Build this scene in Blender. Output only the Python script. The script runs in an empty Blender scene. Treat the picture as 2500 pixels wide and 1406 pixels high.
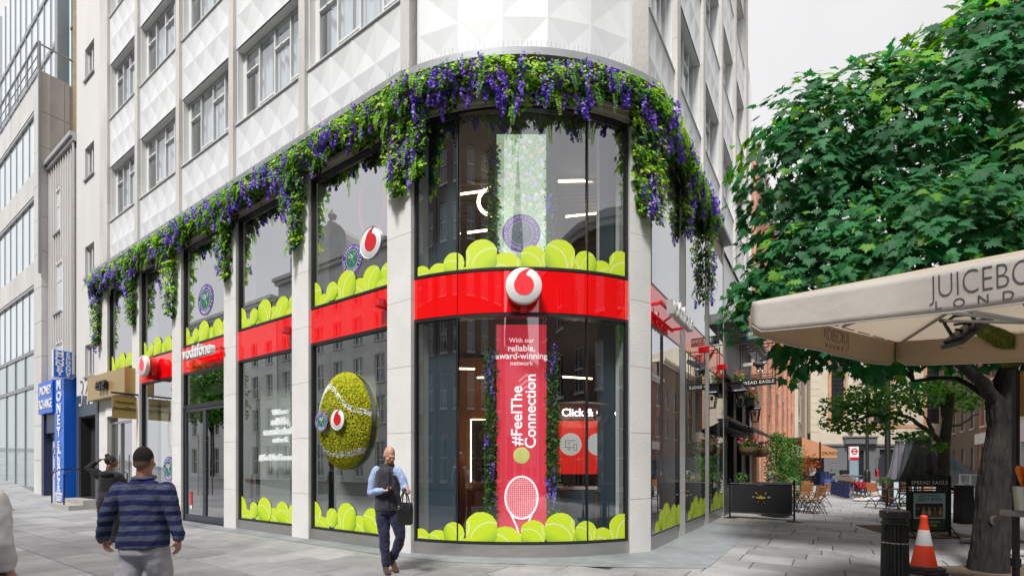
import bpy, math, random
import numpy as np
from mathutils import Vector, Matrix
random.seed(7); RNG = np.random.default_rng(7)
R = math.radians
SC = bpy.context.scene
COL = SC.collection
# ------------------------------------------------------------------ camera
cam = bpy.data.objects.new('camera', bpy.data.cameras.new('camera'))
COL.objects.link(cam); SC.camera = cam
cam.location = (0, 0, 1.55); cam.rotation_euler = (R(90), 0, 0)
cam.data.sensor_width = 36; cam.data.lens = 16.82
cam.data.shift_y = 0.1728; cam.data.clip_end = 600; cam.data.clip_start = 0.05
# ------------------------------------------------------------------ sky, sun, exposure
SUN_EL, SUN_AZ = 56, 203          # degrees; azimuth clockwise from +Y
w = bpy.data.worlds.new('World'); SC.world = w; w.use_nodes = True
nt = w.node_tree; nt.nodes.clear()
sky = nt.nodes.new('ShaderNodeTexSky'); sky.sky_type = 'NISHITA'; sky.sun_disc = False
sky.sun_elevation = R(SUN_EL); sky.sun_rotation = R(SUN_AZ); sky.dust_density = 6; sky.ozone_density = 1
hs = nt.nodes.new('ShaderNodeHueSaturation'); hs.inputs['Saturation'].default_value = 0.12; hs.inputs['Value'].default_value = 0.6
mx = nt.nodes.new('ShaderNodeMix'); mx.data_type = 'RGBA'; mx.inputs[0].default_value = 0.85   # overcast veil
mx.inputs[7].default_value = (4.75, 4.68, 4.76, 1)
bg = nt.nodes.new('ShaderNodeBackground'); bg.inputs[1].default_value = 0.1
wo = nt.nodes.new('ShaderNodeOutputWorld')
nt.links.new(sky.outputs[0], hs.inputs['Color']); nt.links.new(hs.outputs[0], mx.inputs[6])
tcw = nt.nodes.new('ShaderNodeTexCoord'); nzw = nt.nodes.new('ShaderNodeTexNoise'); nzw.inputs['Scale'].default_value = 2.2; nzw.inputs['Detail'].default_value = 5
mrw = nt.nodes.new('ShaderNodeMapRange'); mrw.inputs[1].default_value = .3; mrw.inputs[2].default_value = .7; mrw.inputs[3].default_value = .9; mrw.inputs[4].default_value = 1.1     # thin cloud tone, the same all round
scw = nt.nodes.new('ShaderNodeVectorMath'); scw.operation = 'SCALE'
nt.links.new(tcw.outputs['Generated'], nzw.inputs['Vector']); nt.links.new(nzw.outputs[0], mrw.inputs[0]); nt.links.new(mx.outputs[2], scw.inputs[0]); nt.links.new(mrw.outputs[0], scw.inputs['Scale'])
nt.links.new(scw.outputs[0], bg.inputs[0]); nt.links.new(bg.outputs[0], wo.inputs[0])
sun = bpy.data.objects.new('sun', bpy.data.lights.new('sun', 'SUN')); COL.objects.link(sun)
sun.data.energy = 2.3; sun.data.angle = R(12); sun.data.color = (1, 0.98, 0.955)
_sd = Vector((math.sin(R(SUN_AZ)) * math.cos(R(SUN_EL)), math.cos(R(SUN_AZ)) * math.cos(R(SUN_EL)), math.sin(R(SUN_EL))))
sun.rotation_euler = _sd.to_track_quat('Z', 'Y').to_euler()
SC.view_settings.view_transform = 'Standard'; SC.view_settings.look = 'None'
SC.view_settings.exposure = 1.05; SC.view_settings.gamma = 1
SC.render.engine = 'CYCLES'
SC.cycles.max_bounces = 8; SC.cycles.transparent_max_bounces = 16; SC.cycles.glossy_bounces = 4
SC.cycles.diffuse_bounces = 3; SC.cycles.transmission_bounces = 6; SC.cycles.caustics_reflective = False; SC.cycles.caustics_refractive = False
SC.cycles.use_denoising = True; SC.cycles.sample_clamp_indirect = 6
# ------------------------------------------------------------------ frames
def frame(o, ex):
    ex = Vector((ex[0], ex[1], 0)).normalized(); ey = Vector((-ex.y, ex.x, 0))
    return Matrix(((ex.x, ey.x, 0, o[0]), (ex.y, ey.y, 0, o[1]), (0, 0, 1, o[2] if len(o) > 2 else 0), (0, 0, 0, 1)))
FL = frame((-1.772, 8.38), (.833, -.553))      # long facade: x = -t (to the viewer's right), y = inwards, z up
FR = frame((2.476, 8.58), (.553, .833))        # side-street facade: x = t (away), y = inwards
ARC_C = (0.16, 12.31); ARC_R = 4.35            # curved corner
def LP(t, d, z=0): return FL @ Vector((-t, -d, z))
def RP(t, d, z=0): return FR @ Vector((t, -d, z))
def bend(v):                                   # x = arc length, y = inwards, z
    a = v[0] / ARC_R; r = ARC_R - v[1]
    return (ARC_C[0] + r * math.sin(a), ARC_C[1] - r * math.cos(a), v[2])
def AP(s, d, z=0): return Vector(bend((s, -d, z)))
def AF(s, d=0, z=0):                           # frame tangent to the curved corner
    a = s / ARC_R; p = AP(s, d, z); return frame((p.x, p.y, p.z), (math.cos(a), math.sin(a)))
def T(x, y, z=0): return Matrix.Translation((x, y, z))
def RZ(a): return Matrix.Rotation(R(a), 4, 'Z')
def RX(a): return Matrix.Rotation(R(a), 4, 'X')
def RY(a): return Matrix.Rotation(R(a), 4, 'Y')
def SCL(x, y, z): return Matrix.Diagonal((x, y, z, 1))
I4 = Matrix.Identity(4)
def px(x, y, Y=None, z=0.0):                   # a point of the street seen at a picture position (sizing aid)
    if Y is None: Y = 1168 * (1.55 - z) / (y - 1135)
    return Vector(((x - 1250) / 1168 * Y, Y, 1.55 + (1135 - y) / 1168 * Y))
# ------------------------------------------------------------------ objects
WM = {}
def _link(o, parent, M):
    COL.objects.link(o)
    if parent is not None:
        if M is None: M = WM[parent.name]
        o.parent = parent; o.matrix_parent_inverse = WM[parent.name].inverted()
    if M is None: M = I4
    o.matrix_basis = M; WM[o.name] = M.copy(); return o
def tag(o, label=None, cat=None, group=None, kind=None):
    if label: o['label'] = label
    if cat: o['category'] = cat
    if group: o['group'] = group
    if kind: o['kind'] = kind
    return o
def thing(name, label, cat, M=I4, group=None):
    o = bpy.data.objects.new(name, None); o.empty_display_size = .1
    _link(o, None, M); return tag(o, label, cat, group)
def inst(name, me, parent=None, M=None): return _link(bpy.data.objects.new(name, me), parent, M)
def copy_tree(o, M, label=None):
    c = o.copy(); COL.objects.link(c); c.matrix_basis = M; WM[c.name] = M.copy()
    if label: c['label'] = label
    def rec(a, b):
        for ch in list(a.children):
            k = ch.copy(); COL.objects.link(k); k.parent = b; k.matrix_parent_inverse = ch.matrix_parent_inverse.copy(); rec(ch, k)
    rec(o, c); return c
def mk_mesh(name, v, f, mats, mi=None, smooth=False, ang=40):
    me = bpy.data.meshes.new(name); me.from_pydata([tuple(p) for p in v], [], f)
    for m in (mats if isinstance(mats, (list, tuple)) else [mats]): me.materials.append(m)
    if mi is not None and any(mi): me.polygons.foreach_set('material_index', mi)
    if smooth:
        me.polygons.foreach_set('use_smooth', [True] * len(me.polygons)); me.set_sharp_from_angle(angle=R(ang))
    me.update(); return me
class MB:
    def __init__(s): s.v = []; s.f = []; s.m = []
    def add(s, vs, fs, mi=0):
        n = len(s.v); s.v += [tuple(p) for p in vs]; s.f += [tuple(i + n for i in q) for q in fs]; s.m += [mi] * len(fs); return s
    def box(s, x0, x1, y0, y1, z0, z1, mi=0, M=None):
        vs = [(x, y, z) for z in (z0, z1) for y in (y0, y1) for x in (x0, x1)]
        if M is not None: vs = [M @ Vector(p) for p in vs]
        return s.add(vs, [(0, 2, 3, 1), (4, 5, 7, 6), (0, 1, 5, 4), (2, 6, 7, 3), (0, 4, 6, 2), (1, 3, 7, 5)], mi)
    def quad(s, a, b, c, d, mi=0): return s.add([a, b, c, d], [(0, 1, 2, 3)], mi)
    def bar(s, a, b, w, h=None, mi=0, up=(0, 0, 1)):
        a = Vector(a); b = Vector(b); h = w if h is None else h; z = (b - a); L = z.length; z.normalize()
        x = Vector(up).cross(z)
        if x.length < 1e-4: x = Vector((1, 0, 0))
        x.normalize(); y = z.cross(x)
        M = Matrix(((x.x, y.x, z.x, a.x), (x.y, y.y, z.y, a.y), (x.z, y.z, z.z, a.z), (0, 0, 0, 1)))
        return s.box(-w / 2, w / 2, -h / 2, h / 2, 0, L, mi, M)
    def loft(s, rings, mi=0, cap=True, closed=False):
        n = len(rings[0]); vs = [p for r in rings for p in r]; fs = []
        K = len(rings)
        for k in range(K if closed else K - 1):
            a = k * n; b = ((k + 1) % K) * n
            for i in range(n): j = (i + 1) % n; fs.append((a + i, a + j, b + j, b + i))
        if cap and not closed:
            fs.append(tuple(range(n - 1, -1, -1))); fs.append(tuple(range((K - 1) * n, K * n)))
        return s.add(vs, fs, mi)
    def tube(s, pts, r, n=8, mi=0, cap=True, closed=False, ell=None):
        pts = [Vector(p) for p in pts]; K = len(pts)
        rr = r if isinstance(r, (list, tuple)) else [r] * K
        rings = []; ref = None
        for k in range(K):
            if closed: d = pts[(k + 1) % K] - pts[k - 1]
            else: d = pts[min(k + 1, K - 1)] - pts[max(k - 1, 0)]
            d.normalize()
            if ref is None: ref = Vector((0, 0, 1)) if abs(d.z) < .9 else Vector((1, 0, 0))
            x = ref - d * ref.dot(d); x.normalize(); y = d.cross(x); ref = x
            e = ell[k] if ell else 1
            rings.append([pts[k] + (x * math.cos(2 * math.pi * i / n) + y * math.sin(2 * math.pi * i / n) * e) * rr[k] for i in range(n)])
        return s.loft(rings, mi, cap, closed)
    def cyl(s, a, b, r0, r1=None, n=12, mi=0): return s.tube([a, b], [r0, r0 if r1 is None else r1], n, mi)
    def lathe(s, prof, n=16, c=(0, 0, 0), mi=0, M=None):
        rings = [[(c[0] + r * math.cos(2 * math.pi * i / n), c[1] + r * math.sin(2 * math.pi * i / n), c[2] + z) for i in range(n)] for r, z in prof]
        if M is not None: rings = [[M @ Vector(p) for p in r] for r in rings]
        return s.loft(rings, mi)
    def ell(s, c, rx, ry, rz, nu=12, nv=8, mi=0, M=None):
        rings = []
        for k in range(nv + 1):
            th = math.pi * (k / nv - .5); cr = max(math.cos(th), .02)
            rings.append([Vector((c[0] + rx * cr * math.cos(2 * math.pi * i / nu), c[1] + ry * cr * math.sin(2 * math.pi * i / nu), c[2] + rz * math.sin(th))) for i in range(nu)])
        if M is not None: rings = [[M @ p for p in r] for r in rings]
        return s.loft(rings, mi)
    def prism(s, poly, y0, y1, mi=0, M=None):     # polygon in x,z extruded along y
        n = len(poly); vs = [(x, y0, z) for x, z in poly] + [(x, y1, z) for x, z in poly]
        if M is not None: vs = [M @ Vector(p) for p in vs]
        return s.add(vs, [tuple(range(n)), tuple(range(2 * n - 1, n - 1, -1))] + [(i, i + n, (i + 1) % n + n, (i + 1) % n) for i in range(n)], mi)
    def slab(s, poly, z0, z1, mi=0):              # polygon in x,y extruded along z
        n = len(poly); vs = [(x, y, z1) for x, y in poly] + [(x, y, z0) for x, y in poly]
        return s.add(vs, [tuple(range(n)), tuple(range(2 * n - 1, n - 1, -1))] + [(i, i + n, (i + 1) % n + n, (i + 1) % n) for i in range(n)], mi)
    def grid(s, fn, nu, nv, mi=0):
        vs = [fn(i / nu, j / nv) for j in range(nv + 1) for i in range(nu + 1)]
        return s.add(vs, [(j * (nu + 1) + i, j * (nu + 1) + i + 1, (j + 1) * (nu + 1) + i + 1, (j + 1) * (nu + 1) + i) for j in range(nv) for i in range(nu)], mi)
    def xf(s, fn):
        if isinstance(fn, Matrix): s.v = [tuple(fn @ Vector(p)) for p in s.v]
        else: s.v = [tuple(fn(p)) for p in s.v]
        return s
    def mesh(s, name, mats, smooth=False, ang=40): return mk_mesh(name, s.v, s.f, mats, s.m, smooth, ang)
    def build(s, name, mats, parent=None, M=None, smooth=False, ang=40):
        return inst(name, s.mesh(name, mats, smooth, ang), parent, M)
_txt = {}
def text_mb(body, size=1, ext=0.004, bold=0.0, sx=1, space=1.0, shear=0.0, align='CENTER'):
    """lettering standing in the x,z plane, facing -y, centred"""
    key = (body, ext, bold, space, shear, align, size)
    if key not in _txt:
        cu = bpy.data.curves.new('lettering', 'FONT'); cu.body = body; cu.align_x = align; cu.align_y = 'CENTER'
        cu.extrude = ext / size; cu.offset = bold; cu.space_character = space; cu.shear = shear; cu.resolution_u = 4
        o = bpy.data.objects.new('lettering', cu); COL.objects.link(o)
        dg = bpy.context.evaluated_depsgraph_get(); me = o.evaluated_get(dg).to_mesh()
        vs = [tuple(v.co) for v in me.vertices]; fs = [tuple(p.vertices) for p in me.polygons]
        o.evaluated_get(dg).to_mesh_clear(); bpy.data.objects.remove(o); bpy.data.curves.remove(cu)
        _txt[key] = (vs, fs)
    vs, fs = _txt[key]; m = MB()
    m.add([(x * size * sx, -z * size, y * size) for x, y, z in vs], fs); return m
def big_mesh(name, V, F, mats, smooth=False, col=None, mi=None):
    """numpy arrays: V (n,3), F (m,k)"""
    me = bpy.data.meshes.new(name); k = F.shape[1]
    me.vertices.add(len(V)); me.vertices.foreach_set('co', V.astype(np.float32).ravel())
    me.loops.add(F.size); me.loops.foreach_set('vertex_index', F.astype(np.int32).ravel())
    me.polygons.add(len(F)); me.polygons.foreach_set('loop_start', np.arange(0, F.size, k, dtype=np.int32))
    for m in (mats if isinstance(mats, (list, tuple)) else [mats]): me.materials.append(m)
    if mi is not None: me.polygons.foreach_set('material_index', mi.astype(np.int32))
    if smooth: me.polygons.foreach_set('use_smooth', np.ones(len(F), bool))
    if col is not None:
        a = me.color_attributes.new('Col', 'FLOAT_COLOR', 'POINT'); a.data.foreach_set('color', col.astype(np.float32).ravel())
    me.update(); me.validate(); return me
def rot_from(nrm, tip):
    """(n,3,3) rotations with local z -> nrm, local y -> tip (made orthogonal)"""
    z = nrm / np.linalg.norm(nrm, axis=1, keepdims=True)
    y = tip - z * (tip * z).sum(1, keepdims=True); y /= np.linalg.norm(y, axis=1, keepdims=True) + 1e-9
    x = np.cross(y, z); return np.stack([x, y, z], axis=2)
def scatter(name, tv, tf, P, ROT, S, mats, col, smooth=False):
    tv = np.asarray(tv, float); tf = np.asarray(tf, int); n = len(P)
    V = np.einsum('nij,kj->nki', ROT, tv) * S[:, None, None] + P[:, None, :]
    F = (tf[None] + (np.arange(n) * len(tv))[:, None, None]).reshape(-1, tf.shape[1])
    C = np.repeat(col[:, None, :], len(tv), 1).reshape(-1, 4)
    return big_mesh(name, V.reshape(-1, 3), F, mats, smooth, C)
# ------------------------------------------------------------------ materials
def _nodes(name):
    m = bpy.data.materials.new(name); m.use_nodes = True; t = m.node_tree; t.nodes.clear()
    out = t.nodes.new('ShaderNodeOutputMaterial'); return m, t, out
def N(t, kind, **kw):
    n = t.nodes.new('ShaderNode' + kind)
    for k, v in kw.items():
        if k.startswith('i_'):
            kk = k[2:]; n.inputs[int(kk) if kk.isdigit() else kk.replace('_', ' ')].default_value = v
        else: setattr(n, k, v)
    return n
def c4(c): return (c[0], c[1], c[2], 1)
def srgb(r, g, b):
    f = lambda u: (u / 255 / 12.92) if u / 255 <= .04045 else ((u / 255 + .055) / 1.055) ** 2.4
    return (f(r), f(g), f(b))
def mat(name, col, rough=.6, metal=0, var=0, vs=3.0, bump=0, bs=40.0, ior=1.5, coat=0, emit=None, es=0, rnd=0, stretch=None, obj=False, det=4, sheen=0, spec=None):
    m, t, out = _nodes(name); L = t.links.new
    p = N(t, 'BsdfPrincipled'); p.inputs['Base Color'].default_value = c4(col)
    p.inputs['Roughness'].default_value = rough; p.inputs['Metallic'].default_value = metal; p.inputs['IOR'].default_value = ior
    p.inputs['Coat Weight'].default_value = coat; p.inputs['Coat Roughness'].default_value = .03
    if spec is not None: p.inputs['Specular IOR Level'].default_value = spec
    if sheen: p.inputs['Sheen Weight'].default_value = sheen
    if emit: p.inputs['Emission Color'].default_value = c4(emit); p.inputs['Emission Strength'].default_value = es
    L(p.outputs[0], out.inputs[0]); co = None
    if var or bump or rnd:
        if obj: tc = N(t, 'TexCoord'); co = tc.outputs['Object']
        else: g = N(t, 'NewGeometry'); co = g.outputs['Position']
        if stretch:
            mp = N(t, 'Mapping'); mp.inputs['Scale'].default_value = stretch; L(co, mp.inputs[0]); co = mp.outputs[0]
    cs = None
    if var:
        n = N(t, 'TexNoise', i_Scale=vs, i_Detail=det, i_Roughness=.6); L(co, n.inputs['Vector'])
        cr = N(t, 'MapRange', i_1=.25, i_2=.75, i_3=1 - var, i_4=1 + var); L(n.outputs[0], cr.inputs[0])
        mu = N(t, 'VectorMath', operation='SCALE'); mu.inputs[0].default_value = col; L(cr.outputs[0], mu.inputs['Scale']); cs = mu.outputs[0]
    if rnd:
        oi = N(t, 'ObjectInfo'); cr = N(t, 'MapRange', i_3=1 - rnd, i_4=1 + rnd); L(oi.outputs['Random'], cr.inputs[0])
        mu = N(t, 'VectorMath', operation='SCALE'); mu.inputs[0].default_value = col
        if cs: L(cs, mu.inputs[0])
        L(cr.outputs[0], mu.inputs['Scale']); cs = mu.outputs[0]
    if cs: L(cs, p.inputs['Base Color'])
    if bump:
        n = N(t, 'TexNoise', i_Scale=bs, i_Detail=3); L(co, n.inputs['Vector'])
        b = N(t, 'Bump', i_Strength=bump, i_Distance=.02); L(n.outputs[0], b.inputs['Height']); L(b.outputs[0], p.inputs['Normal'])
    return m
def mat_glass(name, ior=2.3, tint=(.86, .92, .9), wav=0.0, ws=.6):
    m, t, out = _nodes(name); L = t.links.new
    r0 = ((ior - 1) / (ior + 1)) ** 2; gg = N(t, 'NewGeometry'); dt = N(t, 'VectorMath', operation='DOT_PRODUCT'); L(gg.outputs['Incoming'], dt.inputs[0]); L(gg.outputs['Normal'], dt.inputs[1])
    ab = N(t, 'Math', operation='ABSOLUTE'); L(dt.outputs['Value'], ab.inputs[0]); om = N(t, 'Math', operation='SUBTRACT', i_0=1.0); L(ab.outputs[0], om.inputs[1])
    pw = N(t, 'Math', operation='POWER', i_1=5.0); L(om.outputs[0], pw.inputs[0]); fr = N(t, 'Math', operation='MULTIPLY_ADD', i_1=1 - r0, i_2=r0); L(pw.outputs[0], fr.inputs[0])
    tr = N(t, 'BsdfTransparent'); tr.inputs[0].default_value = c4(tint)
    gl = N(t, 'BsdfGlossy', i_Roughness=0.0); gl.inputs[0].default_value = (.95, .97, 1, 1); mi = N(t, 'MixShader')
    if wav:
        g = N(t, 'NewGeometry'); n = N(t, 'TexNoise', i_Scale=ws, i_Detail=1); L(g.outputs['Position'], n.inputs['Vector'])
        b = N(t, 'Bump', i_Strength=wav, i_Distance=.05); L(n.outputs[0], b.inputs['Height']); L(b.outputs[0], gl.inputs['Normal'])
    L(fr.outputs[0], mi.inputs[0]); L(tr.outputs[0], mi.inputs[1]); L(gl.outputs[0], mi.inputs[2]); L(mi.outputs[0], out.inputs[0]); return m
def mat_leaf(name, trans=.35, rough=.45, mulv=1.0):
    m, t, out = _nodes(name); L = t.links.new
    a = N(t, 'Attribute', attribute_name='Col'); p = N(t, 'BsdfPrincipled', i_Roughness=rough); L(a.outputs['Color'], p.inputs['Base Color'])
    p.inputs['Specular IOR Level'].default_value = .25
    tl = N(t, 'BsdfTranslucent'); h = N(t, 'HueSaturation', i_Saturation=1.15, i_Value=1.6 * mulv, i_Hue=.485); L(a.outputs['Color'], h.inputs['Color']); L(h.outputs[0], tl.inputs[0])
    mi = N(t, 'MixShader'); mi.inputs[0].default_value = trans; L(p.outputs[0], mi.inputs[1]); L(tl.outputs[0], mi.inputs[2]); L(mi.outputs[0], out.inputs[0]); return m
def mat_brick(name, c1, c2, mortar, sc=1.0, rough=.85, M=None, bw=.225, bh=.075, ms=.01, bump=.6):
    """x along the wall, z up in object space"""
    m, t, out = _nodes(name); L = t.links.new
    tc = N(t, 'TexCoord'); sp = N(t, 'SeparateXYZ'); L(tc.outputs['Object'], sp.inputs[0])
    ad = N(t, 'Math', operation='ADD'); L(sp.outputs[0], ad.inputs[0]); L(sp.outputs[1], ad.inputs[1])
    cb = N(t, 'CombineXYZ'); L(ad.outputs[0], cb.inputs[0]); L(sp.outputs[2], cb.inputs[1])
    b = N(t, 'TexBrick', i_Scale=1.0, i_Mortar_Size=ms, i_Mortar_Smooth=.1, i_Bias=0.0, i_Brick_Width=bw, i_Row_Height=bh)
    b.inputs['Color1'].default_value = c4(c1); b.inputs['Color2'].default_value = c4(c2); b.inputs['Mortar'].default_value = c4(mortar)
    L(cb.outputs[0], b.inputs['Vector'])
    n = N(t, 'TexNoise', i_Scale=2.5, i_Detail=4); L(tc.outputs['Object'], n.inputs['Vector'])
    cr = N(t, 'MapRange', i_1=.25, i_2=.75, i_3=.8, i_4=1.2); L(n.outputs[0], cr.inputs[0])
    mu = N(t, 'VectorMath', operation='SCALE'); L(b.outputs[0], mu.inputs[0]); L(cr.outputs[0], mu.inputs['Scale'])
    p = N(t, 'BsdfPrincipled', i_Roughness=rough); L(mu.outputs[0], p.inputs['Base Color'])
    bp = N(t, 'Bump', i_Strength=bump, i_Distance=.01, invert=True); L(b.outputs['Fac'], bp.inputs['Height']); L(bp.outputs[0], p.inputs['Normal'])
    L(p.outputs[0], out.inputs[0]); return m
STONE = mat('portland_stone', (.7, .69, .67), .75, var=.08, vs=1.4, bump=.25, bs=30)
FIN = mat('weathered_stone_fin', (.6, .58, .55), .8, var=.18, vs=1.1, bump=.35, bs=22, stretch=(1, 1, .35))
RENDERW = mat('pale_render', (.66, .645, .63), .8, var=.07, vs=.7, bump=.12, bs=18, stretch=(1, 1, .3))
PANEL = mat('white_moulded_panel', (.7, .72, .725), .45, var=.06, vs=2.4, stretch=(1, 1, .14))
WFRAME = mat('white_painted_frame', (.72, .73, .72), .4, var=.04, vs=4)
SILLM = mat('grey_sill_metal', (.46, .46, .46), .45, metal=.5, var=.1, vs=8)
DARKFR = mat('dark_anodised_frame', (.028, .03, .033), .35, metal=.3, var=.1, vs=6)
STEEL = mat('brushed_stainless', (.5, .49, .47), .34, metal=.85, var=.1, vs=3, stretch=(1, 1, 8))
GUTTER = mat('lead_grey_gutter', (.3, .31, .33), .5, metal=.2, var=.15, vs=3)
GLASS = mat_glass('shop_glass', 6.2, (.93, .97, .95), .012, .7)
GLASSR = mat_glass('side_street_glass', 6.5, (.93, .97, .95), .008, .7)
GLASSC = mat_glass('curved_shop_glass', 2.9, (.92, .96, .96), .02, 1.2)
GLASSU = mat_glass('upper_window_glass', 4.2, (.9, .95, .97), .01, .8)
GLASSF = mat_glass('far_window_glass', 2.6, (.35, .4, .42))
REDGL = mat('red_back_painted_glass', (.92, .0, .003), .015, ior=2.2, coat=0)
REDP = mat('red_plastic', (.62, .008, .014), .35)
REDLOGO = mat('logo_red_face', (.8, .03, .04), .3, emit=(.8, .02, .03), es=.15)
WHITEP = mat('white_plastic', (.78, .78, .77), .3)
WHITEM = mat('matt_white', (.75, .75, .74), .7)
BLACK = mat('satin_black_metal', (.012, .012, .014), .38, var=.2, vs=9)
BLACKM = mat('matt_black', (.014, .014, .016), .8)
NAVYW = mat('navy_interior_wall', (.032, .06, .082), .6, var=.08, vs=1)
DARKIN = mat('dark_interior', (.02, .021, .023), .8)
PALEIN = mat('pale_partition', (.68, .73, .69), .7)
WOODIN = mat('oak_panel', (.24, .1, .025), .45, var=.25, vs=2.5, stretch=(6, 6, .6))
CURT = mat('white_curtain', (.8, .84, .85), .85)
LAMPW = mat('warm_strip_light', (1, .9, .7), .5, emit=(1, .74, .42), es=5)
LAMPC = mat('neon_white', (1, 1, 1), .5, emit=(1, .93, .95), es=3.5)
LEAFM = mat_leaf('garland_leaves', .42, .5)
MAPLE = mat_leaf('maple_leaves', .42, .55)
BALLG = None
# ------------------------------------------------------------------ ground
ASPH = mat('asphalt', (.07, .07, .072), .85, var=.2, vs=2, bump=.4, bs=90)
JOINT = mat('pavement_joint', (.07, .068, .065), .9, var=.2, vs=5)
def paving(name, col, rnd):
    m = mat(name, col, .62, var=.14, vs=2.2, bump=.15, bs=45, rnd=rnd, det=7); t = m.node_tree; L = t.links.new
    p = [n for n in t.nodes if n.type == 'BSDF_PRINCIPLED'][0]; src = p.inputs['Base Color'].links[0].from_socket
    g = N(t, 'NewGeometry'); v = N(t, 'TexVoronoi', i_Scale=3.1, i_Randomness=1.0); L(g.outputs['Position'], v.inputs['Vector'])
    lt = N(t, 'MapRange', i_1=.045, i_2=.06, i_3=.55, i_4=1.0); L(v.outputs['Distance'], lt.inputs[0])
    n = N(t, 'TexNoise', i_Scale=.45, i_Detail=6, i_Roughness=.7); L(g.outputs['Position'], n.inputs['Vector']); st = N(t, 'MapRange', i_1=.34, i_2=.6, i_3=.62, i_4=1.08); L(n.outputs[0], st.inputs[0])
    mu = N(t, 'Math', operation='MULTIPLY'); L(lt.outputs[0], mu.inputs[0]); L(st.outputs[0], mu.inputs[1])
    sc = N(t, 'VectorMath', operation='SCALE'); L(src, sc.inputs[0]); L(mu.outputs[0], sc.inputs['Scale']); L(sc.outputs[0], p.inputs['Base Color']); return m
SLABM = paving('york_paving', (.305, .305, .308), .19)
SLABS2 = paving('york_paving_far', (.325, .325, .328), 0)
SETTS = mat_brick('granite_setts', (.2, .2, .21), (.29, .285, .29), (.1, .1, .1), bw=.2, bh=.11, ms=.012, rough=.6)
APRONM = paving('granite_apron', (.25, .268, .28), 0)
def sheet(name, poly, z, m, kind='structure', parent=None):
    b = MB(); b.add([(x, y, z) for x, y in poly], [tuple(range(len(poly)))]); o = b.build(name, m, parent)
    if kind: o['kind'] = kind
    return o
sheet('ground', [(-300, -300), (300, -300), (300, 300), (-300, 300)], -.1, ASPH)
def FP(x, y): p = FL @ Vector((x, y, 0)); return (p.x, p.y)
# pavement base in the facade frame: x 3.43.. is the side street
pv = MB()
for (x0, x1, y0, y1) in ((-60, 14, -9.2, 2.4), (3.3, 9.6, 2.4, 62), (14, 22, -9.2, 8)):
    pts = [FP(x0, y0), FP(x1, y0), FP(x1, y1), FP(x0, y1)]; pv.slab(pts, -.098, -.014)
pv.add([FP(-17, -9.2) + (-.016,), FP(-17, 3) + (-.016,), FP(-60, 3) + (3.2,), FP(-60, -9.2) + (3.2,)], [(0, 1, 2, 3)])
pavement = pv.build('pavement', JOINT); tag(pavement, kind='structure')
sm = {}
def slab_mesh(L, Wd):
    k = (round(L, 3), round(Wd, 3))
    if k not in sm:
        b = MB(); g = .007; c = .005
        x, y = L / 2 - g, Wd / 2 - g
        vs = [(-x, -y, -.013), (x, -y, -.013), (x, y, -.013), (-x, y, -.013), (-x, -y, -c), (x, -y, -c), (x, y, -c), (-x, y, -c), (-x + c, -y + c, 0), (x - c, -y + c, 0), (x - c, y - c, 0), (-x + c, y - c, 0)]
        b.add(vs, [(0, 1, 5, 4), (1, 2, 6, 5), (2, 3, 7, 6), (3, 0, 4, 7), (4, 5, 9, 8), (5, 6, 10, 9), (6, 7, 11, 10), (7, 4, 8, 11), (8, 9, 10, 11)])
        sm[k] = b.mesh('paving_slab', SLABM)
    return sm[k]
slabs = []
rs = random.Random(3); RW = .62
def rows(x0, x1, y0, y1):
    y = y0; 
    while y < y1 - .05:
        x = x0 - rs.random() * .9
        while x < x1:
            L = rs.choice((.6, .75, .9, 1.05, 1.2))
            slabs.append((x + L / 2, y + RW / 2, L)); x += L
        y += RW
rows(-52, 12.5, -9.2 + .0, 2.3); rows(3.5, 9.0, 2.3 + 0.28, 60)
cand = []
for (x, y, L) in slabs:
    if y > .6 and x < 2.9: continue                      # under the shop
    p = FL @ Vector((x, y, 0)); vis = p.y > 5.2 and abs(p.x) / p.y < 1.2
    cand.append((p.length if vis else 1e3 + p.length, x, y, L))
cand.sort()
far = MB()
for i, (dist, x, y, L) in enumerate(cand):
    Mx = FL @ T(x, y, rs.uniform(-.0015, .0015) + max(0, (-x - 17) * .075)) @ RY(4.3 if x < -17 else 0) @ RX(rs.uniform(-.15, .15)) @ RY(rs.uniform(-.12, .12))
    if i < 300: inst('paving_slab', slab_mesh(L, RW), pavement, Mx)
    elif p is not None: far.box(-L / 2 + .005, L / 2 - .005, -RW / 2 + .005, RW / 2 - .005, -.013, 0, 0, Mx)
tag(far.build('paving', SLABS2, pavement), kind='stuff')
# smooth apron hugging the shop front
ap = [LP(15.2, .36), LP(.2, .36), Vector((-1.03, 7.64, 0)), Vector((.2, 7.46, 0)), Vector((1.6, 7.24, 0)), Vector((2.945, 7.2, 0)), RP(5.2, 1.15), RP(5.2, -.1), RP(0, -.1)]
ap += [AP(s, -.1) for s in (2.2, 1.2, 0, -1.2, -2)] + [LP(.1, -.1), LP(15.2, -.1)]
sheet('path', [(p.x, p.y) for p in ap], .006, APRONM)
FORE = mat('forecourt_tiles', (.3, .285, .26), .7, var=.15, vs=2, bump=.2, bs=40)
fc = MB()
for i in range(9):
    for j in range(3):
        a = [RP(5.22 + i * .5, .02 + j * .42), RP(5.71 + i * .5, .02 + j * .42), RP(5.71 + i * .5, .43 + j * .42), RP(5.22 + i * .5, .43 + j * .42)]
        fc.slab([(q.x, q.y) for q in a], -.01, .007)
tag(fc.build('forecourt', FORE), kind='structure')
b = MB(); b.box(9.6, 16.2, 9, 75, -.099, -.06); b.build('road', SETTS, None, FL); tag(bpy.data.objects['road'], kind='structure')
KERB = mat('granite_kerb', (.33, .33, .33), .7, var=.12, vs=6, bump=.2)
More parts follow.
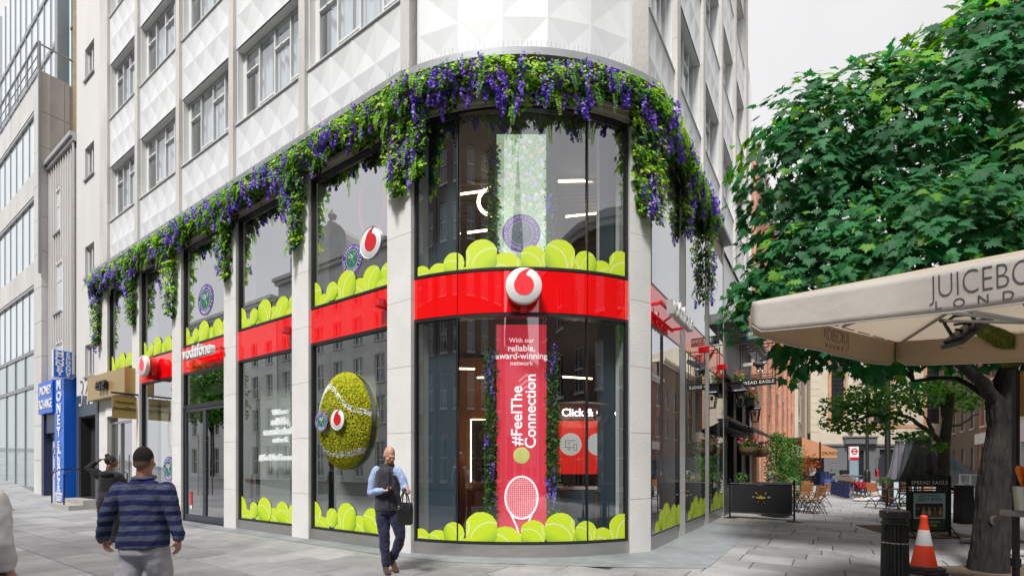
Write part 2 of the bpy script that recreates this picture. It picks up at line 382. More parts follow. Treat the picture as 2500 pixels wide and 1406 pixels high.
kb = MB(); kb.box(9.4, 9.66, 8.0, 60, -.098, .008); k = kb.build('kerb', KERB, None, FL); tag(k, kind='structure')
kb = MB()
for i in range(30): kb.box(-20 + i * 1.2, -20 + i * 1.2 + 1.19, -9.45, -9.2, -.098, .008)
k = kb.build('kerb', KERB, None, FL); tag(k, kind='structure')
kb = MB(); kb.slab([FP(16.2, 9), FP(24, 9), FP(24, 75), FP(16.2, 75)], -.098, .0); tag(kb.build('footway', SLABS2), kind='structure')
# ------------------------------------------------------------------ the corner shop building
store = thing('corner_building', 'white corner building with pyramid panels, curved glass shop front and red fascia band', 'building', T(-1.772, 8.38))
def arcbox(b, s0, s1, y0, y1, z0, z1, n=10, mi=0):
    rings = []
    for i in range(n + 1):
        s = s0 + (s1 - s0) * i / n; rings.append([bend((s, y0, z0)), bend((s, y0, z1)), bend((s, y1, z1)), bend((s, y1, z0))])
    return b.loft(rings, mi)
def frame_mb(x0, x1, z0, z1, w, y0, y1, b=None):
    b = b or MB()
    b.box(x0, x1, y0, y1, z0, z0 + w); b.box(x0, x1, y0, y1, z1 - w, z1)
    b.box(x0, x0 + w, y0 + .001, y1, z0 + w, z1 - w); b.box(x1 - w, x1, y0 + .001, y1, z0 + w, z1 - w); return b
def arcframe(s0, s1, z0, z1, w, y0, y1):
    b = MB(); arcbox(b, s0, s1, y0, y1, z0, z0 + w, 12); arcbox(b, s0, s1, y0, y1, z1 - w, z1, 12)
    arcbox(b, s0, s0 + w, y0 + .001, y1, z0 + w, z1 - w, 1); arcbox(b, s1 - w, s1, y0 + .001, y1, z0 + w, z1 - w, 1); return b
Z_SILL, Z_RB, Z_RT, Z_GT, Z_TOP = .215, 4.10, 4.82, 7.57, 8.2
PZ = [0, .95, 2.12, 3.29, 4.46, 5.63, 6.8, Z_TOP]
# --- pillars of stone panels
def pillar(M, x0, x1):
    c = MB(); c.box(x0 + .01, x1 - .01, .014, .5, 0, Z_TOP); o = c.build('pillar', STONE, store, M)
    for a, b_ in zip(PZ[:-1], PZ[1:]):
        q = MB(); q.box(x0, x1, 0, .3, a + .004, b_ - .003); q.build('stone_panel', STONE, o, M)
LBAYS = [(.6, 3.0), (3.6, 5.97), (6.55, 8.94), (9.5, 11.83), (12.4, 14.56)]
LPIL = [(0.0, .6), (3.0, 3.6), (5.97, 6.55), (8.94, 9.5), (11.83, 12.4), (14.56, 15.3)]
RBAYS = [(.06, 2.02), (2.51, 4.53), (5.03, 7.0)]
RPIL = [(2.02, 2.51), (4.53, 5.03), (7.0, 7.2)]
for a, b_ in LPIL: pillar(FL, -b_, -a)
for a, b_ in RPIL: pillar(FR, a, b_)
c = MB(); arcbox(c, 1.98, 2.45, .014, .4, 0, Z_TOP, 4); o = c.build('pillar', STONE, store, I4, True)
for a, b_ in zip(PZ[:-1], PZ[1:]):
    q = MB(); arcbox(q, 1.98, 2.47, -.012, .3, a + .004, b_ - .003, 5); q.build('stone_panel', STONE, o, I4, True)
# --- shop windows
def win(M, x0, x1, z0, z1, glass, name='shop_window', y=.06, w=.05, fm=None, extra=None, gd=.05):
    f = frame_mb(x0, x1, z0, z1, w, y, y + .09)
    if extra: extra(f)
    o = f.build(name, fm or DARKFR, store, M)
    g = MB(); g.quad((x0 + w, y + gd, z0 + w), (x1 - w, y + gd, z0 + w), (x1 - w, y + gd, z1 - w), (x0 + w, y + gd, z1 - w)); g.build('pane', glass, o, M); return o
def redp(M, x0, x1):
    q = MB(); q.box(x0, x1, .07, .12, Z_RB + .012, Z_RT - .012); q.build('fascia_panel', REDGL, store, M)
def plinth(M, x0, x1):
    q = MB(); q.box(x0, x1, .05, .14, 0, Z_SILL); q.build('plinth', STEEL, store, M)
for i, (a, b_) in enumerate(LBAYS):
    win(FL, -b_, -a, Z_RT - (.1 if i == 4 else 0), Z_GT, GLASS)
    if i == 4: continue
    redp(FL, -b_, -a)
    if i != 2: win(FL, -b_, -a, Z_SILL, Z_RB, GLASS); plinth(FL, -b_, -a)
for a, b_ in RBAYS:
    win(FR, a, b_, Z_RT, Z_GT, GLASSR, y=-.008, w=.03, gd=.003)
    q = MB(); q.box(a, b_, -.004, .06, Z_RB + .012, Z_RT - .012); q.build('fascia_panel', REDGL, store, FR)
    win(FR, a, b_, Z_SILL + .05, Z_RB, GLASSR, y=-.008, w=.03, gd=.003)
    q = MB(); q.box(a, b_, .012, .1, 0, Z_SILL + .045); q.build('plinth', STEEL, store, FR)
# entrance doors (third bay)
a, b_ = LBAYS[2]; zd = 3.16
win(FL, -b_, -a, zd, Z_RB, GLASS)
q = MB(); q.box(-b_ + .3, -a - .45, .5, .53, zd + .35, zd + .62); q.build('door_heater', WHITEM, store, FL)
q = frame_mb(-b_, -a, 0, zd, .06, .05, .15); q.build('door_frame', DARKFR, store, FL)
GREYFR = mat('grey_door_frame', (.07, .085, .1), .4, metal=.4, var=.1, vs=5)
mid = -(a + b_) / 2
for x0, x1, hx in ((-b_ + .06, mid - .003, mid - .12), (mid + .003, -a - .06, mid + .12)):
    f = MB(); f.box(x0, x1, .07, .13, .02, .2); f.box(x0, x1, .07, .13, zd - .14, zd - .06)
    f.box(x0, x0 + .08, .071, .13, .2, zd - .14); f.box(x1 - .08, x1, .071, .13, .2, zd - .14); o = f.build('door', GREYFR, store, FL)
    g = MB(); g.quad((x0 + .08, .1, .2), (x1 - .08, .1, .2), (x1 - .08, .1, zd - .14), (x0 + .08, .1, zd - .14)); g.build('pane', GLASS, o, FL)
    h = MB(); h.tube([(hx, -.02, .75), (hx, -.02, 2.35)], .016, 8)
    for z in (.85, 1.45, 2.2): h.cyl((hx, -.02, z), (hx + (.1 if hx > mid else -.1) * .0, .08, z), .01, n=6)
    h.build('handle', STEEL, o, FL, True)
# --- curved corner
SJ = (-1.985, -1.12, 1.16, 1.985)
for z0, z1 in ((Z_SILL, Z_RB), (Z_RT, Z_GT)):
    o = arcframe(SJ[0], SJ[3], z0, z1, .05, .05, .14).build('shop_window', DARKFR, store, I4)
    for k in range(3):
        s0, s1 = SJ[k] + .03, SJ[k + 1] - .03
        g = MB(); g.grid(lambda u, v: bend((s0 + (s1 - s0) * u, .09, z0 + .04 + (z1 - z0 - .08) * v)), 20, 1); g.build('pane', GLASSC, o, I4, True)
    for s in SJ[1:3]:
        m = MB(); arcbox(m, s - .011, s + .011, .055, .13, z0 + .05, z1 - .05, 1); m.build('mullion', DARKFR, o, I4)
for k in range(3):
    q = MB(); arcbox(q, SJ[k] + .006, SJ[k + 1] - .006, .06, .11, Z_RB + .012, Z_RT - .012, 16); q.build('fascia_panel', REDGL, store, I4, True)
q = MB(); arcbox(q, -2.0, 1.985, .04, .15, 0, Z_SILL - .002, 24); q.build('plinth', STEEL, store, I4, True)
q = MB(); arcbox(q, -2.0, 1.985, .12, .3, Z_RB - .03, Z_RT + .03, 24); q.build('fascia_backing', DARKFR, store, I4, True)
# --- head band, gutter
BEIGE = mat('beige_soffit', (.42, .38, .32), .7, var=.1, vs=2)
q = MB(); q.box(-15.3, 0, .03, .5, Z_GT, Z_TOP + .02); q.box(-15.3, 0, -.06, .03, Z_GT + .02, Z_GT + .1); q.build('head_band', BEIGE, store, FL)
q = MB(); q.box(0, 7.2, .03, .5, Z_GT, Z_TOP + .02); q.build('head_band', BEIGE, store, FR)
q = MB(); arcbox(q, -2.0, 2.45, .02, .5, Z_GT, Z_TOP + .02, 24); arcbox(q, -2, 2.4, -.05, .02, Z_GT + .03, Z_GT + .1, 24); arcbox(q, -2, 2.4, -.09, .02, Z_GT + .1, Z_GT + .15, 24); q.build('head_band', BEIGE, store, I4, True)
GD = .2
gl = [(-15.35, 0, FL), (0, 7.25, FR)]
for x0, x1, M in gl:
    n = 6 if x0 < -1 else 3
    for i in range(n):
        u0 = x0 + (x1 - x0) * i / n; u1 = x0 + (x1 - x0) * (i + 1) / n
        q = MB(); q.box(u0 + .002, u1 - .002, -GD, .1, Z_TOP, Z_TOP + .11); q.box(u0 + .002, u1 - .002, -GD - .015, -GD, Z_TOP + .0, Z_TOP + .12); q.build('gutter', GUTTER, store, M)
q = MB(); arcbox(q, -2.03, 2.5, -GD, .1, Z_TOP + .003, Z_TOP + .113, 30); arcbox(q, -2.03, 2.5, -GD - .015, -GD + .001, Z_TOP + .001, Z_TOP + .123, 30); q.build('gutter', GUTTER, store, I4, True)
# bird spikes
sp = MB(); WIRE = mat('thin_steel_wire', (.35, .35, .36), .5, metal=.6)
def spike(M, x, y):
    p = Vector((x, y, Z_TOP + .1)); e = p + Vector((random.uniform(-.02, .02), random.uniform(-.05, .02), .16))
    sp.bar(M @ p, M @ e, .004)
for i in range(170): spike(FL, -15.2 + i * .0895, -.14 + random.uniform(-.03, .03))
for i in range(70): spike(FR, i * .1 + .05, -.14)
for i in range(60):
    s = -2 + 4.4 * i / 59; p = AP(s, .14, Z_TOP + .1); e = AP(s + random.uniform(-.02, .02), .16, Z_TOP + .27); sp.bar(p, e, .004)
o = sp.build('bird_spikes', WIRE, store, I4); o['kind'] = 'stuff'
# --- upper storeys
PY = .08; ST = 3.52; SILLZ = [9.93 + ST * n for n in range(3)]; HEADZ = [z + 1.87 for z in SILLZ]; ROOF = 20.3
def pyr(b, x0, x1, z0, z1, nc, nr, dep, y=0, fn=None):
    dep *= .46
    fn = fn or (lambda p: p)
    for i in range(nc):
        for j in range(nr):
            xa, xb = x0 + (x1 - x0) * i / nc, x0 + (x1 - x0) * (i + 1) / nc; za, zb = z0 + (z1 - z0) * j / nr, z0 + (z1 - z0) * (j + 1) / nr
            c = fn(((xa + xb) / 2, y + dep, (za + zb) / 2)); P = [fn((xa, y, za)), fn((xb, y, za)), fn((xb, y, zb)), fn((xa, y, zb))]
            for k in range(4): b.add([P[k], P[(k + 1) % 4], c], [(0, 1, 2)])
    return b
def spandrel(M, x0, x1, z0, z1):
    b = MB(); e = .05; b.box(x0, x0 + e, PY, PY + .1, z0, z1); b.box(x1 - e, x1, PY, PY + .1, z0, z1)
    pyr(b, x0 + e, x1 - e, z0, z1, 4, 2, .085, PY); b.box(x0, x1, PY + .19, PY + .26, z0, z1)
    b.box(x0, x1, PY + .005, PY + .25, z1 - .012, z1); return b.build('spandrel_panel', PANEL, store, M)
curt = {}
def curtain_mesh(Wd, H):
    k = (round(Wd, 2), round(H, 2))
    if k not in curt:
        b = MB(); ph = random.random() * 6
        for (u0, u1) in ((.07, .34), (.36, .63), (.66, .99)):
            b.grid(lambda u, v: ((u0 + (u1 - u0) * u) * Wd, .03 * math.sin((u0 + (u1 - u0) * u) * Wd * 28 + ph) + .012 * math.sin(u * 63 + v), v * H), 60, 1)
        curt[k] = b.mesh('curtain', CURT, True)
    return curt[k]
BACKR = mat('room_behind', (.3, .37, .4), .9)
def upwin(M, x0, x1, z0, z1, flip=False):
    Yr = PY + .17
    rv = MB(); rv.box(x0, x0 + .03, PY + .02, Yr + .06, z0, z1); rv.box(x1 - .03, x1, PY + .02, Yr + .06, z0, z1)
    rv.box(x0 + .03, x1 - .03, PY + .02, Yr + .06, z1 - .03, z1)
    fx = [0, .235, .5, .75, 1.0]; xa, xb = x0 + .16, x1 - .05
    rv.box(x0 + .03, xa, Yr - .01, Yr + .05, z0, z1 - .03); rv.box(xb, x1 - .03, Yr - .01, Yr + .05, z0, z1 - .03)
    o = rv.build('window', WFRAME, store, M)
    za, zb = z0 + .03, z1 - .05; w = .045
    f = MB(); X = lambda u: xa + (xb - xa) * u
    f.box(xa, xb, Yr, Yr + .05, za, za + w); f.box(xa, xb, Yr, Yr + .05, zb - w, zb)
    for u in fx: f.box(X(u) - w / 2, X(u) + w / 2, Yr - .012, Yr + .05, za, zb)
    for k in (0, 2):
        zz = za + (zb - za) * .7; f.box(X(fx[k]) + w / 2, X(fx[k + 1]) - w / 2, Yr - .03, Yr + .05, zz - w / 2, zz + w / 2); f.box(X((fx[k] + fx[k + 1]) / 2) - .03, X((fx[k] + fx[k + 1]) / 2) + .03, Yr - .05, Yr - .03, zz - .03, zz)
    for k in (1, 3):
        zz = za + (zb - za) * .17; f.box(X(fx[k]) + w / 2, X(fx[k + 1]) - w / 2, Yr, Yr + .05, zz - w / 2, zz + w / 2)
    f.build('frame', WFRAME, o, M)
    for k in range(4):
        g = MB(); g.quad((X(fx[k]), Yr + .025, za), (X(fx[k + 1]), Yr + .025, za), (X(fx[k + 1]), Yr + .025, zb), (X(fx[k]), Yr + .025, zb)); g.build('pane', GLASSU, o, M)
    inst('curtain', curtain_mesh(xb - xa, zb - za), o, M @ T(xa, Yr + .17, za))
    s = MB(); s.box(x0, x1, PY - .03, PY + .12, z0 - .022, z0); s.box(x0 + .03, x1 - .03, PY + .1, Yr + .02, z0 - .02, z0 + .028); s.build('sill', WFRAME, o, M)
    bk = MB(); bk.quad((x0, Yr + .45, z0), (x1, Yr + .45, z0), (x1, Yr + .45, z1), (x0, Yr + .45, z1)); bk.build('room', BACKR, o, M)
LFIN = [.04, 3.14, 6.1, 9.06, 11.98, 14.56]; RFIN = [1.86, 4.36, 6.86, 9.36, 11.86]
def fin(M, x0, x1, y1=PY + .3):
    zs = [Z_TOP + .1, 10.6, 13.1, 15.6, 18.1, ROOF - .2]
    o = None
    for a, b_ in zip(zs[:-1], zs[1:]):
        q = MB(); q.box(x0, x1, -.0, y1, a + .003, b_ - .003); q.build('pilaster', FIN, store, M)
for i, f0 in enumerate(LFIN): fin(FL, -f0 - (.22 if i < 5 else .74), -f0)
for f0 in RFIN: fin(FR, f0, f0 + (.26 if f0 < 11 else .5))
spl = [(Z_TOP + .09, SILLZ[0] - .03), (HEADZ[0], SILLZ[1] - .03), (HEADZ[1], SILLZ[2] - .03), (HEADZ[2], ROOF)]
LUP = [(LFIN[i] + .22, LFIN[i + 1]) for i in range(5)]
RUP = [(.15, RFIN[0])] + [(RFIN[i] + .26, RFIN[i + 1]) for i in range(4)]
for a, b_ in LUP:
    for z0, z1 in spl: spandrel(FL, -b_, -a, z0, z1)
    for z0, z1 in zip(SILLZ, HEADZ): upwin(FL, -b_, -a, z0, z1)
for a, b_ in RUP:
    for z0, z1 in spl: spandrel(FR, a, b_, z0, z1)
    for z0, z1 in zip(SILLZ, HEADZ): upwin(FR, a, b_, z0, z1)
# right half of the facade past the shop front drops to first-floor level over the pub
q = MB(); q.box(7.2, 12.5, .14, .5, 6.3, Z_TOP + .1); q.build('wall', PANEL, store, FR)
# curved corner above the gutter
for z0, z1 in spl:
    b = MB(); pyr(b, -1.9, 2.02, z0, z1, 5, 2, .085, PY, bend); arcbox(b, -2.0, 2.1, PY + .19, PY + .26, z0, z1, 20)
    for s in (-1.93, 2.02): arcbox(b, s, s + .04, PY, PY + .1, z0, z1, 1)
    b.build('spandrel_panel', PANEL, store, I4)
for z0, z1 in zip(SILLZ, HEADZ):
    o = arcframe(-1.93, 2.05, z0, z1, .06, PY + .3, PY + .37).build('window', WFRAME, store, I4)
    g = MB(); g.grid(lambda u, v: bend((-1.9 + 3.9 * u, PY + .34, z0 + (z1 - z0) * v)), 20, 1); g.build('pane', GLASSU, o, I4, True)
    g = MB(); g.grid(lambda u, v: bend((-1.9 + 3.9 * u, PY + .5 + .03 * math.sin(u * 110), z0 + (z1 - z0) * v)), 200, 1); g.build('curtain', CURT, o, I4, True)
    q = MB(); arcbox(q, -1.97, 2.06, PY - .04, PY + .36, z0 - .032, z0 - .002, 20); q.build('sill', SILLM, o, I4, True)
q = MB(); arcbox(q, 2.03, 2.42, .0, .4, Z_TOP + .1, ROOF - .2, 4); q.build('pilaster', FIN, store, I4, True)
# core, roof slab
q = MB(); q.box(-15.25, .9, .95, 7, Z_TOP - .6, ROOF - .3); q.build('core', WHITEM, store, FL)
q = MB(); q.box(.6, 12.4, .95, 6, Z_TOP - .6, ROOF - .32); q.build('core', WHITEM, store, FR)
q = MB(); arcbox(q, -2.3, 2.6, .95, 3.2, Z_TOP - .58, ROOF - .34, 12); q.build('core', WHITEM, store, I4)
q = MB(); q.box(-15.3, .1, -.25, 7, ROOF - .2, ROOF + .05); q.build('cornice', SILLM, store, FL)
q = MB(); q.box(0, 12.5, -.25, 6, ROOF - .199, ROOF + .051); q.build('cornice', SILLM, store, FR)
q = MB(); arcbox(q, -2.1, 2.5, -.25, 3, ROOF - .198, ROOF + .052, 12); q.build('cornice', SILLM, store, I4)
q = MB(); q.box(12.37, 12.42, .1, 6, 0, ROOF - .2); q.build('end_wall', RENDERW, store, FR)
# --- stair tower with the street number
tower_open = [(-16.8, -15.85, z, z + 1.17) for z in (4.78, 8.4, 12.03, 15.68)] + [(-17.35, -15.62, .32, 3.35)]
def wall_open(b, x0, x1, z0, z1, ops, y0, y1, mi=0):
    xs = sorted({x0, x1, *[o[0] for o in ops], *[o[1] for o in ops]}); zs = sorted({z0, z1, *[o[2] for o in ops], *[o[3] for o in ops]})
    for za, zb in zip(zs[:-1], zs[1:]):
        run = None
        for xa, xb in list(zip(xs[:-1], xs[1:])) + [(None, None)]:
            solid = xa is not None and not any(o[0] < (xa + xb) / 2 < o[1] and o[2] < (za + zb) / 2 < o[3] for o in ops)
            if solid: run = (run[0], xb) if run else (xa, xb)
            elif run: b.box(run[0], run[1], y0, y1, za, zb, mi); run = None
    return b
q = MB(); wall_open(q, -17.75, -15.3, 0, 21, tower_open, 0, .35); q.box(-17.75, -15.3, .7, 6, 0, 20.9); q.build('stair_tower_wall', RENDERW, store, FL)
for x0, x1, z0, z1 in tower_open[:4]:
    o = frame_mb(x0, x1, z0, z1, .09, .1, .17); o.box((x0 + x1) / 2 - .1, (x0 + x1) / 2 - .02, .095, .17, z0 + .09, z1 - .09); o = o.build('window', WFRAME, store, FL)
    g = MB(); g.quad((x0, .12, z0), (x1, .12, z0), (x1, .12, z1), (x0, .12, z1)); g.build('pane', GLASSU, o, FL)
    g = MB(); g.quad((x0, .4, z0), (x1, .4, z0), (x1, .4, z1), (x0, .4, z1)); g.build('room', BACKR, o, FL)
    s = MB(); s.box(x0 - .05, x1 + .05, -.06, .1, z0 - .05, z0); s.build('sill', SILLM, o, FL)
DOORP = mat('slate_blue_panel', (.045, .065, .095), .4, var=.1, vs=3)
q = MB(); wall_open(q, -17.7, -15.36, 0, 4.15, [tower_open[4]], -.03, -.003); q.build('door_surround', DOORP, store, FL)
q = MB(); q.box(-17.3, -15.66, .3, .36, .32, 3.3); q.build('door', BLACKM, store, FL)
q = frame_mb(-17.35, -15.62, .32, 3.35, .05, .0, .3); q.build('door_frame', BLACKM, store, FL)
# ------------------------------------------------------------------ inside the shop
FLOORM = mat('shop_floor', (.16, .17, .17), .3, var=.1, vs=2)
def fpoly(off):   # footprint polygon inset by off
    return [LP(14.5, -off), LP(.3, -off)] + [AP(s, -off) for s in (-1.8, -1, 0, 1, 2, 2.35)] + [RP(.2, -off), RP(7.0, -off)]
tail = [RP(7.0, -3.4), LP(-1, -7.5), LP(2, -4.3), LP(14.5, -4.3)]
def slabpoly(name, off, z0, z1, m):
    b = MB(); b.slab([(p.x, p.y) for p in fpoly(off) + tail], z0, z1); return b.build(name, m, store, I4)
slabpoly('shop_floor', .16, .02, .1, FLOORM); slabpoly('mezzanine', .34, Z_RB - .02, Z_RT + .02, DARKIN); slabpoly('ceiling', .2, 7.56, 7.64, DARKIN)
b = MB()
pts = tail
for a, c in zip(pts[:-1], pts[1:]):
    d = (c - a).normalized(); b.bar(a + Vector((0, 0, 0)), c, .08, .08)
walls = MB()
def vwall(a, c, z0, z1, th=.08):
    d = (c - a); n = Vector((-d.y, d.x, 0)).normalized() * th
    walls.add([(a.x, a.y, z0), (c.x, c.y, z0), (c.x + n.x, c.y + n.y, z0), (a.x + n.x, a.y + n.y, z0), (a.x, a.y, z1), (c.x, c.y, z1), (c.x + n.x, c.y + n.y, z1), (a.x + n.x, a.y + n.y, z1)],
              [(0, 1, 2, 3), (7, 6, 5, 4), (0, 4, 5, 1), (1, 5, 6, 2), (2, 6, 7, 3), (3, 7, 4, 0)])
ring = [RP(7.05, -.16)] + tail + [LP(14.5, -.16)]
for a, c in zip(ring[:-1], ring[1:]): vwall(a, c, .1, 7.6)
walls.build('back_wall', NAVYW, store, I4)
# ceiling slats in the upper room
sl = MB()
for k in range(26): sl.bar(LP(2.2, -.8 - k * .22, 7.5), RP(1.2 + k * .16, -.6, 7.5), .07, .05)
sl.build('ceiling_slats', mat('brown_ceiling_slat', (.075, .06, .052), .7), store, I4)
# navy piers just behind the curved glass
for s0, s1 in ((-1.96, -1.3), (1.63, 1.97)):
    for z0, z1 in ((.1, Z_RB - .03), (Z_RT + .03, 7.55)):
        q = MB(); arcbox(q, s0, s1, .42, .52, z0, z1, 4); q.build('inner_pier', NAVYW, store, I4, True)
for s in (-1.28, 1.59):
    q = MB(); arcbox(q, s, s + .03, .44, .5, Z_RT + .03, 7.5, 1); q.build('pier_trim', WHITEM, store, I4)
# strip lights
def strip(a, c, w=.035):
    q = MB(); q.bar(a, c, w, .03); return q
def lamp(name, label, a, c, w=.035):
    o = strip(a, c, w).build(name, LAMPW, None, I4); tag(o, label, 'light', 'strip lights inside the shop'); return o
lamp('strip_light', 'warm strip light on the ceiling left of the upper flower screen', Vector((-1.25, 9.6, 6.95)), Vector((-.45, 10.1, 7.35)), .04)
lamp('strip_light', 'lower short warm strip light left of the upper flower screen', Vector((-.95, 10.2, 6.5)), Vector((-.4, 10.3, 6.62)), .04)
lamp('strip_light', 'warm strip light on the ceiling right of the upper flower screen', Vector((.95, 9.7, 7.3)), Vector((1.75, 10.1, 7.55)), .045)
lamp('strip_light', 'second thinner warm strip light right of the upper flower screen', Vector((1.2, 10.6, 7.05)), Vector((2.1, 11.2, 7.45)), .035)
lamp('strip_light', 'strip light low down behind the upper right tennis balls', Vector((1.3, 10.4, 5.05)), Vector((1.9, 10.6, 5.1)), .04)
lamp('strip_light', 'thin ceiling strip light left of the red screen', Vector((-1.3, 9.9, 3.55)), Vector((-.8, 10.2, 3.6)), .03)
lamp('strip_light', 'thin ceiling strip light close beside the red screen', Vector((-.75, 10.4, 3.45)), Vector((-.3, 10.6, 3.5)), .03)
lamp('strip_light', 'thin ceiling strip light right of the red screen', Vector((1.1, 10.3, 3.45)), Vector((1.8, 10.8, 3.5)), .03)
lamp('strip_light', 'pale strip light seen in the window beside the big curved red racket', LP(2.4, -2.3, 6.55), LP(.8, -2.3, 6.75), .04)
lamp('strip_light', 'lower pale strip light in the same upper window', LP(2.6, -2.6, 5.7), LP(1.2, -2.6, 5.8), .04)
q = MB(); q.tube([(-.42 + .28 * math.cos(R(a)), 10.0, 7.05 + .28 * math.sin(R(a))) for a in range(60, 330, 15)], .035, 8)
tag(q.build('ring_light', LAMPW, None, I4, True), 'glowing curved ring light hanging beside the upper plant column', 'light')
# partitions behind the long windows
for (a, b_) in (LBAYS[0], LBAYS[1], LBAYS[3]):
    q = MB(); q.box(-b_ + .1, -a - .95, .55, .61, .1, 3.9); q.build('partition', PALEIN, store, FL)
    q = MB()
    for i in range(9): q.box(-a - .98 + i * .12, -a - .974 + i * .12, .93, .936, .1, 3.6)
    for j in range(26): q.box(-a - .98, -a - .02, .938, .944, .15 + j * .135, .156 + j * .135)
    q.build('wire_grid', WHITEM, store, FL)
q = MB(); q.box(-LBAYS[2][1] + .2, -LBAYS[2][0] - .1, 2.2, 2.26, .1, 3.4); q.build('partition', PALEIN, store, FL)
q = MB(); q.box(-14.4, -.6, 1.8, 1.86, Z_RT, 7.5); q.build('partition', mat('grey_partition', (.42, .46, .48), .8), store, FL)
q = MB(); q.box(1.25, 6.9, 1.5, 1.56, .1, 7.5); q.build('partition', mat('dim_partition', (.12, .15, .16), .8), store, FR)
# wood wall, red service wall, counter
q = MB(); q.box(-1.5, -.55, 10.9, 11.0, .1, 4.0); q.build('timber_wall', WOODIN, store, I4)
q = MB(); q.box(-1.5, -.55, 10.9, 11.0, Z_RT + .1, 6.2); q.build('timber_wall', WOODIN, store, I4)
sw = thing('service_wall', 'red click and collect service wall lit by a neon sign inside the shop', 'wall panel', T(1.42, 10.8, 0))
q = MB(); q.box(-.52, .8, 0, .06, 1.35, 2.55); q.build('panel', mat('red_lit_panel', (.6, .012, .008), .4, emit=(.9, .02, .01), es=.35), sw)
ICW = mat('icon_white', (.72, .78, .72), .5, emit=(.8, .9, .82), es=.25)
for cx in (-.1, .52):
    q = MB(); q.lathe([(.001, 0), (.25, 0), (.25, .01), (.001, .01)], 32, M=T(cx, -.012, 2.02) @ RX(90)); q.build('icon_disc', ICW, sw)
q = MB(); P = lambda x0, x1, z0, z1: q.box(x0, x1, -.03, -.024, z0, z1)
for (x0, x1, z0, z1) in ((-.22, .0, 2.1, 2.112), (-.22, -.208, 1.95, 2.1), (-.22, -.02, 1.945, 1.957), (-.14, -.128, 1.9, 1.945), (-.18, -.09, 1.893, 1.903), (-.03, -.02, 1.88, 2.03), (.03, .04, 1.88, 2.03), (-.03, .04, 2.02, 2.03), (-.03, .04, 1.88, 1.89), (-.17, -.1, 2.05, 2.06), (-.16, -.1, 2.01, 2.02)): P(x0, x1, z0, z1)
q.build('icon_drawing', REDP, sw)
text_mb('Click & Collect', .06, .004).xf(T(-.1, -.01, 1.62)).build('caption', WHITEP, sw)
text_mb('Call & Collect', .06, .004).xf(T(.5, -.01, 1.62)).build('caption', WHITEP, sw)
t_ = text_mb('Click & Collect', .24, .01, bold=-.004).xf(T(.43, -.1, 2.72)); t_.build('neon_lettering', LAMPC, sw)
q = MB(); q.box(-.55, .75, -.02, .05, 2.58, 2.92); q.build('neon_board', mat('dark_red_board', (.06, .01, .012), .6), sw)
ct = thing('service_counter', 'wood fronted counter with a dark screen in front of the red service wall', 'counter', T(1.45, 10.1, .1))
q = MB(); q.box(-.6, .6, -.25, .25, 0, .95); q.build('body', WOODIN, ct); q = MB(); q.box(-.65, .65, -.3, .3, .952, 1.0); q.build('top', WHITEM, ct)
q = MB(); q.box(-.4, -.1, -.05, .0, 1.05, 1.25); q.box(-.27, -.23, -.04, -.01, 1.0, 1.05); q.build('screen', BLACKM, ct)
sf = thing('display_bench', 'dark grey upholstered bench behind the tennis balls at the shop corner', 'bench', T(1.05, 9.0, .1))
q = MB(); q.box(-.35, .55, -.3, .3, 0, .42); q.build('seat', NAVYW, sf); q = MB(); q.box(-.35, .55, .2, .32, .42, .95); q.build('backrest', NAVYW, sf)
po = thing('lit_poster', 'backlit black poster with gold print beside the timber wall', 'poster', T(-.66, 10.6, 1.2))
q = MB(); q.box(-.22, .3, 0, .04, 0, 1.35); q.build('board', BLACKM, po)
q = MB(); q.box(-.26, -.24, -.02, .0, -.02, 1.37); q.box(-.24, .32, -.02, .0, 1.355, 1.37); q.build('light_edge', LAMPW, po)
GOLDP = mat('gold_print', (.5, .36, .12), .5)
for k, s in enumerate(('GET', 'UNLIMITED', 'SOCIAL', 'MEDIA')): text_mb(s, .1, .004).xf(T(.04, -.006, .62 - k * .12)).build('lettering', GOLDP, po)
q = MB(); q.ell((.05, -.01, 1.0), .13, .005, .13, 16, 8); q.build('dome', mat('olive_print', (.2, .2, .01), .6), po)
# --- screens in the curved window
def screen_mat(name):
    m, t, out = _nodes(name); L = t.links.new
    tc = N(t, 'TexCoord'); mp = N(t, 'Mapping'); mp.inputs['Rotation'].default_value = (0, R(45), 0); mp.inputs['Scale'].default_value = (32, 32, 32); L(tc.outputs['Object'], mp.inputs[0])
    ck = N(t, 'TexChecker', i_Scale=1.0); ck.inputs['Color1'].default_value = (.6, .012, .02, 1); ck.inputs['Color2'].default_value = (.42, .035, .07, 1); L(mp.outputs[0], ck.inputs[0])
    p = N(t, 'BsdfPrincipled', i_Roughness=.5); L(ck.outputs[0], p.inputs['Base Color']); L(ck.outputs[0], p.inputs['Emission Color']); p.inputs['Emission Strength'].default_value = .55
    L(p.outputs[0], out.inputs[0]); return m
sc1 = thing('led_screen', 'tall narrow red advertising screen with white lettering, a ball and a racket', 'screen', T(.167, 8.42, 0))
q = MB(); q.box(-.44, .44, 0, .07, .3, 4.02); q.build('display', screen_mat('red_screen'), sc1)
SCW = mat('screen_white', (.7, .7, .72), .5, emit=(1, .97, .98), es=.45)
for s, z, sz, bo in (('With our', 3.74, .115, .0), ('reliable,', 3.6, .155, .012), ('award-winning', 3.465, .155, .012), ('network', 3.34, .115, .0)):
    text_mb(s, sz, .003, bo).xf(T(0, -.006, z)).build('lettering', SCW, sc1)
text_mb('#FeelThe', .275, .003, .014).xf(T(-.075, -.006, 2.42) @ RY(-90)).build('lettering', SCW, sc1)
text_mb('Connection', .275, .003, .014).xf(T(.165, -.006, 2.5) @ RY(-90)).build('lettering', SCW, sc1)
q = MB()
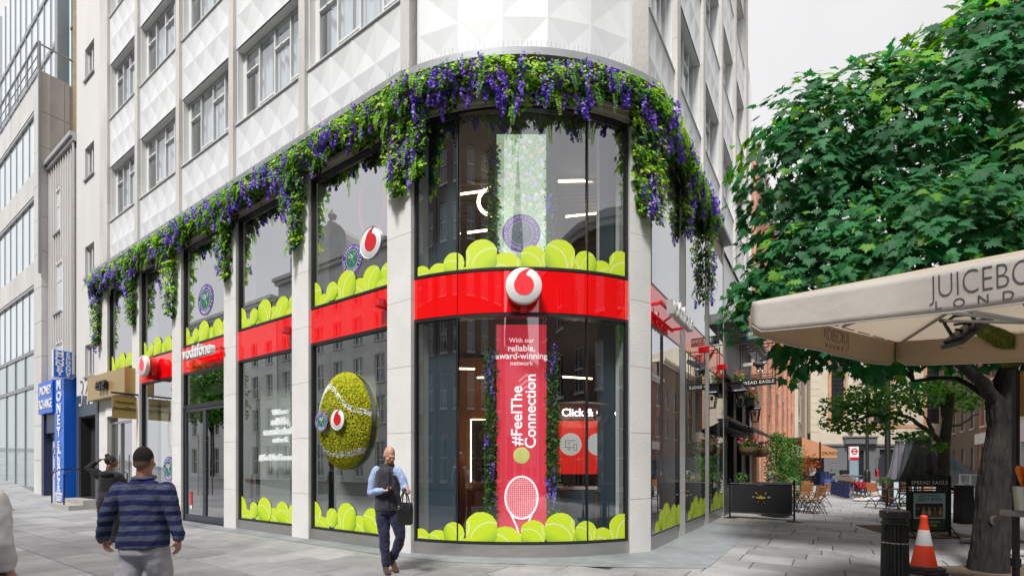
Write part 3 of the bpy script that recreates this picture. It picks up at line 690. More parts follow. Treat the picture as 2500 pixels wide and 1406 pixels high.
for i in range(3): q.prism([(-.05 + i * 0, 3.0 - i * .1), (.09, 3.12 - i * .1), (.23, 3.0 - i * .1), (.23, 3.04 - i * .1), (.09, 3.16 - i * .1), (-.05, 3.04 - i * .1)], -.004, -.001)
q.build('chevrons', mat('screen_pink', (.7, .2, .25), .5, emit=(.9, .25, .3), es=.35), sc1)
q = MB(); q.ell((-.0, -.01, 1.72), .145, .012, .145, 24, 12); q.build('ball_picture', mat('screen_ball', (.55, .55, .16), .6, var=.12, vs=30, emit=(.7, .7, .2), es=.25), sc1, None, True)
q = MB(); zc = .98; q.tube([(.285 * math.sin(a) * (1 if True else 1), -.012, zc + .37 * math.cos(a)) for a in np.linspace(0, 2 * math.pi, 36, endpoint=False)], .016, 6, closed=True)
q.tube([(-.19, -.012, zc - .28), (-.09, -.012, zc - .5), (-.02, -.012, zc - .72)], .015, 6); q.tube([(.19, -.012, zc - .28), (.09, -.012, zc - .5), (.02, -.012, zc - .72)], .015, 6); q.box(-.03, .03, -.02, -.006, zc - .8, zc - .64)
for i in range(-7, 8):
    x = i * .036; h = .36 * math.sqrt(max(0, 1 - (x / .275) ** 2)); q.box(x - .002, x + .002, -.006, -.004, zc - h, zc + h)
for j in range(-9, 10):
    z = j * .036; h = .275 * math.sqrt(max(0, 1 - (z / .36) ** 2)); q.box(-h, h, -.0065, -.0045, zc + z - .002, zc + z + .002)
q.build('racket_picture', SCW, sc1)
def flower_mat():
    m, t, out = _nodes('flower_screen'); L = t.links.new
    tc = N(t, 'TexCoord'); mp = N(t, 'Mapping'); mp.inputs['Scale'].default_value = (9, 0, 9); L(tc.outputs['Object'], mp.inputs[0])
    v = N(t, 'TexVoronoi', i_Scale=1.0, i_Randomness=1.0); L(mp.outputs[0], v.inputs['Vector'])
    cr = N(t, 'ValToRGB'); e = cr.color_ramp.elements; e[0].position = .0; e[0].color = (.55, .62, .52, 1); e[1].position = 1; e[1].color = (.42, .52, .4, 1)
    for pos, c in ((.25, (.45, .42, .62, 1)), (.4, (.62, .63, .55, 1)), (.55, (.52, .45, .3, 1)), (.7, (.4, .53, .48, 1)), (.82, (.6, .42, .52, 1))): k = e.new(pos); k.color = c
    sp = N(t, 'SeparateColor'); L(v.outputs['Color'], sp.inputs[0]); L(sp.outputs[0], cr.inputs[0])
    n = N(t, 'TexNoise', i_Scale=1.6, i_Detail=2); L(mp.outputs[0], n.inputs['Vector'])
    n2 = N(t, 'TexNoise', i_Scale=4.0, i_Detail=4); L(mp.outputs[0], n2.inputs['Vector']); gr = N(t, 'ValToRGB'); gr.color_ramp.elements[0].color = (.16, .28, .14, 1); gr.color_ramp.elements[1].color = (.5, .6, .42, 1); gr.color_ramp.elements[0].position = .3; gr.color_ramp.elements[1].position = .7; L(n2.outputs[0], gr.inputs[0])
    ad = N(t, 'Math', operation='MULTIPLY_ADD', i_1=.25); L(n2.outputs[0], ad.inputs[0]); L(v.outputs['Distance'], ad.inputs[2]); mk = N(t, 'MapRange', i_1=.5, i_2=.56, i_3=1.0, i_4=0.0); L(ad.outputs[0], mk.inputs[0])
    mu = N(t, 'Mix', data_type='RGBA'); L(mk.outputs[0], mu.inputs[0]); L(gr.outputs[0], mu.inputs[6]); L(cr.outputs[0], mu.inputs[7])
    p = N(t, 'BsdfPrincipled', i_Roughness=.5); L(mu.outputs[2], p.inputs['Base Color']); L(mu.outputs[2], p.inputs['Emission Color']); p.inputs['Emission Strength'].default_value = .55
    L(p.outputs[0], out.inputs[0]); return m
sc2 = thing('flower_screen', 'tall pastel screen of blossoms in the upper curved window', 'screen', T(.167, 8.5, 0))
q = MB(); q.box(-.44, .44, 0, .07, 4.95, 7.42); q.build('display', flower_mat(), sc2)
# ------------------------------------------------------------------ neighbours along the long street (left)
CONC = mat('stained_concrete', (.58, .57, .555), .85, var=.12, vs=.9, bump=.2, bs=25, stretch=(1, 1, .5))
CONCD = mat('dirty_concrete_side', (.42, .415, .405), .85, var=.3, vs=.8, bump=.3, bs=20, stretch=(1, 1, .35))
DARKGL = mat('dark_reflecting_glass', (.02, .03, .035), .02, ior=2.4)
PALEGL = mat('painted_sky_glass', (.66, .73, .77), .03, ior=2.2)  # bright sky reflection painted into the pale base colour
TEALGL = mat('teal_glass', (.05, .22, .2), .03, ior=2.2)
ALU = mat('grey_aluminium', (.33, .34, .36), .4, metal=.6, var=.08, vs=4)
BRICKY = mat_brick('stock_brick', (.26, .18, .085), (.34, .25, .13), (.3, .26, .2))
BLUE = mat('bureau_blue', (.004, .125, .64), .35, var=.06, vs=2)
NAVYS = mat('navy_shopfront', (.01, .02, .075), .4, var=.15, vs=4)
# money exchange building
mb_ = thing('exchange_building', 'narrow grey ribbed building above the blue money exchange', 'building', FL @ T(-19.5, 0, 0))
q = MB(); ops = [(-20.75, -20.05, 11.0, 12.75), (-20.75, -19.95, 7.75, 9.75), (-20.75, -19.95, 5.0, 6.5)]
ops = [(a + .35, b_ + .35, c, d) for a, b_, c, d in ops]
wall_open(q, -21.2, -17.78, 4.9, 14.0, ops, .02, .3); q.box(-21.2, -17.78, .5, 5, .3, 13.9); q.build('wall', RENDERW, mb_, FL)
for i in range(11):
    x = -21.1 + i * .31
    segs = [(4.95, 13.95)]
    for a, b_, c, d in ops:
        if a - .06 < x < b_ + .06: segs = [(s0, min(s1, c - .1)) for s0, s1 in segs if s0 < c] + [(max(s0, d + .1), s1) for s0, s1 in segs if s1 > d] if len(segs) == 1 else [(s0, c - .1) if s0 < c < s1 else (s0, s1) for s0, s1 in segs] + [(d + .1, s1) for s0, s1 in segs if s0 < d < s1]
    for s0, s1 in segs:
        if s1 - s0 > .05: r_ = MB(); r_.box(x - .03, x + .03, -.045, .02, s0, s1); r_.build('rib', RENDERW, mb_, FL)
for a, b_, c, d in ops:
    o = frame_mb(a, b_, c, d, .06, .05, .12); o.box((a + b_) / 2 - .03, (a + b_) / 2 + .03, .05, .12, c + .06, d - .06); o.box(a, b_, .05, .115, c + (d - c) * .65, c + (d - c) * .65 + .05); o = o.build('window', WFRAME, mb_, FL)
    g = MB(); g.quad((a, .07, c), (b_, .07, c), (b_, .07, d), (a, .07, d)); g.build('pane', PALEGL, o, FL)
    s = MB(); s.box(a - .08, b_ + .08, -.08, .1, c - .07, c); s.build('sill', SILLM, o, FL)
q = MB(); q.box(-21.3, -17.76, -.2, .4, 14.0, 14.16); q.box(-21.3, -17.76, -.12, .3, 13.85, 14.0); q.build('coping', SILLM, mb_, FL)
q = MB(); q.tube([(-17.9, -.05, 5), (-17.9, -.05, 14)], .05, 8); q.build('downpipe', SILLM, mb_, FL)
bw = MB(); bw.box(-21.25, -17.76, .75, 3, 13.5, 22); o = bw.build('brick_flank', BRICKY, mb_, FL)
# shop front of the exchange
ex = thing('exchange_shopfront', 'blue money exchange shop front with white roller shutter', 'shopfront', FL @ T(-19.6, 0, .2))
zb = .15
q = MB(); q.box(-21.15, -17.85, .1, .5, zb, 4.9); q.build('wall', NAVYS, ex, FL)
q = MB(); q.box(-21.12, -20.85, -.25, .1, zb, 3.62); q.box(-19.35, -19.15, -.12, .1, zb, 3.62); q.box(-20.85, -19.35, -.2, .1, 2.85, 3.62); q.build('surround', NAVYS, ex, FL)
SHUT = mat('white_roller_shutter', (.66, .67, .69), .45, var=.05, vs=3)
for j in range(30):
    q = MB(); q.box(-20.84, -19.36, .02, .09, zb + j * .083, zb + j * .083 + .079); q.build('shutter_slat', SHUT, ex, FL)
q = MB(); q.box(-20.84, -19.36, -.05, .08, zb + 2.5, zb + 2.7); q.build('shutter_box', STEEL, ex, FL)
q = MB(); q.box(-21.12, -19.2, -.36, -.1, 3.63, 4.9); fs = q.build('fascia', BLUE, ex, FL)
SIGNW = mat('white_vinyl', (.78, .78, .78), .5)
text_mb('MONEY', .5, .01, .02, sx=.9).xf(T(-20.05, -.375, 4.53)).build('lettering', SIGNW, fs, FL)
text_mb('EXCHANGE', .5, .01, .02, sx=.72).xf(T(-20.15, -.375, 3.98)).build('lettering', SIGNW, fs, FL)
q = MB(); q.box(-19.15, -18.02, -.3, .09, zb, 4.92); vb = q.build('vertical_board', BLUE, ex, FL)
for i, ch in enumerate('MONEY'): text_mb(ch, .52, .01, .03, sx=1.35).xf(T(-18.58, -.315, 4.62 - i * .45)).build('lettering', SIGNW, vb, FL)
for i, ch in enumerate('EXCHANGE'): text_mb(ch, .38, .01, .03, sx=1.35).xf(T(-18.58, -.315, 2.32 - i * .235 * .9)).build('lettering', SIGNW, vb, FL)
text_mb('0%', .3, .01, .01).xf(T(-18.58, -.315, .62)).build('lettering', SIGNW, vb, FL)
for i, s in enumerate(('COMMISSION', 'ON SELLING', 'CURRENCY')): text_mb(s, .14, .01, .01).xf(T(-18.58, -.315, .45 - i * .12)).build('lettering', SIGNW, vb, FL)
for i, zc in enumerate((2.05, 1.2)):
    sh = thing('hexagon_shelf', ('upper' if i == 0 else 'lower') + ' hexagonal wire shelf on the white roller shutter', 'shelf', FL @ T(-20.1, -.0, zc), 'hexagon shelves on the shutter')
    q = MB(); q.tube([(.34 * math.cos(R(a)), -.06, .24 * math.sin(R(a))) for a in range(0, 360, 60)], .014, 6, closed=True); q.build('frame', BLACK, sh)
    q = MB(); q.lathe([(.001, 0), (.05, 0), (.05, .09), (.02, .12), (.001, .12)], 10, (0.02, -.06, -.14)); q.build('ornament', BLACKM if i == 0 else WHITEP, sh)
hs_ = thing('projecting_sign', 'blue and white money exchange box sign projecting above the shop', 'sign', FL @ T(-18.0, 0, 4.85))
PM = FL @ T(-18.0, 0, 0) @ RZ(90)         # plane across the pavement, read from the right
PM = frame(tuple(LP(18.0, .62)), (LP(18, 0) - LP(18, 1)).to_2d())
q = MB(); q.box(0, .58, -.07, .07, 4.83, 5.86); q.build('box', WHITEP, hs_, PM)
q = MB(); q.box(.02, .56, -.076, -.07, 4.85, 5.84); q.build('face', BLUE, hs_, PM)
for i, ch in enumerate('MONEY'): text_mb(ch, .25, .006, .03, sx=1.3).xf(T(.18, -.08, 5.71 - i * .18)).build('lettering', SIGNW, hs_, PM)
for i, ch in enumerate('EXCHANGE'): text_mb(ch, .155, .006, .02, sx=1.3).xf(T(.42, -.08, 5.74 - i * .115)).build('lettering', SIGNW, hs_, PM)
q = MB(); q.bar((.5, 0, 4.95), (.66, 0, 4.95), .03); q.bar((.5, 0, 5.75), (.66, 0, 5.75), .03); q.build('bracket', SILLM, hs_, PM)
# street number, steps, handrail
nb = thing('door_number', 'thin street number 345 split between pale wall and slate panel', 'number', FL @ T(-16.5, -.03, 4.15))
NUMD = mat('number_dark', (.1, .12, .14), .5)
tm = text_mb('345', 1.5, .008, -.03, sx=.82)
for nm, mm_, keep in (('digits_upper', NUMD, 1), ('digits_lower', SIGNW, 0)):
    import bmesh
    me = tm.mesh('digits', mm_); bm = bmesh.new(); bm.from_mesh(me)
    bmesh.ops.bisect_plane(bm, geom=bm.verts[:] + bm.edges[:] + bm.faces[:], plane_co=(0, 0, .0), plane_no=(0, 0, 1), clear_inner=bool(keep), clear_outer=not keep)
    bm.to_mesh(me); bm.free(); inst(nm, me, nb, FL @ T(-16.5, -.012 - (.03 if not keep else 0), 4.16))
stp = thing('entrance_steps', 'two granite steps at the slate blue doorway', 'steps', FL @ T(-16.6, 0, 0))
GRAN = mat('speckled_granite', (.36, .35, .32), .7, var=.35, vs=30, bump=.2)
q = MB(); q.box(-17.6, -15.4, -.8, .0, 0, .17); q.build('step', GRAN, stp, FL); q = MB(); q.box(-17.6, -15.4, -.42, .3, .171, .33); q.build('step', GRAN, stp, FL)
hr = thing('handrail', 'black steel handrail beside the granite steps', 'handrail', FL @ T(-16.0, -.4, .2))
q = MB(); q.tube([(-16.1, -.75, 0), (-16.1, -.75, 1.25), (-16.1, -.5, 1.4), (-16.1, .05, 1.4)], .022, 8); q.build('rail', BLACK, hr, FL); q = MB(); q.tube([(-17.5, -.75, 0), (-17.5, -.75, 1.25), (-17.5, -.5, 1.4), (-17.5, .05, 1.4)], .022, 8); q.build('rail', BLACK, hr, FL)
# glass and concrete department store, far left
gs = thing('glass_store', 'concrete and glass department store at the far left', 'building', FL @ T(-22, -.25, 0))
x_e = -21.2; yf = -.25; W0 = -50
bands = [(16.75, 17.95), (13.1, 14.1), (9.3, 10.27)]
glz = [(14.1, 16.75), (10.27, 13.1), (6.55, 9.3)]
for z0, z1 in bands:
    for i in range(7):
        xa = x_e - 1.1 - (i + 1) * 4; q = MB(); q.box(xa + .01, xa + 3.99, yf, .6, z0, z1); q.build('spandrel', CONC, gs, FL)
zs = [.3, 1.75, 3.2, 4.65, 6.1, 7.55, 9.0, 10.45, 11.9, 13.35, 14.8, 16.25, 17.95]
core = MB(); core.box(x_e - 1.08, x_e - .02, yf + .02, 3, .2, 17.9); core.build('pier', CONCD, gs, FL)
for a, b_ in zip(zs[:-1], zs[1:]):
    q = MB(); q.box(x_e - 1.1, x_e, yf, yf + .26, a + .01, b_ - .01); q.build('concrete_panel', CONC, gs, FL)
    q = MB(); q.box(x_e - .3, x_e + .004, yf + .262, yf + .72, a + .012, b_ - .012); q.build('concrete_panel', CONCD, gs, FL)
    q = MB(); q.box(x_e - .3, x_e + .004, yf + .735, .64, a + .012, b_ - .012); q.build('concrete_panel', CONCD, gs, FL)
for z0, z1 in glz:
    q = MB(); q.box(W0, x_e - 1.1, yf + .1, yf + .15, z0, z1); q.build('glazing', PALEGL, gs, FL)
    for i in range(18):
        x = x_e - 1.15 - i * 1.1; m = MB(); m.box(x - .025, x + .025, yf + .07, yf + .1, z0, z1); m.build('mullion', ALU, gs, FL)
    m = MB(); m.box(W0, x_e - 1.1, yf + .02, yf + .099, z1 - .12, z1); m.build('shade_rail', SILLM, gs, FL)
q = MB(); q.box(W0, x_e - 1.1, yf + .1, yf + .15, .6, 6.4); q.build('glazing', mat('shop_window_green', (.36, .45, .45), .02, ior=2.4), gs, FL)
for i in range(9):
    x = x_e - 1.2 - i * 1.7; m = MB(); m.box(x - .035, x + .035, yf + .06, yf + .1, .6, 6.4); m.build('mullion', ALU, gs, FL)
for z in (.45, 4.9, 6.4): m = MB(); m.box(W0, x_e - 1.1, yf + .055, yf + .099, z, z + .16); m.build('transom', ALU, gs, FL)
# set-back glazed top storeys and terrace rail
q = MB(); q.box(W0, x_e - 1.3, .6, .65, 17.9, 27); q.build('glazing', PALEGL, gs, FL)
for i in range(16):
    x = x_e - 1.4 - i * 1.05; m = MB(); m.box(x - .03, x + .03, .56, .6, 17.9, 27); m.build('mullion', ALU, gs, FL)
for z in (20.4, 23.2): m = MB(); m.box(W0, x_e - 1.3, .55, .599, z, z + .2); m.build('transom', ALU, gs, FL)
q = MB(); q.box(x_e - 1.3, x_e - .9, .45, .85, 17.9, 27); q.build('corner_post', ALU, gs, FL)
q = MB(); q.box(x_e - .88, x_e - .1, .9, .95, 17.9, 27); q.build('teal_glazing', TEALGL, gs, FL)
q = MB(); q.box(x_e - .85, x_e - .1, .86, .9, 20.9, 21.0); q.build('transom', ALU, gs, FL)
lv = MB()
for j in range(46): lv.box(x_e - .05, x_e + .75, .9, 1.0, 18 + j * .2, 18.1 + j * .2)
lv.build('louvre', SILLM, gs, FL)
q = MB(); q.box(x_e - .05, x_e + .75, 1.01, 1.05, 17.9, 27); q.build('louvre_back', DARKIN, gs, FL)
q = MB(); q.box(x_e + .76, x_e + .95, .85, 1.1, 17.5, 27); q.box(x_e + 1.35, x_e + 1.6, .85, 1.1, 17.5, 27); q.build('corner_post', ALU, gs, FL)
for j in range(6): q = MB(); q.box(x_e + .95, x_e + 1.35, .9, 1.0, 18.2 + j * 1.5, 18.3 + j * 1.5); q.build('ladder_rung', ALU, gs, FL)
q = MB(); q.box(x_e + .95, x_e + 1.35, 1.05, 1.1, 17.5, 27); q.build('louvre_back', DARKIN, gs, FL)
q = MB(); q.box(W0, x_e - .1, .2, 3, 17.7, 17.85); q.build('terrace', CONC, gs, FL)
rl = MB(); rl.tube([(W0, yf - .08, 19.05), (x_e - .05, yf - .1, 19.05), (x_e - .05, .75, 19.05)], .045, 8)
rl.build('top_rail', ALU, gs, FL)
for i in range(15):
    x = x_e - .1 - i * 1.6; m = MB(); m.box(x - .018, x + .018, yf - .1, yf - .06, 17.95, 19.05)
    m.build('rail_post', ALU, gs, FL)
m = MB(); m.box(x_e - .02, x_e + .06, yf - .1, yf - .02, 9.5, 19.1); m.build('corner_trim', ALU, gs, FL)
for z in (18.1, 18.55): m = MB(); m.tube([(W0, yf - .09, z), (x_e - .1, yf - .09, z)], .02, 6); m.build('mid_rail', ALU, gs, FL)
# ------------------------------------------------------------------ stickers, signs and lettering on the shop
def ball_mat():
    m, t, out = _nodes('tennis_ball_print'); L = t.links.new
    uv = N(t, 'UVMap'); sp = N(t, 'SeparateXYZ'); L(uv.outputs[0], sp.inputs[0])
    def M2(op, a, b=None):
        n = N(t, 'Math', operation=op)
        for i, k in enumerate((a, b)):
            if k is None: continue
            if isinstance(k, (int, float)): n.inputs[i].default_value = k
            else: L(k, n.inputs[i])
        return n.outputs[0]
    X, Y = sp.outputs[0], sp.outputs[1]
    g = M2('ADD', M2('MULTIPLY', X, .45), M2('MULTIPLY', Y, -.55))
    cr = N(t, 'ValToRGB'); e = cr.color_ramp.elements; e[0].position = .0; e[0].color = (.6, .74, .03, 1); e[1].position = 1; e[1].color = (.13, .34, .03, 1)
    k = e.new(.6); k.color = (.52, .7, .015, 1)
    L(M2('ADD', M2('MULTIPLY', g, .6), .45), cr.inputs[0])
    def ringf(cx, cy, r):
        dx = M2('SUBTRACT', X, cx); dy = M2('SUBTRACT', Y, cy); d = M2('SQRT', M2('ADD', M2('MULTIPLY', dx, dx), M2('MULTIPLY', dy, dy)))
        return M2('LESS_THAN', M2('ABSOLUTE', M2('SUBTRACT', d, r)), .045)
    s = M2('MAXIMUM', ringf(.55, -.75, 1.18), ringf(-1.35, .1, .62))
    n = N(t, 'TexNoise', i_Scale=26.0, i_Detail=3); L(uv.outputs[0], n.inputs['Vector'])
    mr = N(t, 'MapRange', i_1=.3, i_2=.7, i_3=.86, i_4=1.14); L(n.outputs[0], mr.inputs[0])
    sc = N(t, 'VectorMath', operation='SCALE'); L(cr.outputs[0], sc.inputs[0]); L(mr.outputs[0], sc.inputs['Scale'])
    mx = N(t, 'Mix', data_type='RGBA'); L(s, mx.inputs[0]); L(sc.outputs[0], mx.inputs[6]); mx.inputs[7].default_value = (.66, .78, .3, 1)
    p = N(t, 'BsdfPrincipled', i_Roughness=.6); L(mx.outputs[2], p.inputs['Base Color']); L(p.outputs[0], out.inputs[0]); return m
BALLG = ball_mat()
BALLS = [(-1.86, -.02, .2), (-1.5, -.05, .225), (-1.2, .12, .2), (-.7, .2, .3), (-.92, -.08, .15), (-.28, -.05, .31), (.2, .14, .23), (.67, .2, .29), (.88, -.1, .18), (1.14, .13, .21), (1.46, -.02, .235), (1.86, .16, .28)]
def balls(parent_label, M, x0, x1, z0, yin, fn=None, lay=BALLS, scale=1.0, ref=None):
    """printed tennis balls clipped to the pane: each its own print; wide pane given as x range"""
    root = thing('ball_stickers', parent_label, 'sticker', M @ T((x0 + x1) / 2, yin, z0) if fn is None else AF((x0 + x1) / 2, -yin, z0))
    cx = (x0 + x1) / 2; W = x1 - x0; wl = 3.9 if ref is None else ref
    for k, (bx, bz, r) in enumerate(lay):
        xc = cx + bx * W / wl * (1 if scale is None else 1); zc = z0 + bz * scale; rr = r * scale
        n = 22; top = []; bot = []
        for i in range(n + 1):
            x = xc + rr * (2 * i / n - 1)
            if x < x0 or x > x1: continue
            h = math.sqrt(max(rr * rr - (x - xc) ** 2, 0)) * (1 + random.uniform(-.02, .02))
            zt, zb_ = zc + h, max(zc - h, z0)
            if zt <= zb_: continue
            top.append((x, zt)); bot.append((x, zb_))
        if len(top) < 3: continue
        y = yin - .0012 * ((k * 5) % 12); vs = []; uvs = []; fl = random.choice((1, -1)); ra = random.uniform(-.5, .5)
        for (x, zt), (_, zb_) in zip(top, bot):
            for z in (zb_, zt):
                vs.append(fn((x, y, z)) if fn else (x, y, z)); u, v = (x - xc) / rr * fl, (z - zc) / rr; uvs.append((u * math.cos(ra) - v * math.sin(ra), u * math.sin(ra) + v * math.cos(ra)))
        fs = [(2 * i, 2 * i + 2, 2 * i + 3, 2 * i + 1) for i in range(len(top) - 1)]
        me = mk_mesh('ball_print', vs, fs, BALLG); ul = me.uv_layers.new(name='UVMap')
        for lp in me.loops: ul.data[lp.index].uv = uvs[lp.vertex_index]
        inst('ball_print', me, root, I4 if fn else M)
balls('row of printed tennis balls along the foot of the lower curved window', I4, SJ[0] + .05, SJ[3] - .05, Z_SILL + .045, .078, bend)
balls('row of printed tennis balls along the foot of the upper curved window', I4, SJ[0] + .05, SJ[3] - .05, Z_RT + .045, .078, bend)
LAYL = [(-1.25, .2, .34), (-.85, 0, .22), (-.55, .22, .19), (-.32, -.06, .17), (-.08, .24, .3), (.3, .02, .29), (.68, .2, .27), (.98, -.02, .17), (1.15, .2, .24)]
nm5 = ['nearest long bay beside the corner pillar', 'second long bay left of the topiary ball', 'glass above the entrance doors', 'bay with the round logo sign', 'bay over the gold jewellery sign']
for i, (a, b_) in enumerate(LBAYS):
    balls('printed tennis balls in upper pane, ' + nm5[i], FL, -b_ + .05, -a - .05, Z_RT + .05 - (.1 if i == 4 else 0), .104, None, LAYL, 1.0, 2.35)
    if i in (0, 1): balls('printed tennis balls in lower pane, ' + nm5[i], FL, -b_ + .05, -a - .05, Z_SILL + .05, .104, None, LAYL, 1.0, 2.35)
for i, (a, b_) in enumerate(RBAYS):
    balls('printed tennis balls in the side street window, ' + ('nearest pane', 'middle pane', 'pane next to the pub')[i], FR, a + .04, b_ - .04, Z_SILL + .09, -.009, None, LAYL[1:], .95, 2.6)
# --- speech-drop logo discs
def drop_poly(n=40):
    pts = []
    for i in range(n):
        a = R(75 - 300 * i / (n - 1)); pts.append((.01 + .55 * math.cos(a), .02 + .55 * math.sin(a)))
    # from upper left of the circle up along the tail and back
    pts += [(-.42, .42), (-.28, .64), (-.08, .8), (.15, .9), (.4, .93), (.27, .85), (.16, .72), (.13, .6)]
    return pts
def logo(label, M, r, th=.1, stand=0.0, cat='logo', mats=None, box=False):
    root = thing('logo_disc', label, cat, M)
    q = MB(); q.lathe([(.001, 0), (r * .94, 0), (r, r * .05), (r, th - r * .05), (r * .94, th), (.001, th)], 48, M=RX(90)); q.build('disc', WHITEP, root, None, True, 50)
    q = MB(); q.prism([(x * r, z * r) for x, z in drop_poly()], -th - .006, -th - .001); q.build('drop', REDLOGO if th > .03 else REDP, root)
    if stand:
        q = MB(); q.lathe([(.001, 0), (r * .97, 0), (r * .97, stand * .6), (.001, stand * .6)], 32, M=T(0, stand, 0) @ RX(90)); q.build('backing', REDP, root, None, True, 50)
        q = MB(); q.box(-.05, .05, 0, stand + .1, -r - .08, -r * .5); q.build('bracket', REDP, root)
    return root
logo('large white disc with red drop on the curved red fascia', AF(.03, .12, 4.46), .295, .09, .14, 'logo sign')
logo('white disc with red drop on the red fascia beside the doorway bay', FL @ T(-10.7, -.2, 4.47), .3, .12, .18, 'logo sign')
logo('round logo print on the upper pane near the corner pillar', FL @ T(-1.17, .1, 5.78), .3, .006)
# --- lettering signs
def vsign(label, M, size, side=None):
    root = thing('shop_sign', label, 'sign', M)
    text_mb('vodafone', size, .06, .022, sx=.95).xf(T(0, -.05, 0)).build('lettering', WHITEP, root)
    w_ = size * 2.25
    q = MB(); q.box(-w_ * .98, w_ * .98, .03, .07, -size * .06, size * .06); q.build('rail', REDP, root)
    for x in (-.9, .9): q = MB(); q.box(x * w_ - .02, x * w_ + .02, .05, .27, -.02, .03); q.build('bracket', REDP, root)
vsign('white three dimensional shop name letters over the entrance doors', FL @ T(-7.42, -.16, 4.47), .44)
vsign('white three dimensional shop name letters on the side street fascia', FR @ T(1.06, -.22, 4.46), .46)
for i, (M, lab) in enumerate(((FL @ T(-.72, -.04, 4.5), 'small red lamp box by the corner pillar on the fascia'), (FL @ T(-3.72, -.04, 4.48), 'small red lamp box on the fascia above the white slogan'), (FR @ T(4.42, -.04, 4.5), 'small red lamp box on the side street fascia'), (FR @ T(6.9, -.04, 4.48), 'small red lamp box on the fascia next to the pub'))):
    r_ = thing('alarm_box', lab, 'box', M); q = MB(); q.box(-.07, .07, -.09, .08, -.07, .07); q.build('body', REDP, r_); q = MB(); q.box(-.055, .055, -.095, -.09, -.055, .055); q.build('lens', mat('red_lens%d' % i, (.8, .02, .03), .15), r_)
# --- tournament roundels
PURP = mat('roundel_purple', (.075, .02, .28), .5); GREENR = mat('roundel_green', (.015, .16, .085), .5)
def roundel(label, M, r, ring=PURP, field=GREENR, outline=False, fade=1):
    root = thing('round_emblem', label, 'emblem', M)
    def annulus(r0, r1, y, n=48):
        b = MB(); b.loft([[(rr * math.cos(2 * math.pi * i / n), y, rr * math.sin(2 * math.pi * i / n)) for i in range(n)] for rr in (r0, r1)], cap=False); return b
    annulus(r * .62, r * .985, 0).build('ring', ring, root)
    annulus(.001, r * .6, 0).build('field', field, root)
    w = annulus(r * .985, r, -.0006); annulus_in = annulus(r * .6, r * .625, -.0006); w.add(annulus_in.v, annulus_in.f); w.build('outline', WHITEP, root)
    rk = MB()
    for sgn in (-1, 1):
        Mr = RY(sgn * 38)
        rk.tube([Mr @ Vector((.13 * r * math.sin(a), -.001, .28 * r + .17 * r * math.cos(a))) for a in np.linspace(0, 2 * math.pi, 20, endpoint=False)], r * .014, 4, closed=True)
        rk.bar(Mr @ Vector((0, -.001, .1 * r)), Mr @ Vector((0, -.001, -.4 * r)), r * .035, .002)
        for k in (-.06, 0, .06):
            rk.bar(Mr @ Vector((k * r, -.001, .14 * r)), Mr @ Vector((k * r, -.001, .42 * r)), r * .008, .001); rk.bar(Mr @ Vector((-.12 * r, -.001, (.28 + k) * r)), Mr @ Vector((.12 * r, -.001, (.28 + k) * r)), r * .008, .001)
    rk.build('crossed_rackets', WHITEP, root)
    tx = MB()
    for word, a0, a1, flip in (('THE CHAMPIONSHIPS', -128, 128, False), ('WIMBLEDON', -132 - 6, -228 + 6, True)):
        n = len(word)
        for i, ch in enumerate(word):
            if ch == ' ': continue
            a = a0 + (a1 - a0) * (i + .5) / n if not flip else -138 - (-138 + 222) * 0 + 0
            if flip: ang = 222 - (222 - 138) * (i + .5) / n
            else: ang = a
            ang_r = R(ang); rr = r * .8; c = text_mb(ch, r * .24, .0008, .01)
            if not flip: Mx = RY(-ang * -1) @ T(0, 0, rr)
            else: Mx = RY(ang) @ T(0, 0, rr) @ RY(180)
            Mx = T(0, -.0015, 0) @ Mx; tx.add([Mx @ Vector(p) for p in c.v], c.f)
    # letters start at the left: mirror the sweep
    tx.build('lettering', WHITEP, root); return root
for lab, M, r in (('purple and green tournament emblem on the upper pane near the corner pillar', FL @ T(-1.72, .1, 5.6), .3), ('large tournament emblem on the upper pane above the entrance doors', FL @ T(-7.75, .1, 5.95), .42),
                  ('tournament emblem low on the window behind the man in the striped shirt', FL @ T(-10.0, .1, 1.45), .36)): roundel(lab, M, r)
PAN = mat('faded_purple_print', (.2, .1, .34), .5, emit=(.25, .12, .45), es=.12); FLD = mat('faded_print', (.22, .27, .3), .5)
roundel('tournament emblem in front of the blossom screen', AF(.0, -.2, 5.5), .33, PAN, FLD)
# big red racket outlines
def racket(label, M, hw, hh, ang=0):
    root = thing('racket_sticker', label, 'sticker', M)
    q = MB(); q.tube([(hw * math.sin(a), 0, hh * math.cos(a)) for a in np.linspace(0, 2 * math.pi, 40, endpoint=False)], .028, 6, closed=True); q.build('head', REDP, root, None, True)
    q = MB(); q.tube([(-hw * .75, 0, -hh * .65), (-hw * .3, 0, -hh * 1.15), (0, 0, -hh * 1.5)], .026, 6); q.build('throat', REDP, root, None, True)
    q = MB(); q.tube([(hw * .75, 0, -hh * .65), (hw * .3, 0, -hh * 1.15), (0, 0, -hh * 1.5)], .026, 6); q.build('throat', REDP, root, None, True)
racket('red racket outline on the upper pane near the corner pillar', FL @ T(-1.2, .16, 6.55), .36, .62)
racket('red racket outline in the window behind the man in the striped shirt', FL @ T(-9.75, .16, 2.5), .42, .75)
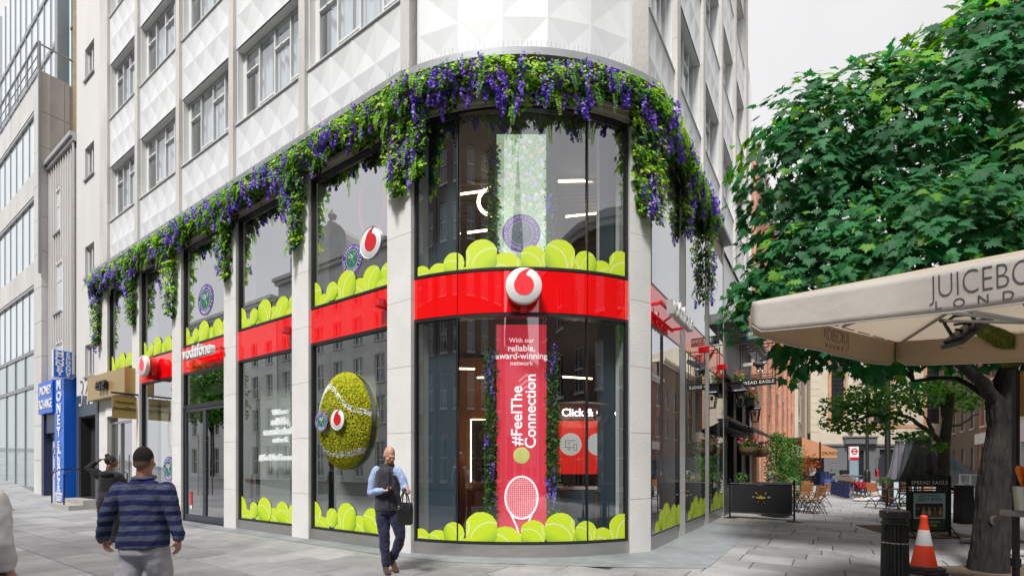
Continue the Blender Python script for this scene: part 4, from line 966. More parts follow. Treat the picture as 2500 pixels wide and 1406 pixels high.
# slogan inside the second long bay
SLW = mat('glow_added_letters', (.8, .8, .79), .4, emit=(1, .99, .97), es=.5)  # glow added so the slogan shows through the reflective glass
sl_ = thing('slogan', 'white raised slogan lettering inside the second long window', 'lettering', FL @ T(-4.9, .62, 1.7))
for s, z, sz in (('With our', 2.79, .17), ('reliable,', 2.57, .235), ('award-winning', 2.34, .235), ('network', 2.14, .17), ('#FeelTheConnection', 1.73, .205)):
    al = 'LEFT'; tm = text_mb(s, sz, .03, .025, align='CENTER'); tm.xf(T(-4.55, .3, z)).build('line', SLW, sl_, FL)
# door stickers and stand-up notice
st = thing('door_sticker', 'red and white notice on the left door leaf', 'sticker', FL @ T(-8.55, .09, .5))
q = MB(); q.box(-.06, .06, 0, .004, -.05, .32); q.build('red_panel', REDP, st); q = MB(); q.box(-.06, .06, 0, .004, -.15, -.051); q.build('white_panel', WHITEP, st)
st = thing('notice_stand', 'black stand with red and white notices just inside the second long window', 'sign', FL @ T(-6.12, .38, .1))
q = MB(); q.prism([(-.02, 0), (.22, 0), (.12, 1.55), (.0, 1.55)], .0, .04); q.build('stand', BLACK, st); q = MB(); q.box(-.03, .17, -.02, -.002, .65, 1.15); q.build('red_notice', REDP, st); q = MB(); q.box(-.03, .17, -.02, -.002, 1.2, 1.7); q.build('white_notice', WHITEP, st)
# --- moss tennis ball
tb = thing('moss_ball', 'giant moss tennis ball dome on the window near the corner', 'decoration', FL @ T(-1.87, .02, 2.42) @ SCL(.84, 1, 1))
MOSS = mat('yellow_green_moss', (.27, .28, .012), .95, var=.35, vs=20, bump=.8, bs=60)
Rb = .94; DB = .2
q = MB(); q.grid(lambda u, v: (Rb * math.cos(2 * math.pi * u) * math.sin(v * math.pi / 2), -DB * math.cos(v * math.pi / 2) + .04, Rb * math.sin(2 * math.pi * u) * math.sin(v * math.pi / 2)), 48, 12); q.build('core', MOSS, tb)
n = 5200; u = RNG.random(n) * 2 * np.pi; v = np.sqrt(RNG.random(n)) * np.pi / 2
Pm = np.stack([Rb * np.cos(u) * np.sin(v), -DB * np.cos(v) + .03, Rb * np.sin(u) * np.sin(v)], 1); nn = np.stack([np.cos(u) * np.sin(v), -np.cos(v) - .3, np.sin(u) * np.sin(v)], 1)
X_, Z_ = Pm[:, 0] / Rb, Pm[:, 2] / Rb
s1 = np.abs(Z_ - np.interp(X_, [-.9, -.77, -.6, -.41, -.25, -.09, .18, .5, .98], [.3, .5, .67, .74, .71, .6, .39, .21, .12])) < .05 * np.sqrt(1 + np.interp(X_, [-.9, -.5, -.4, 1], [3, 1.2, .3, .5])); s2 = np.abs(Z_ - np.interp(X_, [-.86, -.55, -.14, .36, .8], [-.48, -.64, -.71, -.7, -.62])) < .055; wh = s1 | s2
cl = np.where(wh[:, None], np.array([[.72, .74, .7, 1]]), np.array([[.42, .43, .015, 1]]) * (RNG.uniform(.6, 1.35, (n, 1)))); cl[:, 3] = 1
tet = [(-.5, -.3, 0), (.5, -.3, 0), (0, .6, 0), (0, 0, .8)]; tf = [(0, 1, 3), (1, 2, 3), (2, 0, 3)]
me = scatter('moss', tet, tf, Pm, rot_from(nn + RNG.normal(0, .4, (n, 3)), RNG.normal(0, 1, (n, 3))), RNG.uniform(.02, .042, n), mat_leaf('moss_tufts', .1, .9), cl)
o = inst('moss_tufts', me, tb); o['kind'] = 'stuff'
pq = thing('clear_plaque', 'clear plaque with logo and tournament emblem on the moss ball', 'plaque', FL @ T(-2.0, -.2, 2.42))
q = MB(); q.prism([(.52 * math.cos(a) * (1 if abs(math.cos(a)) < .99 else 1), .27 * math.sin(a)) for a in np.linspace(0, 2 * math.pi, 32, endpoint=False)], 0, .012); q.build('plate', mat_glass('acrylic', 1.5, (.97, .98, .97)), pq)
roundel('tournament emblem on the clear plaque of the moss ball', FL @ T(-2.25, -.215, 2.42), .2)
logo('round logo print on the clear plaque of the moss ball', FL @ T(-1.74, -.215, 2.42), .2, .008)
# --- jewellery shop under the last bay
js = thing('jeweller_shopfront', 'small jeweller glass front with gold fascia', 'shopfront', FL @ T(-13.5, 0, 0))
GOLD = mat('gold_fascia', (.42, .3, .12), .35, metal=.25, var=.06, vs=1)
q = MB(); q.box(-15.5, -12.12, -.28, .0, 3.78, 4.6); fa = q.build('fascia', GOLD, js, FL)
for k, (ch, xx) in enumerate((('e', -.28), ('s', 0), ('e', .28))): text_mb(ch, .6, .05, .012, shear=.25).xf(T(-13.9 + xx, -.36, 4.22)).build('lettering', BLACK, fa, FL)
q = frame_mb(-14.56, -12.4, .02, 3.78, .07, .1, .2); q.box(-13.7, -13.64, .1, .2, .09, 3.0); q.box(-14.49, -12.47, .101, .2, 2.95, 3.02); fr = q.build('frame', STEEL, js, FL)
g = MB(); g.quad((-14.5, .15, .05), (-12.45, .15, .05), (-12.45, .15, 3.7), (-14.5, .15, 3.7)); g.build('pane', GLASS, fr, FL)
q = MB(); q.box(-14.56, -12.4, -.05, .1, 3.2, 3.76); q.build('shutter_box', WHITEM, js, FL)
q = MB(); q.tube([(-13.5, .02, .8), (-13.5, .02, 1.9)], .015, 8); q.build('handle', STEEL, js, FL)
q = MB(); q.box(-14.5, -12.4, 1.6, 1.66, .1, 3.7); q.build('back_wall', PALEIN, js, FL)
hj = thing('hanging_sign', 'gold handmade jewellery plate hanging from a black bar across the pavement', 'sign', FL @ T(-11.9, -.3, 3.0))
PJ = frame(tuple(LP(11.9, .66)), (LP(18, 0) - LP(18, 1)).to_2d())
q = MB(); q.box(0, .62, -.01, .01, 2.98, 3.66); q.build('plate', mat('gold_plate', (.46, .36, .12), .3, metal=.2), hj, PJ)
q = MB(); q.tube([(-.02, 0, 3.74), (.66, 0, 3.74)], .03, 8); q.build('bar', BLACK, hj, PJ); 
for x in (.1, .5): q = MB(); q.bar((x, 0, 3.66), (x, 0, 3.72), .015); q.build('hook', BLACK, hj, PJ)
text_mb('Handmade', .115, .003, -.005, shear=.4).xf(T(.3, -.014, 3.47)).build('lettering', BLACK, hj, PJ); text_mb('Jewellery', .16, .003, -.004, shear=.4).xf(T(.3, -.014, 3.28)).build('lettering', BLACK, hj, PJ)
# ------------------------------------------------------------------ wisteria garland
WIST = mat_leaf('wisteria_petals', .2, .6)
LEAF2 = ([(0, 0, 0), (.27, .42, .06), (0, 1, -.04), (-.27, .42, .06)], [(0, 1, 2), (0, 2, 3)])
def raceme_mesh(k):
    rr = np.random.default_rng(50 + k); n = 46; h = rr.random(n) ** .8
    rad = .062 * (1 - .8 * h) * (.6 + .4 * rr.random(n)) + .004; a = rr.random(n) * 2 * np.pi
    P = np.stack([rad * np.cos(a), rad * np.sin(a), -h * .32], 1); nn = np.stack([np.cos(a), np.sin(a), .3 + 0 * a], 1) + rr.normal(0, .4, (n, 3))
    c = np.array([[.27, .13, .78, 1]]) * rr.uniform(.45, 1.5, (n, 1)); pale = rr.random(n) < .24; c[pale] = (.45, .36, .68, 1); c[:, 3] = 1
    q = [(-.5, -.5, 0), (.5, -.5, .15), (.5, .5, 0), (-.5, .5, .15)]
    return scatter('raceme', q, [(0, 1, 2, 3)], P, rot_from(nn, rr.normal(0, 1, (n, 3))), rr.uniform(.022, .042, n), WIST, c)
RAC = [raceme_mesh(k) for k in range(6)]
DROPS = {'L': [(.25, .34, 6.35), (3.35, .38, 6.2), (6.35, .34, 6.15), (9.4, .4, 5.75), (12.2, .34, 5.95), (15.25, .22, 5.75)], 'A': [(-1.9, .3, 6.5), (2.3, .35, 6.0)], 'R': [(.15, .35, 5.95), (2.2, .3, 6.6), (4.45, .4, 5.75)]}
def gpoint(kind, u, d, z):
    return LP(u, d, z) if kind == 'L' else RP(u, d, z) if kind == 'R' else AP(u * ARC_R / (ARC_R + .1), d, z)
def gnormal(kind, u):
    return (gpoint(kind, u, 1, 0) - gpoint(kind, u, 0, 0)).normalized()
def garland(kind, u0, u1, label, nrac):
    root = thing('flower_garland', label, 'garland', Matrix.Translation(gpoint(kind, (u0 + u1) / 2, .2, 8.0)))
    r = random.Random(kind); L_ = u1 - u0
    ph = [r.random() * 6 for _ in range(4)]
    def depth(u): return .56 + .12 * math.sin(u * 2.1 + ph[0]) + .1 * math.sin(u * 5.3 + ph[1]) + .06 * math.sin(u * 11 + ph[2])
    def sample():
        if r.random() < .7 or not DROPS[kind]:
            u = r.uniform(u0, u1); h = r.random() ** .9 * depth(u); z = 8.14 - h; d = .04 + r.random() * .24 * math.sin(math.pi * min(1, .25 + h / depth(u) * .75)) + .05
        else:
            c, hw, zb = r.choice(DROPS[kind]); f = r.random() ** 1.15; z = 8.0 - f * (8.0 - zb); wd = hw * (1 - .75 * f ** 1.3); u = c + r.uniform(-wd, wd); d = .03 + r.random() * .2 * (1 - .5 * f)
            if u < u0 - .1 or u > u1 + .1: return sample()
        return u, d, z
    P, Nn, Tp, S, C = [], [], [], [], []
    cols = [(.4, .62, .045), (.3, .54, .04), (.16, .4, .04), (.07, .22, .07), (.54, .66, .12)]
    ns = int(L_ * 215)
    for _ in range(ns):
        u, d, z = sample(); p = gpoint(kind, u, d, z); nrm = gnormal(kind, u); fam = r.choices(range(5), (26, 24, 22, 20, 8))[0]; c = cols[fam]
        tx = Vector((-nrm.y, nrm.x, 0)); ax = (nrm * r.uniform(.2, 1) + tx * r.uniform(-1, 1) + Vector((0, 0, r.uniform(-1.1, .7)))).normalized(); k = r.choice((5, 6, 7))
        sz = r.uniform(.075, .12) * (1.25 if fam == 3 else 1)
        for i in range(k):
            f = i / (k - 1); side = 1 if i % 2 else -1
            q = p + ax * (f * .14 - .04) + tx * side * .015
            t_ = ax * .8 + tx * side * .8 * (1 - f * .7) + Vector((r.uniform(-.3, .3), r.uniform(-.3, .3), -.25)); nv = nrm * .8 + Vector((r.uniform(-.5, .5), r.uniform(-.5, .5), r.uniform(.1, 1)))
            P.append(q); Nn.append(nv); Tp.append(t_); S.append(sz * r.uniform(.75, 1.15)); m_ = r.uniform(.75, 1.25); C.append((c[0] * m_, c[1] * m_, c[2] * m_, 1))
    # fern fronds hanging down
    for _ in range(int(L_ * 7)):
        u, d, z = sample(); p = gpoint(kind, u, d + .08, z); nrm = gnormal(kind, u); tx = Vector((-nrm.y, nrm.x, 0)); ln = r.uniform(.25, .5); sw = r.uniform(-.5, .5); c = r.choice(((.25, .5, .04), (.18, .42, .04), (.1, .28, .04)))
        for i in range(26):
            f = (i // 2) / 13; side = 1 if i % 2 else -1
            q = p + nrm * (.08 * math.sin(f * 2)) + tx * (sw * f * .2) + Vector((0, 0, -ln * f)); P.append(q)
            Tp.append(tx * side + Vector((0, 0, -.7)) + nrm * .15); Nn.append(nrm + Vector((r.uniform(-.3, .3), r.uniform(-.3, .3), .4))); S.append(.085 * (1 - .75 * f) * r.uniform(.8, 1.1) + .012); m_ = r.uniform(.8, 1.2); C.append((c[0] * m_, c[1] * m_, c[2] * m_, 1))
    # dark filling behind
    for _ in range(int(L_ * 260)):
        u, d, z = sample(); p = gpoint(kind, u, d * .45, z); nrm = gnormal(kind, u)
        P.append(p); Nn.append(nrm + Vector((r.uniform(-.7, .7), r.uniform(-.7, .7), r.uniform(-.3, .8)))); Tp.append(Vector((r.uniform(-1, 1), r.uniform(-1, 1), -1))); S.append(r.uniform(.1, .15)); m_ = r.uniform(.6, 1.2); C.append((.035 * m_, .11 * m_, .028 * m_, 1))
    arr = lambda l: np.array([tuple(q) for q in l], float)
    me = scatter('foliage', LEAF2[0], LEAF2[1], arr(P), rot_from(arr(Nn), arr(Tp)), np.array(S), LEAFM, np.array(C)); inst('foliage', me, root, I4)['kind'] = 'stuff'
    # small pale blossoms
    P, Nn, C = [], [], []
    for _ in range(int(L_ * 45)):
        u, d, z = sample(); P.append(gpoint(kind, u, d + .12, z)); nrm = gnormal(kind, u); Nn.append(nrm + Vector((r.uniform(-.5, .5), r.uniform(-.5, .5), r.uniform(-.3, .6)))); C.append(r.choice(((.5, .36, .55, 1), (.55, .48, .6, 1), (.3, .16, .5, 1))))
    q = [(-.5, -.4, 0), (.5, -.5, .2), (.5, .5, 0), (-.5, .4, .25)]
    me = scatter('pale_blossoms', q, [(0, 1, 2, 3)], arr(P), rot_from(arr(Nn), arr(Nn)[:, [1, 2, 0]]), np.random.default_rng(3).uniform(.02, .045, len(P)), WIST, np.array(C)); inst('pale_blossoms', me, root, I4)['kind'] = 'stuff'
    for _ in range(nrac):
        u, d, z = sample(); p = gpoint(kind, u, d + .09, min(z + .06, 8.1)); s = r.uniform(.7, 1.15)
        inst('flower_raceme', r.choice(RAC), root, Matrix.Translation(p) @ RX(r.uniform(-14, 14)) @ RY(r.uniform(-14, 14)) @ RZ(r.uniform(0, 360)) @ SCL(s * 1.1, s * 1.1, s))
garland('L', -.2, 15.4, 'purple wisteria garland along the gutter of the long facade', 270)
garland('A', -2.25, 2.55, 'purple wisteria garland arching over the curved corner window', 150)
garland('R', .0, 5.0, 'purple wisteria garland running along the side street facade', 95)
# --- planting inside the windows
def leafmass(name, label, cat, boxes, n, root_at, cols=None, size=(.05, .1), flowers=0, seed=1):
    rr = np.random.default_rng(seed); root = thing(name, label, cat, Matrix.Translation(root_at)); P = []; 
    for (M, x0, x1, y0, y1, z0, z1, wgt) in boxes:
        k = int(n * wgt); q = np.stack([rr.uniform(x0, x1, k), rr.uniform(y0, y1, k), rr.uniform(z0, z1, k)], 1)
        A = np.array(M); P.append(q @ A[:3, :3].T + A[:3, 3])
    P = np.concatenate(P); n = len(P); cols = cols or [(.06, .2, .02), (.1, .28, .03), (.03, .1, .025)]
    C = np.array([cols[i] + (1,) for i in rr.integers(0, len(cols), n)]) * rr.uniform(.7, 1.3, (n, 1)); C[:, 3] = 1
    Nn = rr.normal(0, .6, (n, 3)) + np.array([[0, -.7, .5]]); Tp = rr.normal(0, 1, (n, 3)) + np.array([[0, 0, -.6]])
    me = scatter('foliage', LEAF2[0], LEAF2[1], P, rot_from(Nn, Tp), rr.uniform(size[0], size[1], n), LEAFM, C); inst('foliage', me, root, I4)['kind'] = 'stuff'
    for i in rr.integers(0, n, flowers):
        s = rr.uniform(.7, 1.1); inst('flower_raceme', RAC[int(rr.integers(0, 6))], root, Matrix.Translation(Vector(P[i]) + Vector((0, -.06, .1))) @ RZ(float(rr.uniform(0, 360))) @ SCL(s, s, s))
    return root
for lab, sg in (('narrow column of ferns and wisteria left of the red screen', -1), ('narrow column of ferns and wisteria right of the red screen', 1)):
    xx = .167 + sg * .54; leafmass('plant_column', lab, 'plant', [(I4, xx - .09, xx + .1, 8.35, 8.55, .5, 3.55, 1)], 2600, (xx, 8.45, .3), flowers=14, seed=5 + sg)
leafmass('plant_column', 'narrow column of ferns beside the upper blossom screen, towards the ring light', 'plant', [(I4, -.42, -.24, 8.4, 8.6, 5.0, 7.2, 1)], 1700, (-.33, 8.5, 4.9), flowers=5, seed=9)
leafmass('plant_column', 'pale column of ferns beside the upper blossom screen, towards the side street', 'plant', [(I4, .62, .76, 8.4, 8.6, 5.0, 7.2, 1)], 1200, (.69, 8.5, 4.9), flowers=3, seed=10)
for i, (x0, x1, z0, z1, lab) in enumerate(((-1.55, -.75, 2.75, 3.75, 'dark wisteria clump behind the top of the moss ball'), (-1.35, -.7, .5, 1.9, 'wisteria climbing the wire grid behind the bald man'), (-4.75, -3.75, .45, 3.2, 'wisteria climbing the wire grid behind the white slogan'), (-10.1, -9.6, .4, 3.4, 'leafy climber in the window beside the round logo sign'))):
    leafmass('window_planting', lab, 'plant', [(FL, x0, x1, .7, .9, z0, z1, 1)], 1500, tuple(FL @ Vector(((x0 + x1) / 2, .8, z0))), size=(.06, .12), flowers=9, seed=20 + i)
# ------------------------------------------------------------------ pub and the side street
PUBB = mat('pub_black_paint', (.016, .018, .02), .35, var=.3, vs=3)
LEAD = mat('weathered_lead', (.2, .2, .2), .7, var=.3, vs=2.5, bump=.3, bs=12)
BOARD = mat('grey_weathered_board', (.3, .3, .295), .7, var=.2, vs=3, stretch=(1, 1, .2))
pub = thing('pub', 'narrow black fronted pub with grey boarded upper front next to the shop', 'pub', FR @ T(10.5, 0, 0))
q = MB(); wall_open(q, 7.22, 13.2, .0, 4.45, [(7.7, 9.0, .9, 2.6), (9.6, 10.7, .1, 2.6), (11.3, 12.7, .9, 2.6), (7.7, 9.0, 3.1, 4.1), (9.4, 10.9, 3.1, 4.1), (11.3, 12.7, 3.1, 4.1)], .0, .3); q.build('wall', PUBB, pub, FR)
for (a, b_, c, d) in ((7.7, 9.0, .9, 2.6), (9.6, 10.7, .1, 2.6), (11.3, 12.7, .9, 2.6), (7.7, 9.0, 3.1, 4.1), (9.4, 10.9, 3.1, 4.1), (11.3, 12.7, 3.1, 4.1)):
    f = frame_mb(a, b_, c, d, .06, .1, .17); f.box((a + b_) / 2 - .03, (a + b_) / 2 + .03, .1, .17, c + .06, d - .06); o = f.build('window', PUBB, pub, FR)
    g = MB(); g.quad((a, .16, c), (b_, .16, c), (b_, .16, d), (a, .16, d)); g.build('pane', DARKGL, o, FR)
q = MB(); q.box(7.22, 13.2, -.12, .0, 2.72, 2.9); q.box(7.22, 13.2, -.2, .0, 2.9, 2.98); q.box(7.22, 13.2, -.1, .0, 4.2, 4.3); q.box(7.22, 13.2, -.06, 0, 4.3, 4.45); q.build('cornice', PUBB, pub, FR)
for i in range(24): q = MB(); q.box(7.24 + i * .248, 7.24 + i * .248 + .236, .03, .1, 4.46, 5.9); q.build('board', BOARD, pub, FR)
q = MB(); q.box(7.22, 13.2, .1, .4, 4.45, 6.3); q.build('upper_wall', BOARD, pub, FR)
q = MB(); q.box(7.2, 13.25, -.5, .4, 5.9, 6.05); q.box(7.2, 13.25, -.58, .3, 6.05, 6.2); q.build('canopy', LEAD, pub, FR)
q = MB(); q.box(12.8, 13.8, .12, .5, 0, 18); q.build('white_pilaster', STONE, pub, FR)
q = MB(); q.tube([(13.0, .02, 0), (13.0, .02, 17)], .06, 8); q.build('downpipe', WFRAME, pub, FR)
aw = thing('black_awning', 'half open black awning over the pub windows', 'awning', FR @ T(10.5, -.3, 2.7))
q = MB(); q.grid(lambda u, v: (7.5 + 6.2 * u, -.0 - .72 * v, 3.02 - .34 * v - .04 * math.sin(math.pi * v)), 10, 4); q.build('cloth', BLACKM, aw, FR)
q = MB(); q.box(7.45, 13.75, -.78, -.7, 2.6, 2.69); q.build('front_bar', BLACK, aw, FR)
for x in (7.6, 13.6): q = MB(); q.tube([(x, 0, 2.5), (x, -.4, 2.42), (x, -.74, 2.63)], .025, 6); q.build('arm', BLACK, aw, FR)
# lanterns
BRASS = mat('polished_brass', (.55, .36, .12), .25, metal=.9); LGL = mat_glass('lantern_glass', 1.5, (.95, .95, .92))
def lantern(label, M):
    root = thing('wall_lantern', label, 'lantern', M, 'lanterns on the pub front')
    q = MB()
    for i in range(4):
        a = R(45 + 90 * i); b_ = R(45 + 90 * (i + 1)); lo, hi = .13, .22
        q.bar((lo * math.cos(a), lo * math.sin(a), 0), (hi * math.cos(a), hi * math.sin(a), .45), .022); q.bar((hi * math.cos(a), hi * math.sin(a), .45), (hi * math.cos(b_), hi * math.sin(b_), .45), .025); q.bar((lo * math.cos(a), lo * math.sin(a), 0), (lo * math.cos(b_), lo * math.sin(b_), 0), .025)
    q.build('cage', BLACK, root)
    q = MB(); q.lathe([(.27, .45), (.25, .48), (.12, .6), (.1, .62), (.001, .62)], 4, M=RZ(45)); q.build('roof', BLACK, root)
    q = MB(); q.lathe([(.05, .62), (.06, .66), (.03, .69), (.05, .73), (.015, .78), (.001, .84)], 10); q.build('finial', BRASS, root, None, True)
    for i in range(4):
        a = R(45 + 90 * i); b_ = R(45 + 90 * (i + 1)); q = MB(); q.quad((.13 * math.cos(a), .13 * math.sin(a), .02), (.13 * math.cos(b_), .13 * math.sin(b_), .02), (.215 * math.cos(b_), .215 * math.sin(b_), .44), (.215 * math.cos(a), .215 * math.sin(a), .44)); q.build('pane', LGL, root)
    q = MB(); q.ell((0, 0, .3), .05, .05, .08, 10, 6); q.build('bulb', mat('bulb_glass', (.6, .5, .3), .2) if 'bulb_glass' not in bpy.data.materials else bpy.data.materials['bulb_glass'], root, None, True)
    q = MB(); q.bar((0, 0, .5), (0, .4, .5), .02); q.bar((0, .05, .5), (0, .38, .3), .014); q.build('bracket', BLACK, root)
lantern('black lantern with brass finial nearest the shop window', FR @ T(7.5, -.42, 3.35)); lantern('black lantern with brass finial further along in front of the red brick', FR @ T(10.6, -.45, 3.1))
# eagle sign
es = thing('pub_sign', 'projecting frame with carved spread eagle over a black name board', 'sign', FR @ T(8.2, -.8, 4.0))
PE = frame(tuple(RP(8.2, .3)), (RP(8, 1) - RP(8, 0)).to_2d())
q = MB()
for x0, x1, z0, z1 in ((0, 1.0, 5.3, 5.33), (0, 1.0, 5.2, 5.22), (0, 1.0, 4.28, 4.3), (0, 1.0, 4.36, 4.38), (0, .025, 4.2, 5.4), (.075, .095, 4.2, 5.4), (.98, 1.0, 4.2, 5.4), (.91, .93, 4.2, 5.4), (.47, .49, 4.75, 5.3)): q.box(x0, x1, -.012, .012, z0, z1)
q.bar((-.3, 0, 5.45), (.6, 0, 5.45), .025); q.build('frame', BLACK, es, PE)
q = MB(); q.box(-.06, 1.02, -.02, .02, 4.03, 4.24); q.build('name_board', BLACK, es, PE)
SIGNC = mat('cream_lettering', (.75, .73, .66), .5)
text_mb('SPREAD EAGLE', .135, .004, .008, space=1.1).xf(T(.48, -.025, 4.135)).build('lettering', SIGNC, es, PE)
q = MB(); q.box(.02, .9, -.02, .02, 5.5, 5.78); q.build('green_board', mat('brewery_green', (.005, .13, .1), .4), es, PE)
text_mb('GREENE KING', .15, .004, .008).xf(T(.46, -.025, 5.66)).build('lettering', SIGNC, es, PE); text_mb('PUB & BREWERY', .06, .004).xf(T(.46, -.025, 5.55)).build('lettering', SIGNC, es, PE)
FEATH = mat('slate_feathers', (.045, .047, .055), .6, var=.4, vs=14, bump=.4, bs=40); PALEF = mat('pale_feathers', (.5, .5, .47), .7, var=.2, vs=12)
eg = MB(); EM = PE @ T(.52, 0, 4.72)
body = MB(); body.tube([(-.14, 0, .02), (-.02, 0, -.01), (.1, 0, -.04), (.17, 0, -.02)], [.05, .1, .09, .05], 10); body.build('eagle_body', FEATH, es, EM, True, 80)
body = MB(); body.tube([(.13, 0, -.02), (.2, -.01, .02), (.25, -.01, .01)], [.05, .055, .025], 10); body.tube([(.25, -.01, .01), (.29, -.01, -.01), (.3, -.01, -.04)], [.022, .014, .004], 6); body.build('eagle_head', PALEF, es, EM, True, 80)
def wing(pts_lead, pts_trail, name):
    w_ = MB(); n = len(pts_lead)
    for i in range(n - 1):
        a, b_, c, d = Vector(pts_lead[i]), Vector(pts_lead[i + 1]), Vector(pts_trail[i + 1]), Vector(pts_trail[i]); o_ = Vector((0, .02 + .004 * i, 0))
        w_.add([a, b_, c, d, a + o_, b_ + o_, c + o_, d + o_], [(0, 1, 2, 3), (7, 6, 5, 4), (0, 4, 5, 1), (1, 5, 6, 2), (2, 6, 7, 3), (3, 7, 4, 0)])
    w_.build(name, FEATH, es, EM)
wing([(-.06, .0, .06), (-.16, .02, .2), (-.26, .04, .38), (-.36, .05, .6), (-.42, .06, .68)], [(.08, .0, .06), (.04, .02, .22), (-.04, .04, .36), (-.2, .05, .5), (-.3, .06, .6)], 'eagle_wing')
wing([(.02, -.02, .06), (.12, -.06, .18), (.28, -.1, .3), (.44, -.12, .36), (.5, -.12, .34)], [(.14, -.02, .0), (.22, -.06, .06), (.34, -.1, .12), (.44, -.12, .2), (.5, -.12, .24)], 'eagle_wing')
tl = MB(); tl.prism([(-.12, -.04), (-.12, .05), (-.42, .06), (-.45, 0), (-.42, -.05)], -.02, .02); tl.build('eagle_tail', PALEF, es, EM)
for x in (-.02, .1):
    lg = MB(); lg.tube([(x, 0, -.06), (x + .02, 0, -.16), (x + .03, -.01, -.22)], [.05, .045, .018], 8)
    lg.build('eagle_leg', FEATH, es, EM, True); lg = MB()
    for dx in (-.05, 0, .05): lg.tube([(x + .03, -.01, -.22), (x + .04 + dx, -.02, -.24), (x + .05 + dx * 1.4, -.02, -.28)], [.014, .014, .005], 5)
    lg.build('eagle_talon', BRASS, es, EM, True)
# window box and hanging baskets
def flowerbed(label, name, cat, M, lx, ly, lz, n, seed, boxfn):
    root = thing(name, label, cat, M); boxfn(root)
    rr = np.random.default_rng(seed); A = np.array(M)
    def cloud(k, zs): return np.stack([rr.uniform(-lx, lx, k), rr.uniform(-ly, ly, k), rr.uniform(*zs, k)], 1)
    P = cloud(n, (0, lz)); C = np.array([(.08, .24, .03, 1), (.14, .34, .05, 1), (.04, .14, .03, 1)])[rr.integers(0, 3, n)]
    inst('leaves', scatter('leaves', LEAF2[0], LEAF2[1], P, rot_from(rr.normal(0, .6, (n, 3)) + np.array([[0, -.4, .7]]), rr.normal(0, 1, (n, 3))), rr.uniform(.05, .09, n), LEAFM, C), root)['kind'] = 'stuff'
    k = n // 4; P = cloud(k, (lz * .4, lz * 1.3)); C = np.array([(.6, .02, .22, 1), (.65, .45, .03, 1), (.62, .06, .3, 1), (.7, .6, .5, 1), (.6, .1, .05, 1)])[rr.integers(0, 5, k)]
    q = [(-.5, -.5, 0), (.5, -.5, .25), (.5, .5, 0), (-.5, .5, .25)]
    inst('flowers', scatter('flowers', q, [(0, 1, 2, 3)], P, rot_from(rr.normal(0, .5, (k, 3)) + np.array([[0, -.6, .5]]), rr.normal(0, 1, (k, 3))), rr.uniform(.04, .075, k), WIST, C), root)['kind'] = 'stuff'
    return root
def wb(root): q = MB(); q.box(-.75, .75, -.14, .14, -.3, 0); q.box(-.77, .77, -.16, .16, -.06, -.02); q.build('trough', BLACK, root)
flowerbed('black window box of pink and yellow flowers under the eagle sign', 'window_box', 'planter', FR @ T(8.1, -.32, 4.1), .7, .13, .32, 420, 1, wb)
flowerbed('second black window box further along the pub front', 'window_box', 'planter', FR @ T(11.0, -.32, 3.95), .7, .13, .3, 380, 4, wb)
WICK = mat('wicker', (.2, .12, .06), .85, var=.35, vs=30, bump=.8, bs=50)
def hb(root):
    q = MB(); q.lathe([(.1, -.26), (.2, -.24), (.28, -.12), (.3, 0), (.27, 0), (.2, -.18)], 16); q.build('basket', WICK, root, None, True, 60)
    for a in (0, 120, 240): q = MB(); q.bar((.28 * math.cos(R(a)), .28 * math.sin(R(a)), 0), (0, 0, .62), .008); q.build('chain', BLACK, root)
flowerbed('wicker hanging basket nearest the shop window', 'hanging_basket', 'planter', FR @ T(7.75, -.6, 2.1), .26, .26, .22, 300, 2, hb); flowerbed('wicker hanging basket further along the pub', 'hanging_basket', 'planter', FR @ T(10.7, -.6, 2.1), .24, .24, .22, 260, 3, hb)
# ------------------------------------------------------------------ generic street block
def block(name, label, M, W, H, D, bays, floors, ww, wall, frm, glassm=None, corn=None, arch=False, cat='building', group=None, shop=None, sash=True, proj=.3, piers=None, skip=()):
    root = thing(name, label, cat, M, group); glassm = glassm or DARKGL; ops = []
    for (z0, z1) in floors:
        for i in range(bays): c = (i + .5) * W / bays; ops.append((c - ww / 2, c + ww / 2, z0, z1))
    b = MB(); wall_open(b, 0, W, 0, H, ops, 0, .35); b.box(0, W, .6, D, 0, H - .05); b.build('wall', wall, root)
    for k, (a, b_, c, d) in enumerate(ops):
        f = frame_mb(a, b_, c, d, .08, .16, .24)
        if sash: f.box((a + b_) / 2 - .03, (a + b_) / 2 + .03, .161, .24, c + .08, d - .08); f.box(a + .08, b_ - .08, .15, .235, (c + d) / 2 - .035, (c + d) / 2 + .035)
        o = f.build('window', frm, root); g = MB(); g.quad((a, .22, c), (b_, .22, c), (b_, .22, d), (a, .22, d)); g.build('pane', glassm, o)
        s = MB(); s.box(a - .1, b_ + .1, -.1, .16, c - .12, c); s.build('sill', corn or frm, o)
    cm = corn or wall
    q = MB(); q.box(-.05, W + .05, -proj, D, H - .05, H + .3); q.box(0, W, -proj * .6, .1, H - .35, H - .052); q.build('cornice', cm, root)
    if piers:
        for i in range(bays + 1):
            x = min(max(i * W / bays, piers / 2), W - piers / 2); q = MB(); q.box(x - piers / 2, x + piers / 2, -.18, -.002, .02, H - .36); q.build('pier', wall, root)
    if shop:
        q = MB(); q.box(.1, W - .1, -.25, -.003, shop[0], shop[0] + .8); q.build('shop_fascia', shop[1], root)
    return root
RBR = mat_brick('red_brick', (.56, .19, .09), (.64, .25, .125), (.52, .46, .4)); DBR = mat_brick('dark_red_brick', (.3, .1, .055), (.36, .13, .07), (.3, .26, .22)); BBR = mat_brick('brown_brick', (.13, .095, .07), (.18, .13, .095), (.17, .15, .13))
